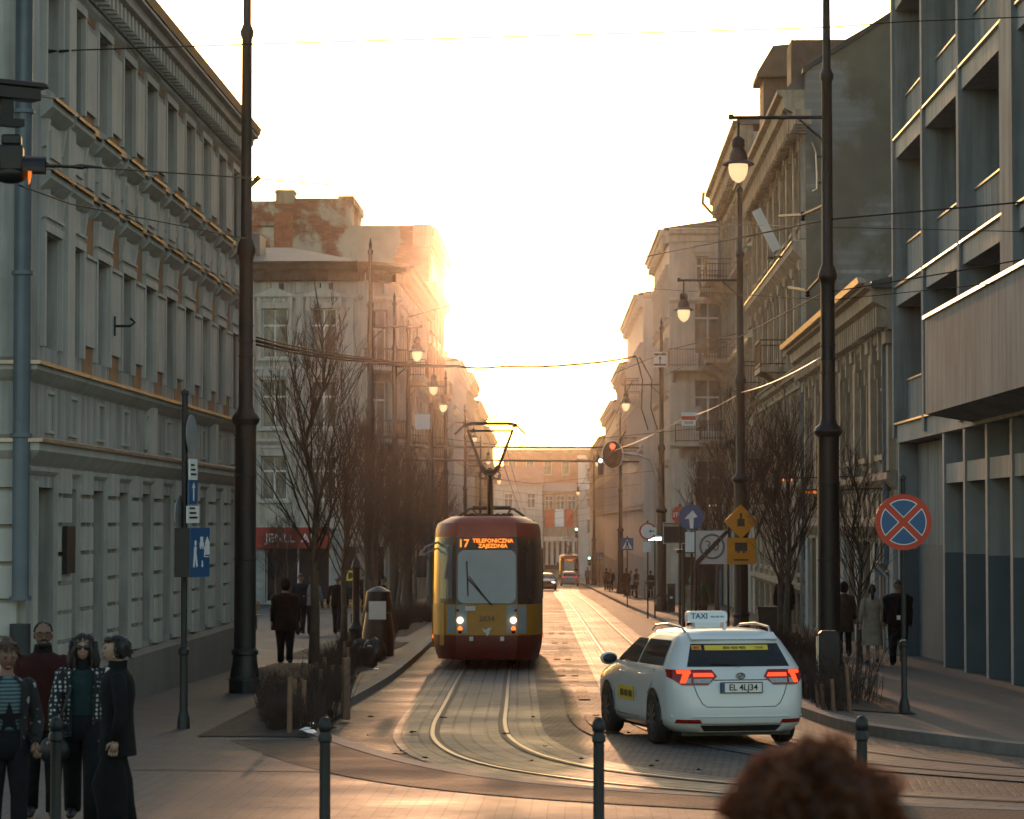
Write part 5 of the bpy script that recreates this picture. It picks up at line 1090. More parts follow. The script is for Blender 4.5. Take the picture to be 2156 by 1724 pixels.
# plate with two bars and an arrow on the third lamp post
t = thing('arrow_plate', 'white plate with two black bars and an upright arrow high on a lamp post', 'road sign', P(1389, 757, 129.6)); s_ = 129.6 / F
q = MB(); q.box(-14 * s_, 14 * s_, -.03, -.01, -16 * s_, 16 * s_); a = q.build('sign_face', M['white_paint'], t)
q = MB(); q.box(-13 * s_, 13 * s_, -.04, -.031, 9 * s_, 13 * s_); q.box(-13 * s_, 13 * s_, -.04, -.031, -13 * s_, -9 * s_); q.box(-1.2 * s_, 1.2 * s_, -.04, -.031, -9 * s_, 3 * s_); q.prism([(-3.5 * s_, 2 * s_), (3.5 * s_, 2 * s_), (0, 8 * s_)], 'y', -.04, -.031); q.build('pictogram', M['black'], a)
# section plate hanging on the span wire
t = thing('section_plate', 'white and red plate numbered 0004 hanging on a wire before the iron balcony', 'road sign', P(1449, 882, 92)); s_ = 92 / F
q = MB(); q.box(-15 * s_, 15 * s_, -.03, -.01, -14 * s_, 14 * s_); a = q.build('sign_face', M['white_paint'], t); q = MB(); q.box(-15 * s_, 15 * s_, -.038, -.031, -2 * s_, 6 * s_); q.build('red_band', M['sign_red'], a); q = MB(); text_mb(q, '0004', .14, facing((0, -.036, -8 * s_)), .006); q.build('lettering', M['black'], a)
# left mast with a blank panel
t = thing('catenary_mast', 'slender dark mast with a blank white panel before the cream tenement edge', 'mast', (-6.15, 116, gz(116)), 0)
q = MB(); q.lathe([(.17, 0), (.16, .8), (.12, .9), (.09, 8.6), (.05, 8.7)], 10); q.build('post', M['iron'], t, smooth=35)
q = MB(); p_ = P(890, 888, 116); q.box(p_.x + 6.15 - .31, p_.x + 6.15 + .31, -.2, -.17, p_.z - gz(116) - .31, p_.z - gz(116) + .31); q.build('panel', mat('blank_panel', (.6, .62, .64), .5, .05, 2), t)
# ---- signal gantry and traffic signals
t = thing('signal_gantry', 'pair of long horizontal pipes over the street carrying the traffic signals', 'gantry', (3.62, 129.5, gz(129.5)))
o_ = Vector((3.62, 129.5, gz(129.5)))
for v0, v1 in ((941, 942), (968, 972)):
    q = MB(); q.tube([P(872, v0, 129) - o_, P(1345, v1, 129) - o_], .045, 6); q.build('pipe', M['iron_rust'], t)
q = MB(); q.tube([P(1300, 954, 129) - o_, P(1345, 958, 129) - o_, P(1368, 968, 129) - o_, P(1382, 1000, 129) - o_, P(1390, 1050, 129) - o_], .06, 8); q.build('curved_arm', M['steel'], t, smooth=True)
def signal(label, loc, lens, board=True, on=0, sc=1.0, rz=0):
    s = thing('traffic_signal', label, 'traffic light', loc, rz)
    if board:
        q = MB(); q.lathe([(.48, 0), (.48, .02)], 28, sy=1.35); q.xf(Matrix.Rotation(R(90), 4, 'X')); b = q.build('backing_board', M['black'], s)
        q = MB(); q.tube([(.47 * math.cos(k * math.pi / 16), -.02, .47 * 1.35 * math.sin(k * math.pi / 16)) for k in range(33)], .022, 5, cap=False); q.build('rim', M['white_paint'], b)
    q = MB(); q.box(-.16 * sc, .16 * sc, -.22, -.03, -.48 * sc, .48 * sc); h = q.build('housing', M['black'], s, bevel=.03)
    for k, z in enumerate((.32, 0, -.32)):
        q = MB(); q.lathe([(.11 * sc, 0), (.09 * sc, .015), (.0, .03)], 14); q.xf(Matrix.Translation((0, -.221, z * sc)) @ Matrix.Rotation(R(90), 4, 'X')); q.build('lens', M[lens] if k == on else M['black'], h)
        q = MB(); q.add([(.13 * sc * math.cos(a), y, z * sc + .13 * sc * math.sin(a)) for y in (-.22, -.42) for a in [R(-10 + 20 * j) for j in range(11)]], [(j, j + 1, j + 12, j + 11) for j in range(10)]); q.build('visor', M['black'], h)
    if not board and loc.y > 200: q = MB(); q.tube([(0, -.1, .45 * sc), (0, -.1, 3.2)], .02, 5); q.build('hanger', M['wire'], s)
    return s
signal('traffic signal with oval white rimmed board and red light over the street', P(1289, 957, 128.6), 'red_light', sc=1.15)
signal('small traffic signal hanging under the gantry with a white light', P(1264, 982, 128.6), 'white_light', False, 0, .8)
signal('tiny distant traffic signal showing green before the columned entrance', P(1213, 1121, 330), 'green_light', False, 0, 1.2)
signal('tiny distant pair of green signal lamps above the far tram lane', P(1240, 1181, 338), 'green_light', False, 0, 1.1)
sg = thing('traffic_signal', 'dark traffic signal cut off by the frame edge before the grey facade', 'traffic light', P(22, 335, 26), R(98))
q = MB(); q.lathe([(.10, .02), (.14, .0), (.145, -.35), (.11, -.36)], 14); q.xf(Matrix.Translation((0, -.05, .17)) @ Matrix.Rotation(R(90), 4, 'X') @ Matrix.Translation((0, 0, .1)))
q = MB(); q.box(-.13, .13, -.12, .1, -.12, .12); q.ell((0, -.0, -.13), (.14, .17, .1), 14, 8); q.box(-.10, .10, -.1, .08, .12, .22); q.build('housing', M['black'], sg, bevel=.02)
q = MB(); q.lathe([(.105, 0), (.09, .015), (.0, .03)], 14); q.xf(Matrix.Translation((0, -.165, -.13)) @ Matrix.Rotation(R(90), 4, 'X')); q.build('lens', M['orange_glow'], sg)
q = MB(); q.add([(.13 * math.cos(a), y, -.10 + .13 * math.sin(a)) for y in (-.12, -.32) for a in [R(-10 + 20 * j) for j in range(11)]], [(j, j + 1, j + 12, j + 11) for j in range(10)]); q.build('visor', M['black'], sg)
cm_ = thing('street_camera', 'dark camera housing on a bracket above the cut off traffic signal', 'camera', P(20, 205, 26), R(38))
q = MB(); q.box(-.4, .28, -.09, .09, -.02, .1); q.prism([(-.45, .10), (.36, .10), (.30, .15), (-.45, .15)], 'y', -.11, .11); q.build('housing', M['black'], cm_, bevel=.01); q = MB(); q.box(-.1, .02, -.05, .05, -.22, -.02); q.box(-.16, .12, -.07, .07, -.27, -.2); q.build('bracket', M['iron'], cm_)
q = MB(); o_ = P(-60, 300, 26); mp_ = thing('signal_pole', 'dark signal pole just outside the frame beside the people', 'pole', (o_.x, 26, gz(26))); hh = P(0, 150, 26).z - gz(26); q.tube([(0, 0, 0), (0, 0, hh)], .07, 10)
for v in (200, 345): q.tube([(0, 0, P(0, v, 26).z - gz(26)), (.33, 0, P(0, v, 26).z - gz(26))], .03, 6)
q.build('post', M['iron'], mp_)
# ---- bollards in the foreground
def bollard(label, x, y):
    t = thing('bollard', label, 'bollard', (x, y, gz(y)), 0, 'black ball topped bollards along the near pavement')
    q = MB(); q.lathe([(.055, 0), (.05, .03), (.043, .05), (.041, .80), (.052, .81), (.052, .85), (.040, .87), (.040, .88)], 16); q.build('post', M['iron'], t, smooth=35)
    q = MB(); q.lathe([(.035, .875), (.048, .89), (.05, .92), (.046, .955), (.028, .985), (.0, .995)], 16); q.build('ball', M['iron'], t, smooth=True); return t
for lab, u in (('black bollard in front of the group of people', 118), ('black bollard standing before the curved kerb', 684), ('black bollard standing before the tram rails and taxi', 1260), ('black bollard rising behind the curly hair', 1822)):
    p = P(u, 1545, 21.6); bollard(lab, p.x, 21.6 if u < 1800 else 21.9)
# ---- planting bed stakes, soil, bins
def poly_soil(name, pts, z=.115, h=.06):
    mb = MB(); rr = random.Random(4); c = Vector((sum(p[0] for p in pts) / len(pts), sum(p[1] for p in pts) / len(pts))); n = len(pts)
    for k in range(5):
        f = 1 - k * .22
        for x, y in pts: xx, yy = c.x + (x - c.x) * f, c.y + (y - c.y) * f; mb.v.append((xx, yy, g(yy) + z + (0 if k == 0 else h * (.4 + rr.random()))))
    for k in range(4):
        for i in range(n): mb.f.append((k * n + i, k * n + (i + 1) % n, (k + 1) * n + (i + 1) % n, (k + 1) * n + i)); mb.mi.append(0)
    mb.f.append(tuple(4 * n + i for i in range(n))); mb.mi.append(0)
    return tag(mb.build(name, M['soil']), kind='structure')
def dens(pts, k=6):
    out = []
    for i in range(len(pts)):
        a, b = pts[i], pts[(i + 1) % len(pts)]
        for j in range(k): out.append((a[0] + (b[0] - a[0]) * j / k, a[1] + (b[1] - a[1]) * j / k))
    return out
bed1 = [G(415, 1552, .1), G(650, 1553, .1), G(668, 1535, .1), G(728, 1488, .1), G(735, 1452, .1), G(560, 1478, .1)]
poly_soil('soil_bed', dens([(p.x, p.y) for p in bed1]))
for pts in ([(-6.6, 52.5), (-4.35, 52.5), (-4.35, 60), (-6.6, 60)], [(-6.9, 64.5), (-4.7, 64.5), (-4.7, 78), (-6.9, 78)], [(-7, 84), (-5.2, 84), (-5.6, 112), (-7.4, 112)], [(3.75, 42.2), (4.75, 40.8), (4.9, 50), (3.75, 50)], [(3.8, 56), (5.2, 56), (5.2, 70), (3.8, 70)]):
    poly_soil('soil_bed', dens(pts))
rnd = random.Random(5)
stk = [(609, 1425, 1548), (618, 1430, 1520), (633, 1428, 1500), (652, 1402, 1470), (664, 1395, 1462), (672, 1408, 1478), (686, 1383, 1455), (700, 1400, 1470), (716, 1400, 1450), (727, 1385, 1500), (722, 1350, 1428), (734, 1362, 1440), (640, 1432, 1530)]
for i, (u, v0, v1) in enumerate(stk):
    p = G(u, v1, .1); y = p.y; h = P(u, v0, y).z - gz(y); t = MB(); r_ = .035 if i not in (9,) else .07
    t.tube([(0, 0, -.1), (rnd.uniform(-.03, .03), 0, h)], [r_, r_ * .9], 7); o = t.build('wooden_stake', M['stake'], smooth=40); o.location = (p.x, y, gz(y))
    tag(o, 'weathered wooden stake fencing the hedge bed beside the kerb', 'stake', 'wooden stakes around the hedge bed')
for i, (u, v0, v1) in enumerate([(1880 * 0 + 1735, 1440, 1495), (1755, 1430, 1500), (1722, 1440, 1490), (1790, 1400, 1500), (1700, 1420, 1470)]):
    p = G(u, v1, .1); y = p.y; h = P(u, v0, y).z - gz(y); t = MB(); t.tube([(0, 0, -.1), (rnd.uniform(-.06, .0), 0, h)], [.032, .028], 7); o = t.build('wooden_stake', M['stake'], smooth=40); o.location = (p.x, y, gz(y))
    tag(o, 'weathered wooden stake in the small shrub bed behind the taxi', 'stake', 'wooden stakes in the shrub bed by the taxi')
def simple(name, label, cat, parts, x, y, rz=0, group=None, z=None):
    t = thing(name, label, cat, (x, y, gz(y) if z is None else z), rz, group)
    for nm, mb, m, kw in parts: mb.build(nm, M[m], t, **kw)
    return t
b = lambda *a: MB().box(*a)
p = G(1745, 1466, .1); cab_h = P(1745, 1327, p.y).z - gz(p.y)
simple('utility_cabinet', 'narrow dark cabinet with rounded top beside the lamp post and shrubs', 'cabinet', [('body', MB().prism([(-.17, 0), (.17, 0), (.17, cab_h - .06), (.12, cab_h), (-.12, cab_h), (-.17, cab_h - .05)], 'y', -.12, .12), 'iron', dict(bevel=.015)), ('side_plate', b(-.2, -.172, -.1, .1, .02, cab_h - .1), 'steel', {})], p.x, p.y)
simple('planter_box', 'black box planter standing behind the taxi roof', 'planter', [('box', MB().prism([(-.35, 0), (.35, 0), (.4, .95), (-.4, .95)], 'y', -.4, .4), 'black', {}), ('rim', b(-.43, .43, -.43, .43, .951, 1.0), 'iron', {})], 5.1, 77)
simple('litter_bin', 'tall dark litter bin standing beside the third lamp post', 'bin', [('body', b(-.17, .17, -.17, .17, .05, 1.15), 'iron', dict(bevel=.02)), ('lid', MB().prism([(-.2, 1.16), (.2, 1.16), (.17, 1.26), (-.17, 1.26)], 'y', -.2, .2), 'black', {}), ('base', b(-.15, .15, -.15, .15, 0, .05), 'black', {}), ('label_plate', b(-.06, .06, -.178, -.172, .6, .7), 'white_paint', {})], 3.95, 127)
simple('litter_bin', 'bulky black litter bin with white notice by the tree row', 'bin', [('body', MB().lathe([(.36, 0), (.38, .5), (.34, .75), (.3, 1.0)], 14), 'black', dict(smooth=35)), ('notice', b(-.2, .2, -.36, -.33, .86, 1.28), 'white_paint', {}), ('hood', MB().lathe([(.3, 1.02), (.33, 1.1), (.28, 1.5), (.1, 1.6), (.02, 1.62)], 14), 'black', dict(smooth=35))], -4.75, 66.5)
simple('ornate_bollard', 'slim ornate cast iron post beside the litter bin', 'bollard', [('post', MB().lathe([(.22, 0), (.22, .25), (.16, .3), (.17, .5), (.2, .55), (.12, .65), (.09, .75), (.085, 2.0), (.12, 2.05), (.09, 2.2), (.02, 2.3)], 12), 'iron', dict(smooth=35))], -5.55, 70)
# sacks and plastic sheets by the bed
rnd = random.Random(8)
for k, (u, v, s_) in enumerate(((772, 1405, .30), (788, 1392, .34), (760, 1385, .3), (779, 1375, .28))):
    p = G(u, v, .1); q = MB(); q.ell((0, 0, s_ * .7), (s_ * .8, s_ * .7, s_ * .8), 14, 10, lambda d: d * (1 + .16 * math.sin(d.x * 9 + k) * math.sin(d.z * 8 + d.y * 5))); o = q.build('rubbish_sack', M['black'], smooth=True); o.location = (p.x, p.y, gz(p.y)); tag(o, 'glossy black plastic sack heaped at the foot of the street trees', 'sack', 'black sacks by the street trees')
for k, (u, v) in enumerate(((643, 1540), (655, 1528), (790, 1412), (652, 1545))):
    p = G(u, v, .16); q = MB(); q.add([(.07 * math.cos(a) * (1 + .3 * rnd.random()), .16 * math.sin(a), .01 + .04 * rnd.random()) for a in [k2 * .9 for k2 in range(7)]] + [(0, 0, .06)], [(i, (i + 1) % 7, 7) for i in range(7)]); o = q.build('paper_scrap', M['white_paint']); o.location = (p.x, p.y, gz(p.y) + .06); tag(o, 'crumpled pale paper scrap lying in the planting bed', 'litter', 'paper scraps in the planting bed')
# benches on the square
def bench(label, x, y, rz):
    t = thing('bench', label, 'bench', (x, y, gz(y)), rz, 'benches on the square')
    for k in range(3): q = MB(); q.box(-.9, .9, -.22 + .16 * k, -.1 + .16 * k, .43, .47); q.build('seat_slat', M['wood_bench'], t)
    for k in range(2): q = MB(); q.box(-.9, .9, .27 + .03 * k, .30 + .03 * k, .62 + .16 * k, .74 + .16 * k); q.build('back_slat', M['wood_bench'], t)
    for s in (-.75, .75): q = MB(); q.box(s - .03, s + .03, -.22, -.16, 0, .43); q.box(s - .03, s + .03, .2, .26, 0, .43); q.tube([(s, .24, .4), (s, .33, .95)], .025, 6); q.box(s - .03, s + .03, -.22, .26, .39, .43); q.build('leg', M['iron'], t)
bench('wooden bench with a seated person behind the tall lamp post', -11.4, 93, R(10)); bench('wooden bench between the walking people and the shop', -8.6, 99, R(-20))
# tram stop shelter with display
sh = thing('stop_shelter', 'tram stop shelter with thin posts and flat roof behind the signs', 'shelter', (3.95, 97, gz(97)))
for x in (-.55, .15, 1.5): 
    for y in (0, 3): q = MB(); q.box(x - .035, x + .035, y - .035, y + .035, 0, 2.5); q.build('post', M['iron'], sh)
q = MB(); q.box(-.75, 1.7, -.3, 3.3, 2.5, 2.62); q.build('roof', M['iron'], sh); q = MB(); q.box(1.47, 1.49, .04, 2.96, .3, 2.2); q.build('glass_wall', M['glass'], sh)
ds = thing('stop_display', 'dark passenger display box with pale frame over the tram stop', 'display', P(1420, 1122, 96)); q = MB(); q.box(-.4, .4, -.12, .12, -.36, .36); a = q.build('housing', M['iron'], ds)
q = MB(); 
for c in ((-.4, .4, .33, .36), (-.4, .4, -.36, -.33), (-.4, -.37, -.33, .33)): q.box(c[0], c[1], -.14, -.121, c[2], c[3])
q.build('frame', M['steel'], a); q = MB(); q.box(-.36, .36, -.128, -.121, .22, .30); q.build('header', M['sign_back'], a)
pz = P(1420, 1122, 96); q = MB(); q.tube([(.3, 0, -.36), (.3, 0, gz(96) - pz.z)], .05, 8); q.build('post', M['iron'], ds)
sl_ = thing('strip_lamp', 'bright white strip lamps lit at the tram stop', 'lamp', P(1378, 1134, 112)); q = MB(); q.box(-.26, -.03, -.05, .05, -.06, .06); q.box(.02, .26, -.05, .05, -.06, .06); q.build('tube', M['white_light'], sl_); q = MB(); q.tube([(0, .05, .1), (0, .05, gz(112) - P(1378, 1134, 112).z)], .03, 6); q.build('post', M['iron'], sl_); q = MB(); q.box(-.28, .28, -.03, .06, .062, .12); q.build('housing', M['steel'], sl_)
# crowd barrier
bt = thing('barrier', 'low grey pedestrian barrier in front of the waiting crowd', 'barrier', (2.95, 176, gz(176)))
for k in range(6): q = MB(); q.box(k * .45 - .02, k * .45 + .02, -.02, .02, 0, 1.1); q.build('post', M['iron'], bt)
q = MB(); q.box(0, 2.3, -.025, .025, 1.05, 1.1); q.box(0, 2.3, -.02, .02, .5, .54); q.build('rail', M['steel'], bt)
for lab, u, v, y, m in (('warm lit shop lamp glowing behind the bare branches', 1706, 1036, 70, 'orange_glow'), ('small amber light glimmering in the branches', 1657, 1076 * 0 + 1010, 78, 'amber'), ('small yellow lamp pair shining through the tree crown', 1500, 1064, 110, 'lit_lamp')):
    t = thing('shop_lamp', lab, 'lamp', P(u, v, y)); q = MB()
    for x in (-.14, -.02, .1): q.ell((x, 0, 0), (.05, .05, .04), 8, 6)
    q.build('bulb', M[m], t); q = MB(); q.box(-.2, .16, .03, .06, -.02, .08); q.tube([(0, .05, .03), (7.5 - P(u, v, y).x, .05, .1)], .015, 5); q.build('housing', M['iron'], t)
# ================================================================ trees and shrubs
def tree_meshes(seed, H=8.2, nb=34, spread=1.0, z0=1.9):
    r = random.Random(seed); tr = MB(); cr = MB()
    lean = [Vector((r.uniform(-.06, .06) * k, r.uniform(-.06, .06) * k, 0)) for k in range(8)]
    tp = [Vector((0, 0, H * .98 * k / 7)) + lean[k] for k in range(8)]
    tr.tube([Vector((0, 0, -.1))] + tp[1:], [.13, .095, .08, .065, .05, .036, .022, .008], 7)
    def along(z): f = z / (H * .98) * 7; i = min(6, int(f)); return tp[i].lerp(tp[i + 1], f - i)
    def limb(p, d, L, r0, lvl):
        n = 4 if lvl < 2 else 3; pts = [p]; dd = d.copy()
        for k in range(n):
            dd = (dd + Vector((r.uniform(-.12, .12), r.uniform(-.12, .12), .16 if lvl < 2 else .05))).normalized(); pts.append(pts[-1] + dd * (L / n))
        cr.tube(pts, [r0 * (1 - .85 * k / n) for k in range(n + 1)], 4 if lvl < 1 else 3, cap=False)
        if lvl < 3:
            m = (8, 6, 3)[lvl]
            for k in range(m):
                t = r.uniform(.2, .97); f = t * n; i = min(n - 1, int(f)); q = pts[i].lerp(pts[i + 1], f - i); base = (pts[i + 1] - pts[i]).normalized()
                a = base.orthogonal().normalized(); b = base.cross(a); ph = r.uniform(0, 6.28); s = r.uniform(.35, .7)
                nd = (base + (a * math.cos(ph) + b * math.sin(ph)) * s + Vector((0, 0, .15))).normalized()
                limb(q, nd, L * r.uniform(.28, .5), max(.0035, r0 * .45), lvl + 1)
    for k in range(nb):
        z = z0 + (H * .86 - z0) * (k / nb) ** 1.1; ph = k * 2.4 + r.uniform(-.4, .4); tilt = r.uniform(.42, .62) * spread
        L = (H - z) * r.uniform(.42, .62) if z > H * .3 else r.uniform(2.2, 3.6)
        limb(along(z), Vector((math.cos(ph) * tilt, math.sin(ph) * tilt, 1)).normalized(), min(L, 3.6), .034 * (1 - .6 * z / H), 1 if k % 2 else 0)
    return tr.mesh('trunk', M['bark_green'], True), cr.mesh('crown', M['twig'], False, fix=False)
TM = [tree_meshes(s, 8.3, 40, 1.2) for s in (1, 2, 3)]
def tree(label, x, y, k, rz, sc=1.0, group='bare street trees along the kerb'):
    t = thing('bare_tree', label, 'tree', (x, y, gz(y)), rz, group); t.scale = (sc, sc, sc); obj('trunk', TM[k][0], t); obj('crown', TM[k][1], t)
p = G(660, 1405, .1)
rows = [(p.x, p.y, 1.0), (-6.15, 73.5, .82), (-6.0, 81, .80), (-6.35, 88, .86), (-6.05, 94.5, .8), (-6.3, 101, .85), (-6.4, 109, .82), (-6.1, 119, .8), (-6.5, 128, .82)]
nm = ['nearest bare tree in the staked bed', 'second bare tree behind the walking man', 'third bare tree behind the litter bin', 'fourth bare tree of the row beside the tram', 'fifth bare tree of the row beside the tram', 'sixth bare tree of the row beside the tram', 'seventh bare tree of the row beside the tram', 'eighth bare tree of the row beside the tram', 'last bare tree of the row beside the tram']
for i, (x, y, s) in enumerate(rows): tree(nm[i] + ' with upright twigs', x, y, i % 3, i * 1.3, s)
for i, (x, y, s, lab) in enumerate([(4.72, 66, .78, 'bare tree beside the dark figure near the right lamp post'), (4.85, 86, .98, 'bare tree in front of the orange sign'), (5.0, 72, .8, 'bare tree between the orange sign and the dark figure'), (5.1, 108, .9, 'bare tree behind the zone sign'), (5.0, 118, .88, 'bare tree behind the blue round sign'), (6.0, 62, .62, 'small bare tree behind the tall right lamp post')]):
    tree(lab + ' with fine twigs', x, y, (i + 1) % 3, i * 2.1 + .5, s)
for i, (u, y) in enumerate(((580, 120), (605, 118))): q = P(u, 1200, y); tree('small pale forked tree before the red shop sign, ' + ('nearer the lamp post' if i == 0 else 'nearer the walking people'), q.x, y, i, i * 2, .55)
def shrub_mesh(seed, n=70, h=.75, w=.45):
    r = random.Random(seed); mb = MB()
    for k in range(n):
        ph = r.uniform(0, 6.28); rad = w * math.sqrt(r.random()) * .6; p = Vector((rad * math.cos(ph), rad * math.sin(ph), -.03)); d = Vector((math.cos(ph) * .2 + r.uniform(-.25, .25), math.sin(ph) * .2 + r.uniform(-.2, .2), 1)).normalized(); L = h * r.uniform(.6, 1.1); pts = [p]
        for j in range(3): d = (d + Vector((r.uniform(-.2, .2), r.uniform(-.2, .2), .1))).normalized(); pts.append(pts[-1] + d * L / 3)
        mb.tube(pts, [.008, .006, .005, .003], 3, cap=False)
        for j in range(5):
            i = r.randint(0, 2); q = pts[i].lerp(pts[i + 1], r.random()); e = (d + Vector((r.uniform(-.7, .7), r.uniform(-.7, .7), r.uniform(0, .5)))).normalized(); mb.tube([q, q + e * L * r.uniform(.15, .35)], [.004, .002], 3, cap=False)
        for j in range(4):
            i = r.randint(1, 2); q = pts[i].lerp(pts[i + 1], r.random()) + Vector((r.uniform(-.04, .04), r.uniform(-.04, .04), 0)); a = Vector((r.uniform(-1, 1), r.uniform(-1, 1), r.uniform(-1, 1))) * .022; b2 = Vector((r.uniform(-1, 1), r.uniform(-1, 1), r.uniform(-1, 1))) * .014; mb.quad(q, q + a, q + a + b2, q + b2)
    return mb.mesh('twigs', M['twig'], False, fix=False)
SM = [shrub_mesh(k) for k in range(3)]; SM.append(shrub_mesh(9, 26, .95, .7))
rnd = random.Random(21); n = 0
def shrub(label, x, y, k, s, group):
    o = obj('shrub', SM[k]); o.location = (x, y, gz(y) + .02); o.rotation_euler = (0, 0, rnd.uniform(0, 6)); o.scale = (s, s, s * rnd.uniform(.9, 1.1)); tag(o, label, 'shrub', group)
for k in range(36):
    t = k / 33; u = 570 + (728 - 570) * rnd.random(); v = min(1548, 1550 - (u - 650) * 1.1) + rnd.uniform(-75, -2); p = G(u, v, .1); shrub('leafless brown shrub in the staked hedge bed by the lamp post', p.x, p.y, k % 3, rnd.uniform(.35, .8), 'leafless shrubs of the staked hedge bed')
for k in range(16): shrub('leafless brown shrub at the foot of the farther street trees', rnd.uniform(-5.0, -4.4) if k < 8 else rnd.uniform(-6.2, -5.0), rnd.uniform(53, 60) if k < 8 else rnd.uniform(66, 76), k % 3, rnd.uniform(.5, .75), 'leafless shrubs under the farther trees')
for k in range(14): shrub('reddish leafless hedge shrub beside the tram flank', rnd.uniform(-6.4, -5.6), rnd.uniform(86, 110), k % 3, rnd.uniform(.8, 1.1), 'leafless shrubs beside the tram')
for u, v, s, k in ((1765, 1480, 1.0, 3), (1790, 1478, 1.1, 3), (1810, 1488, .8, 3), (1740, 1480, .9, 1), (1720, 1470, .9, 2), (1700, 1462, .9, 0), (1690, 1450, .8, 1), (1755, 1495, .7, 2)): p = G(u, v, .1); shrub('leafless shrub in the small bed behind the taxi', p.x, p.y, k, s, 'leafless shrubs of the bed by the taxi')
for k in range(10): shrub('leafless shrub under the bare trees past the cabinet', rnd.uniform(4.0, 5.0), rnd.uniform(57, 69), k % 3, rnd.uniform(.7, 1.0), 'leafless shrubs past the cabinet')
# ================================================================ people
def pattern(name, c1, c2, kind, scale):
    m = mat(name, c1, .9, 0); n = m.node_tree; bb = n.nodes['Principled BSDF']; tc = n.nodes.new('ShaderNodeTexCoord')
    if kind == 'stripe': t = n.nodes.new('ShaderNodeTexWave'); t.bands_direction = 'Z'; t.inputs['Scale'].default_value = scale; t.inputs['Distortion'].default_value = .6; o = t.outputs['Fac']; lo, hi = .55, .62
    elif kind == 'spots': t = n.nodes.new('ShaderNodeTexVoronoi'); t.inputs['Scale'].default_value = scale; t.inputs['Randomness'].default_value = .25; o = t.outputs['Distance']; lo, hi = .30, .38
    else: t = n.nodes.new('ShaderNodeTexNoise'); t.inputs['Scale'].default_value = scale; o = t.outputs[0]; lo, hi = .62, .66
    r = n.nodes.new('ShaderNodeValToRGB'); r.color_ramp.elements[0].position = lo; r.color_ramp.elements[1].position = hi
    a, b = (c2, c1) if kind == 'spots' else (c1, c2)
    r.color_ramp.elements[0].color = (*a, 1); r.color_ramp.elements[1].color = (*b, 1); n.links.new(tc.outputs['Object'], t.inputs[0]); n.links.new(o, r.inputs[0]); n.links.new(r.outputs[0], bb.inputs['Base Color']); return m
M['houndstooth'] = pattern('houndstooth_wool', (.012, .014, .016), (.42, .45, .46), 'spots', 27)
M['stripes'] = pattern('striped_jersey', (.10, .17, .20), (.03, .045, .055), 'stripe', 11)
M['patterned'] = pattern('patterned_jacket', (.010, .012, .014), (.30, .30, .30), 'noise', 16)
def skin_mesh(js, rad, edges, root):
    names = list(js); me = bpy.data.meshes.new('body'); me.from_pydata([js[k] for k in names], [(names.index(a), names.index(b)) for a, b in edges], [])
    o = bpy.data.objects.new('body', me); COL.objects.link(o); o.modifiers.new('s', 'SKIN'); sb = o.modifiers.new('b', 'SUBSURF'); sb.levels = 1
    for i, k in enumerate(names): d = me.skin_vertices[0].data[i]; d.radius = (rad[k], rad[k]); d.use_root = (k == root)
    bpy.context.view_layer.update(); ev = o.evaluated_get(bpy.context.evaluated_depsgraph_get()); r = bpy.data.meshes.new_from_object(ev)
    vs = [v.co.copy() for v in r.vertices]; fs = [tuple(p.vertices) for p in r.polygons]; bpy.data.objects.remove(o); bpy.data.meshes.remove(me); bpy.data.meshes.remove(r); return vs, fs
def hand(mb, w, d, side, curl=.5, s=1):
    d = Vector(d).normalized(); x = Vector((side, 0, 0)); x = (x - d * x.dot(d)).normalized(); y = d.cross(x) * side
    # palm then four fingers and a thumb; y is the palm normal direction
    mb.tube([w, w + d * .03 * s, w + d * .085 * s], [.024 * s, .036 * s, .038 * s], 8)
    f = Vector((0, -1, 0)); f = (f - d * f.dot(d)); f = f.normalized() if f.length > .1 else y; lat = d.cross(f)
    for k, (off, L) in enumerate(((-.030, .062), (-.010, .075), (.010, .078), (.030, .07))):
        p0 = w + d * .08 * s + f * off * s; n1 = lat * -side
        mb.tube([p0, p0 + (d * .9 + n1 * curl * .3) * L * .5 * s, p0 + (d * .75 + n1 * curl * .9) * L * .85 * s, p0 + (d * .5 + n1 * curl * 1.3) * L * 1.05 * s], [.011 * s, .010 * s, .009 * s, .006 * s], 6)
    p0 = w + d * .025 * s + f * .03 * s; mb.tube([p0, p0 + (d * .6 + f * .7) * .035 * s, p0 + (d * .95 + f * .45) * .07 * s], [.014 * s, .012 * s, .008 * s], 6)
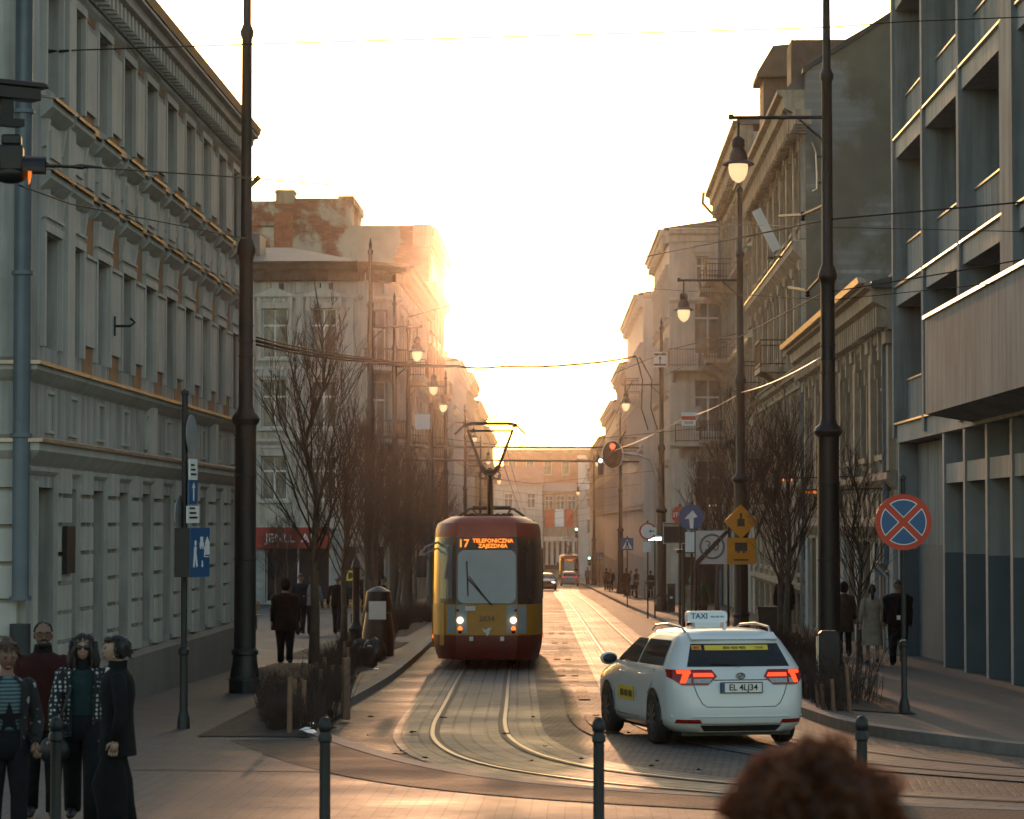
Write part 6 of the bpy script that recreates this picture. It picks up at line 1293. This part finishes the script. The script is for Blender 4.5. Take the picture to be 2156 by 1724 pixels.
def head(mb, c, s, turn, nod=0, detail=True):
    k = len(mb.v)
    def fn(q):
        z = q.z; w = 1 - .30 * max(0, -z) ** 1.5; x = q.x * w; y = q.y
        if q.y < 0: y = q.y * (1 - .12 * max(0, -z)) - (.06 if -.9 < z < -.45 and abs(q.x) < .4 else 0)
        else: y = q.y * (1.02 + .05 * z)
        return Vector((x, y, z))
    mb.cur = 0; mb.ell((0, 0, 0), (.076 * s, .098 * s, .120 * s), 18, 14, fn)
    mb.add([(0, -.100 * s, .025 * s), (-.016 * s, -.094 * s, -.028 * s), (.016 * s, -.094 * s, -.028 * s), (0, -.122 * s, -.022 * s), (0, -.098 * s, -.036 * s)], [(0, 1, 3), (0, 3, 2), (1, 4, 3), (3, 4, 2)])
    for e in (-1, 1): mb.ell((e * .078 * s, .01 * s, -.005 * s), (.012 * s, .022 * s, .032 * s), 8, 6); mb.ell((e * .03 * s, -.086 * s, .034 * s), (.024 * s, .012 * s, .009 * s), 8, 5)
    mb.cur = 1
    for e in (-1, 1): mb.ell((e * .03 * s, -.088 * s, .014 * s), (.013 * s, .008 * s, .007 * s), 8, 5)
    mb.cur = 2; mb.ell((0, -.090 * s, -.060 * s), (.024 * s, .010 * s, .009 * s), 10, 5); mb.cur = 0
    X = Matrix.Translation(c) @ Matrix.Rotation(turn, 4, 'Z') @ Matrix.Rotation(nod, 4, 'X'); mb.xf(X, k); return X
def person(label, x, y, rz, h=1.75, walk=0, legs='cloth_black', top='cloth_navy', hem=.88, wide=1.0, coat=0, hair='hair_dark', style='short', skin='skin', turn=0, nod=0, arms=None, group=None, beard=False, specs=None, inner=None, shoes='black', flare=1.0, collar=None, bag=None, z=None, girth=1.0, seated=False, near=False):
    s = h / 1.75; t = thing('person', label, 'person', (x, y, gz(y) if z is None else z), rz, group)
    Vv = lambda a, b_, c: Vector((a * s, b_ * s, c * s)); w = walk
    J = dict(pelvis=Vv(0, 0, .96), waist=Vv(0, 0, 1.1), chest=Vv(0, .01, 1.3), neckb=Vv(0, .02, 1.47), neck=Vv(0, .005, 1.56), crown=Vv(0, 0, 1.62))
    for e, n in ((-1, 'R'), (1, 'L')):
        k = w * e
        J['sh' + n] = Vv(e * .18, .02, 1.41); J['el' + n] = Vv(e * .25, .04 + .13 * k, 1.14); J['wr' + n] = Vv(e * .26, -.04 + .22 * k, .90)
        J['hip' + n] = Vv(e * .09, 0, .91); J['kn' + n] = Vv(e * .095, -.03 - .16 * k, .50 + .02 * abs(k)); J['an' + n] = Vv(e * .095, .03 - (.30 if k > 0 else .34) * k, .08 + (.10 * -k if k < 0 else 0)); J['to' + n] = J['an' + n] + Vv(e * .02, -.15, -.05 if k >= 0 else -.06)
        if seated: J['kn' + n] = Vv(e * .1, -.42, .93); J['an' + n] = Vv(e * .1, -.4, .53); J['to' + n] = Vv(e * .12, -.55, .49)
    for k, v in (arms or {}).items(): J[k] = Vv(*v)
    rad = dict(pelvis=.12, waist=.105, chest=.13, neckb=.07, neck=.052, crown=.05)
    for n in 'RL': rad.update({'sh' + n: .055, 'el' + n: .04, 'wr' + n: .028, 'hip' + n: .085, 'kn' + n: .055, 'an' + n: .038, 'to' + n: .03})
    rad = {k: v * s for k, v in rad.items()}
    ed = [('pelvis', 'waist'), ('waist', 'chest'), ('chest', 'neckb'), ('neckb', 'neck'), ('neck', 'crown')]
    for n in 'RL': ed += [('chest', 'sh' + n), ('sh' + n, 'el' + n), ('el' + n, 'wr' + n), ('pelvis', 'hip' + n), ('hip' + n, 'kn' + n), ('kn' + n, 'an' + n), ('an' + n, 'to' + n)]
    vs, fs = skin_mesh(J, rad, ed, 'pelvis'); mb = MB(); mb.add(vs, fs)
    hc = Vv(0, -.015, 1.645); X = head(mb, hc, s, turn, nod)
    for e, n in ((-1, 'R'), (1, 'L')): hand(mb, J['wr' + n], J['wr' + n] - J['el' + n] + Vector((0, 0, -.02)), e, .5, s)
    mb.build('body', [M[skin], M['eye'], M['lips']], t, smooth=True)
    # trousers
    q = MB()
    if legs:
        q.rings([(0, 0, .80 * s, .155 * s * girth, .11 * s), (0, 0, .92 * s, .17 * s * girth, .125 * s), (0, 0, 1.04 * s, .155 * s * girth, .115 * s)], 14)
        for n in 'RL':
            a, k_, c = J['hip' + n], J['kn' + n], J['an' + n]; mid = a.lerp(k_, .5); m2 = k_.lerp(c, .5)
            q.tube([a + Vv(0, 0, .04), mid, k_, m2, c + Vv(0, 0, -.01)], [.105 * s * girth, .095 * s * girth, .075 * s * flare * girth, .072 * s * flare, .068 * s * flare], 10)
        q.build('trousers', M[legs], t, smooth=True)
    for n in 'RL':
        q = MB(); a, b_ = J['an' + n], J['to' + n]; q.tube([a + Vv(0, .05, -.02), a.lerp(b_, .4) + Vv(0, 0, -.005), b_ + Vv(0, 0, .01), b_ + Vv(0, -.06, -.0)], [.045 * s, .05 * s, .042 * s, .02 * s], 8)
        q.build('shoe', M[shoes], t, smooth=True)
    def torso(mb, grow, hemz, gap=None, topz=1.49):
        R_ = [(hemz, .172 + (coat * .05), .128 + coat * .05), ((hemz + 1.02) / 2, .172 + coat * .02, .125 + coat * .02), (1.04, .163, .118), (1.14, .158, .115), (1.26, .178, .128), (1.36, .188, .125), (1.42, .175, .11), (1.46, .115, .085), (topz, .065, .066)]
        n = 18; k0 = len(mb.v); a0, a1 = (-90 + gap, 270 - gap) if gap else (0, 360 - 360 / n)
        for z_, rx, ry in R_:
            for i in range(n): a = R(a0 + (a1 - a0) * i / (n - 1)); mb.v.append(((rx * wide * girth + grow) * s * math.cos(a), (.012 + (ry * girth + grow) * math.sin(a)) * s, z_ * s))
        for j in range(len(R_) - 1):
            for i in range(n - 1 if gap else n): mb.f.append((k0 + j * n + i, k0 + j * n + (i + 1) % n, k0 + (j + 1) * n + (i + 1) % n, k0 + (j + 1) * n + i)); mb.mi.append(0)
    if inner: q = MB(); torso(q, .0, .9); q.build('shirt', M[inner], t, smooth=True)
    q = MB(); torso(q, .018 if inner else .012, hem, 30 if inner else None)
    for n in 'RL':
        a, b_, c = J['sh' + n], J['el' + n], J['wr' + n]; q.ell(a + Vv(0, 0, -.01), (.075 * s, .075 * s, .07 * s), 10, 8); q.tube([a, a.lerp(b_, .5), b_, b_.lerp(c, .5), c], [.075 * s, .066 * s, .06 * s, .054 * s, .045 * s], 10)
    jk = q.build('coat' if coat else 'jacket', M[top], t, smooth=True)
    if collar: q = MB(); q.rings([(0, .01 * s, 1.44 * s, .10 * s, .095 * s), (0, .01 * s, 1.50 * s, .085 * s, .085 * s), (0, .015 * s, 1.56 * s, .078 * s, .082 * s)], 14, False); q.build('collar', M[collar], t, smooth=True)
    # hair
    q = MB(); k = 0
    cap = lambda d, lo: d
    def hairfn(d):
        rr = 1.0 + .04 * math.sin(d.x * 11 + d.z * 7) * math.sin(d.y * 9)
        if d.y < -.25 and d.z < .55: rr *= .80
        if d.z < -.25: rr *= .80 if style in ('short', 'crop') else .95
        return d * rr
    if style == 'crop': q.ell((0, .012 * s, .03 * s), (.077 * s, .09 * s, .098 * s), 16, 12, hairfn)
    elif style != 'none': q.ell((0, .018 * s, .022 * s), (.088 * s, .100 * s, .118 * s), 18, 14, hairfn)
    if style == 'full':
        q.ell((0, .05 * s, .03 * s), (.098 * s, .085 * s, .105 * s), 14, 10, lambda d: d * (1 + .06 * math.sin(d.x * 13) * math.cos(d.z * 11))); q.ell((0, -.05 * s, .09 * s), (.075 * s, .055 * s, .035 * s), 12, 8)
    if style == 'long':
        for e in (-1, 1):
            for j in range(6): q.tube([(e * (.05 + .01 * j) * s, (-.06 + .03 * j) * s, .06 * s), (e * (.085 + .004 * j) * s, (-.055 + .03 * j) * s, -.03 * s), (e * (.095 + .006 * j) * s, (-.03 + .028 * j) * s, -.12 * s), (e * (.10 + .004 * j) * s, (-.02 + .025 * j) * s, -.22 * s)], [.03 * s, .034 * s, .035 * s, .018 * s], 6)
    if style == 'pony': q.tube([(0, .09 * s, .06 * s), (0, .14 * s, .0), (0, .135 * s, -.12 * s), (0.01 * s, .12 * s, -.26 * s)], [.03 * s, .042 * s, .04 * s, .012 * s], 8)
    if style == 'bun': q.ell((0, .06 * s, .12 * s), (.045 * s, .045 * s, .04 * s), 10, 8); q.box(.03 * s, .07 * s, -.04 * s, -.02 * s, .10 * s, .13 * s)
    if style == 'hood': q = MB(); q.ell((0, .015 * s, .01 * s), (.11 * s, .125 * s, .145 * s), 16, 12, lambda d: d * (.82 if d.y < -.5 else 1))
    if near:
        rs = random.Random(len(label)); hw_ = (.088, .100, .118)
        for k in range(420):
            z_ = rs.uniform(-.35 if style != 'crop' else .1, 1); a = rs.uniform(0, 6.283); r_ = math.sqrt(1 - z_ * z_); d = Vector((r_ * math.cos(a), r_ * math.sin(a), z_))
            if d.y < -.2 and d.z < .62: continue
            sc_ = .84 if style == 'crop' else 1.0
            b_ = Vector((d.x * hw_[0] * sc_, d.y * hw_[1] * sc_ + .016, d.z * hw_[2] * sc_ + .022)) * s; o_ = Vector((d.x, d.y, 0)); o_ = o_.normalized() if o_.length > .05 else Vector((0, 1, 0))
            L_ = rs.uniform(.03, .075) * s * (.35 if style == 'crop' else 1); tg = (o_ * .55 + Vector((0, .25, -.75)) + Vector((rs.uniform(-.35, .35), rs.uniform(-.35, .35), rs.uniform(-.2, .3)))).normalized()
            q.tube([b_ * .97, b_ + d * .006 * s + tg * L_ * .5, b_ + tg * L_ + d * .002], [.006 * s, .0055 * s, .001], 4, cap=False)
        if style == 'long':
            for k in range(90):
                e = rs.choice((-1, 1)); x0 = rs.uniform(.06, .115) * e; y0 = rs.uniform(-.06, .09); ph = rs.uniform(0, 6)
                q.tube([(x0 * s + .012 * s * math.sin(ph + j * 1.1), (y0 + .01 * math.cos(ph + j)) * s, (.06 - .065 * j) * s) for j in range(5)], [.009 * s, .011 * s, .011 * s, .009 * s, .003 * s], 4, cap=False)
    if q.v: q.xf(X); q.build('hood' if style == 'hood' else 'hair', M[hair], t, smooth=True)
    if beard:
        q = MB(); q.ell((0, -.035 * s, -.075 * s), (.064 * s, .062 * s, .052 * s), 14, 10, lambda d: d * (1 + .05 * math.sin(d.x * 15))); q.ell((0, -.095 * s, -.042 * s), (.032 * s, .014 * s, .012 * s), 10, 6); q.xf(X); q.build('beard', M['hair_dark'], t, smooth=True)
    if specs:
        q = MB()
        for e in (-1, 1):
            if specs == 'sun': q.ell((e * .034 * s, -.099 * s, .012 * s), (.031 * s, .010 * s, .025 * s), 12, 8)
            else: q.tube([(e * .033 * s + .026 * s * math.cos(a), -.104 * s, .012 * s + .021 * s * math.sin(a)) for a in [2 * math.pi * k / 14 for k in range(15)]], .0035 * s, 5, cap=False)
            q.tube([(e * .06 * s, -.098 * s, .02 * s), (e * .08 * s, .0, .018 * s)], .004 * s, 5)
        q.tube([(-.01 * s, -.106 * s, .016 * s), (.01 * s, -.106 * s, .016 * s)], .004 * s, 5); q.xf(X); q.build('sunglasses' if specs == 'sun' else 'glasses', M['black'], t, smooth=True)
    return t, J, s, X
def at(u, y): return P(u, 1186, y).x
# the four people in the near left corner
t, J, s, X = person('woman in a striped star jersey and open patterned jacket, nearest the frame edge', at(16, 21.0), 21.0, R(22), 1.555, .3, 'cloth_black', 'patterned', .78, hair='hair_brown', style='bun', nod=R(14), inner='stripes', skin='skin', near=True, arms=dict(elL=(.27, .06, 1.12), wrL=(.22, -.12, .93), elR=(-.27, .06, 1.12), wrR=(-.24, -.08, .92)))
q = MB(); q.prism([((.115 if k % 2 == 0 else .045) * math.cos(R(90 + 36 * k)), 1.14 * s + (.125 if k % 2 == 0 else .05) * math.sin(R(90 + 36 * k))) for k in range(10)], 'y', -.128 * s, -.118 * s); q.build('star_print', M['cloth_black'], t)
q = MB(); q.tube([(.20 * s, -.12 * s, .98 * s), (.235 * s, -.02, .96 * s), (.2 * s, .1, .96 * s)], .04 * s, 8); q.build('waist_bag', M['cloth_black'], t)
person('bearded man with glasses and receding hair in a dark maroon jacket', at(92, 24), 24, R(14), 1.645, .25, 'cloth_black', 'cloth_maroon', .80, 1.12, hair='hair_dark', style='crop', beard=True, specs='clear', collar='cloth_black', girth=1.12, near=True)
t, J, s, X = person('woman with long dark hair and sunglasses in a black and white houndstooth jacket', at(176, 23.2), 23.2, R(8), 1.555, .8, 'cloth_black', 'houndstooth', .84, hair='hair_dark', style='long', specs='sun', inner='cloth_teal', skin='skin_pale', collar='cloth_black', flare=1.15, near=True)
q = MB(); q.ell((-.25 * s, -.1 * s, .72 * s), (.13, .07, .12), 12, 8); q.tube([(-.25 * s, -.1 * s, .80 * s), (-.2 * s, -.12, 1.0 * s), (-.1 * s, -.13, 1.3 * s)], .012, 5); q.build('handbag', M['black'], t, smooth=True)
t, J, s, X = person('woman with short dark hair seen in profile in a long black coat and wide trousers', at(246, 22.2), 22.2, R(-82), 1.565, .12, 'cloth_black', 'cloth_black', .74, 1.05, hair='hair_dark', style='full', skin='skin_pale', near=True, coat=.3, flare=1.9, collar='cloth_black', nod=R(-4), arms=dict(elL=(.27, .05, 1.13), wrL=(.27, .0, .88)), girth=1.12)
q = MB(); q.tube([(-.076 * s, -.005, -.045 * s), (-.085 * s, -.005, -.055 * s), (-.076 * s, -.005, -.068 * s)], .004, 5); q.tube([(.082 * s, .0, -.04 * s), (.088 * s, -.0, -.055 * s), (.082 * s, .0, -.068 * s)], .005, 5); q.xf(X); q.build('earring', M['chrome'], t)
q = MB(); q.rings([(0, -.02 * s, 1.455 * s, .075 * s, .08 * s), (0, -.015 * s, 1.50 * s, .066 * s, .07 * s)], 12, False); q.build('white_collar', M['cloth_white'], t)
# people on the square, mostly walking away
PI = math.pi
p = G(600, 1400, .1); person('big dark figure in a black jacket walking away past the hedge bed', p.x, p.y, PI + R(4), 1.80, .45, 'cloth_black', 'cloth_black', .72, 1.25, style='hood', hair='cloth_black', girth=1.25, coat=.2)
for lab, u, v, kw in (('man in a navy jacket walking behind the big dark figure', 632, 1338, dict(h=1.83, top='cloth_navy', walk=.6, hair='hair_brown', style='crop', wide=1.15)),
                      ('walker in a grey blue hoodie behind the nearest tree trunk', 657, 1338, dict(h=1.80, top='cloth_grey', walk=.5, hair='hair_dark', legs='cloth_jeans')),
                      ('grey haired man in a dark jacket walking away beside the tree row', 710, 1336, dict(h=1.78, top='cloth_black', walk=.9, hair='hair_grey', style='crop', legs='cloth_navy', wide=1.1)),
                      ('man in a cap pushing along behind the litter bin', 806, 1330, dict(h=1.74, top='cloth_black', walk=.3, hair='cloth_black', style='crop'))):
    p = G(u, v, .1); person(lab, p.x, p.y, PI + R(-4 if u < 800 else -70), **kw)
person('dark seated person on the wooden bench behind the lamp post', -11.2, 92.7, R(40), 1.72, 0, top='cloth_black', legs='cloth_black', hair='hair_brown', seated=True, z=gz(92.7) - .42)
person('dark standing person near the cream tenement shop door', at(766, 120), 120, R(160), 1.75, .4, top='cloth_navy')
p = G(1836, 1398, .1); person('woman with a dark ponytail in a long beige trench coat', p.x, p.y, PI, 1.68, .35, None, 'cloth_beige', .42, 1.0, coat=1.3, hair='hair_dark', style='pony', skin='skin_pale')
p = G(1890, 1402, .1); t, J, s, X = person('man in a bulky black jacket walking beside the beige trench coat', p.x, p.y, PI - R(4), 1.80, .4, 'cloth_black', 'cloth_black', .86, 1.3, hair='hair_brown', style='crop', girth=1.25)
q = MB(); q.box(-.045, .03, .19, .20, .98, 1.07); q.build('back_label', M['white_paint'], t)
person('person in a brown coat half hidden by the tall right lamp post', at(1776, 66), 66, PI, 1.70, .3, 'cloth_black', 'cloth_brown', .6, 1.1, coat=.5, hair='cloth_black', style='hood')
person('tall dark figure standing on the pavement beyond the planter box', at(1650, 84), 84, PI, 1.86, .2, 'cloth_black', 'cloth_black', .75, 1.2, hair='hair_brown', style='crop', coat=.2, girth=1.1)
person('woman in a long pale grey coat waiting at the tram stop', at(1455, 99), 99, PI + R(14), 1.66, .1, 'cloth_jeans', 'cloth_beige', .5, 1.1, coat=.5, hair='cloth_grey', style='hood', girth=1.15)
person('person in a green coat waiting beside the pale grey coat', at(1478, 101.5), 101.5, PI - R(10), 1.62, .1, 'cloth_jeans', 'cloth_green', .7, coat=.3, hair='hair_dark')
rr = random.Random(2)
for i, (u, y, lab, tp) in enumerate(((1318, 184, 'dark waiting person farthest toward the street at the barrier', 'cloth_black'), (1328, 187, 'pale topped person waiting behind the barrier', 'cloth_white'), (1339, 181, 'brown jacketed person waiting behind the barrier', 'cloth_brown'), (1349, 189, 'maroon jacketed person waiting behind the barrier', 'cloth_maroon'), (1359, 183, 'navy jacketed person waiting behind the barrier', 'cloth_navy'), (1369, 178, 'broad black figure at the end of the barrier', 'cloth_black'))):
    person(lab, at(u, y), y, rr.uniform(0, 6), rr.uniform(1.66, 1.85), .1, 'cloth_black', tp, .8, 1.2, hair='hair_dark', girth=1.15)
person('tiny distant cyclist like figure in a grey jacket near the far tram', at(1237, 285), 285, PI, 1.78, .3, 'cloth_black', 'cloth_grey', .8, 1.2, girth=1.15)
for u, y, lab in ((1276, 228, 'small dark walker on the far pavement beside the row houses'), (1286, 222, 'second small dark walker on the far pavement')): person(lab, at(u, y), y, PI, 1.75, .4, 'cloth_black', 'cloth_black', .8, 1.2)
# curly head close to the camera
Yc = 4.0; pc = P(1712, 1690, Yc)
t, J, s, X = person('back of a person with curly brown hair glowing at the edges, close in front', pc.x, Yc, PI, 1.72, 0, 'cloth_navy', 'cloth_black', .85, hair='hair_brown', style='none', skin='skin', z=pc.z - 1.72 + .065)
ch = bpy.data.materials.new('curly_hair'); ch.use_nodes = True; n = ch.node_tree; bb = n.nodes['Principled BSDF']; bb.inputs['Base Color'].default_value = (.05, .026, .014, 1); bb.inputs['Roughness'].default_value = .45
tr_ = n.nodes.new('ShaderNodeBsdfTranslucent'); tr_.inputs[0].default_value = (.8, .42, .18, 1); mx = n.nodes.new('ShaderNodeMixShader'); mx.inputs[0].default_value = .48; n.links.new(bb.outputs[0], mx.inputs[1]); n.links.new(tr_.outputs[0], mx.inputs[2]); n.links.new(mx.outputs[0], n.nodes['Material Output'].inputs[0])
rr = random.Random(6); q = MB(); c = Vector((0, .01, 1.72 - .105)) 
q.ell(c, (.088, .104, .105), 18, 14)
for k in range(2300):
    z_ = rr.uniform(-.75, 1); a = rr.uniform(0, 2 * PI); rxy = math.sqrt(1 - z_ * z_); d = Vector((rxy * math.cos(a), rxy * math.sin(a), z_))
    if d.y < -.55 and z_ < .35: continue
    bump = 1 + .10 * math.sin(d.x * 7 + 1) * math.sin(d.y * 6) + .06 * math.sin(d.z * 9 + d.x * 5)
    base = c + Vector((d.x * .098, d.y * .112, d.z * .115)) * bump * rr.uniform(.86, 1.05); o1 = d.orthogonal().normalized(); o2 = d.cross(o1); ph = rr.uniform(0, 6.28); e1 = o1 * math.cos(ph) + o2 * math.sin(ph); r_ = rr.uniform(.008, .018); pts = []
    for j in range(7): an = j * .95; pts.append(base + e1 * r_ * math.cos(an) + d * (r_ * math.sin(an) + j * .0028) + d.cross(e1) * j * .0022)
    q.tube(pts, [.0022, .0026, .0026, .0024, .0022, .0018, .0008], 3, cap=False)
q.v = [tuple(c + (Vector(v) - c) * 1.10 - Vector((0, 0, .022))) for v in q.v]; q.build('hair', ch, t, fix=False)
# ================================================================ wires
def wire(label, pts, r=.012, sag=0, m='wire', cat='wire', name='overhead_wire', parts=()):
    pts = [Vector(p) for p in pts]; mb = MB(); out = []
    for i in range(len(pts) - 1):
        a, b = pts[i], pts[i + 1]
        for k in range(12): t = k / 12; p = a.lerp(b, t); p.z -= sag * 4 * t * (1 - t); out.append(p)
    out.append(pts[-1]); mb.tube(out, r, 5); o = mb.build(name, M[m], smooth=True); tag(o, label, cat); return o
def insul(p, q, n=1): pass
w = lambda *a: P(*a)
wire('thin span wire crossing the sky from the grey facade to the concrete block', [P(0, 110, 38), P(130, 107, 39), P(540, 93, 46), P(1740, 58, 50), P(1900, 46, 50), P(2160, 36, 48)], .011)
t = thing('wire_tensioner', 'thick dark tensioner on the upper wire before the grey facade', 'tensioner', P(100, 108.5, 38.9)); q = MB(); q.tube([(-1.0, 0, -.01), (-.15, 0, 0), (0, 0, 0), (.15, 0, .0), (.3, 0, .01)], [.02, .022, .04, .022, .016], 7); q.build('rod', M['iron'], t)
wire('thin span wire falling from the cut off signal toward the ornate tenement', [P(60, 345, 30), P(140, 349, 32), P(540, 376, 47.3), P(940, 410, 75), P(1530, 450, 118)], .011)
t = thing('wire_tensioner', 'dark rod of the lower wire beside the cut off signal', 'tensioner', P(170, 351, 33)); q = MB(); q.tube([(-.7, 0, .02), (-.1, 0, .0), (0, 0, 0), (.1, 0, 0), (.25, 0, -.01)], [.018, .02, .034, .02, .012], 7); q.build('rod', M['iron'], t)
wire('faint wire from the signal down to the tall left lamp post', [P(40, 390, 28), P(150, 430, 32), P(520, 503, 47)], .008)
L0 = P(540, 718, 47.4); L1 = P(1060, 771, 92); L2 = P(1338, 750, 128)
for k, (dz, r) in enumerate(((0, .028), (-.06, .02), (.06, .016))):
    wire(('thick cable bundle', 'second cable twisted along the bundle', 'upper thin cable of the bundle')[k] + ' sagging across the street from the tall left lamp post', [L0 + Vector((0, 0, dz)), P(770, 757, 66) + Vector((0, 0, dz * .8)), P(960, 771, 82) + Vector((0, 0, dz * .3)), L1 + Vector((0, 0, dz * .3)), P(1210, 767, 112) + Vector((0, 0, dz * .5)), L2 + Vector((0, 0, dz * .5))], r, .05, name='cable')
for k, (u0, u1) in enumerate(((1340, 1352), (1346, 1372))): wire(('left', 'right')[k] + ' hanging cable dropping beside the third lamp post' if 0 else ('dark cable dropping from the bundle end toward the gantry', 'second dark cable dropping from the bundle end beside it')[k], [P(u0, 752, 128), P(u1, 800, 128.5), P(u1 - 2, 860, 129), P(u1 + 12, 905, 129.2)], .03, name='cable')
wire('pale steel wire rising from the gantry to the right lamp post', [P(1286, 950, 128), P(1440, 880, 100), P(1560, 826, 82), P(1740, 665 * 0 + 745, 53)], .014, .1, 'steel')
wire('long sloping wire from the concrete block over the tenement roofs', [P(2160, 425, 46), P(1745, 462, 52), P(1560, 500, 60), P(1400, 532, 80), P(1190, 575, 120), P(857, 668, 131)], .016)
wire('sloping wire from the right lamp post to the balcony house', [P(1745, 660 * 0 + 610, 52.2), P(1650, 660, 62), P(1545, 715, 82), P(1400, 790, 110)], .014)
wire('thin dark wire from the concrete block to the right lamp post', [P(2160, 545, 46), P(1990, 575, 48), P(1745, 615, 52)], .012)
wire('faint wire level over the tenements behind the right lamp post', [P(2160, 488, 46), P(1740, 480 * 0 + 478, 54), P(1440, 462 * 0 + 470, 110)], .008)
wire('faint pale wire from the low house to the right lamp post', [P(2160, 590, 46), P(1745, 632, 52), P(1220, 598, 130)], .008)
wire('twin cable from the second lamp post toward the street middle', [P(1548, 703, 82), P(1420, 733, 96), P(1230, 780 * 0 + 812, 130)], .016)
# contact wires over both tracks
for T, lab in ((T1, 'contact wire above the near tram track'), (T2, 'contact wire above the taxi track')):
    pts = [Vector((p.x, p.y, g(p.y) + 5.5)) for p in T if 60 < p.y < 400]; wire(lab, pts[::5], .012); pts = [Vector((p.x, p.y, g(p.y) + 6.4)) for p in T if 60 < p.y < 400]; wire(lab.replace('contact wire', 'carrier wire'), pts[::6], .01, .0)
for k, y in enumerate((104, 152, 178, 206, 236, 270, 310)): wire(('nearest', 'second', 'third', 'fourth', 'fifth', 'sixth', 'farthest')[k] + ' cross span wire holding the contact lines between lamp posts', [Vector((-8.3 - .004 * (y - 100), y, g(y) + 7.2)), Vector((-2.5, y, g(y) + 6.5)), Vector((4.6 - .012 * (y - 100), y, g(y) + 7.2))], .012)
wire('wire slanting from the sky to the distant row houses', [P(1170, 870, 160), P(1250, 940, 220)], .02)
wire('thin wire pair dangling above the raised pantograph', [P(1057, 773, 92), P(1060, 830, 80), P(1045, 875, 66), P(1020, 886, 65)], .014)
wire('bright wire slanting down behind the pantograph by the cream tenement', [P(870, 935, 118), P(912, 945, 116)], .03, 0, 'flashing')
for lab, a, b_, c in (('angled bracket with insulators beside the slanted panel', (1640, 455, 56), (1690, 452, 54), (1735, 432, 52.2)), ('angled bracket with insulators lower on the right lamp post', (1660, 605, 57), (1700, 612, 55), (1728, 582, 53))):
    t = thing('wire_bracket', lab, 'bracket', P(*b_)); o_ = P(*b_); q = MB(); q.tube([P(*a) - o_, Vector((0, 0, 0)), P(*c) - o_], .03, 6); q.build('rod', M['iron'], t); q = MB()
    for j in range(3): q.lathe([(.03, 0), (.06, .03), (.03, .06)], 8, (0, 0, -.12 + .06 * j))
    q.build('insulator', M['iron'], t, smooth=True)
ab = thing('arched_bracket', 'curved metal bracket lit by the sun on the right lamp post', 'bracket', P(1722, 360, 52)); o_ = P(1722, 360, 52); q = MB(); q.tube([P(1710, 300, 52) - o_, P(1718, 322, 52) - o_, P(1720, 370, 52) - o_, P(1720, 398, 52) - o_, P(1710, 402, 52) - o_], .022, 6); q.build('bow', M['flashing'], ab); q = MB(); q.tube([P(1720, 330, 52) - o_, P(1738, 330, 52) - o_], .018, 5); q.tube([P(1720, 385, 52) - o_, P(1738, 385, 52) - o_], .018, 5); q.build('stay', M['iron'], ab)
# ================================================================ haze: one closed box of pale air
hz = MB(); hz.box(-80, 80, -6, 520, g(520) - 1.5, 30)
hm = bpy.data.materials.new('haze'); hm.use_nodes = True; hn = hm.node_tree; hn.nodes.clear()
hv = hn.nodes.new('ShaderNodeVolumePrincipled'); ho = hn.nodes.new('ShaderNodeOutputMaterial'); hn.links.new(hv.outputs[0], ho.inputs['Volume'])
hv.inputs['Color'].default_value = (.95, .88, .82, 1); hv.inputs['Density'].default_value = .000072; hv.inputs['Anisotropy'].default_value = .975
hob = hz.build('haze', hm); hob['kind'] = 'stuff'
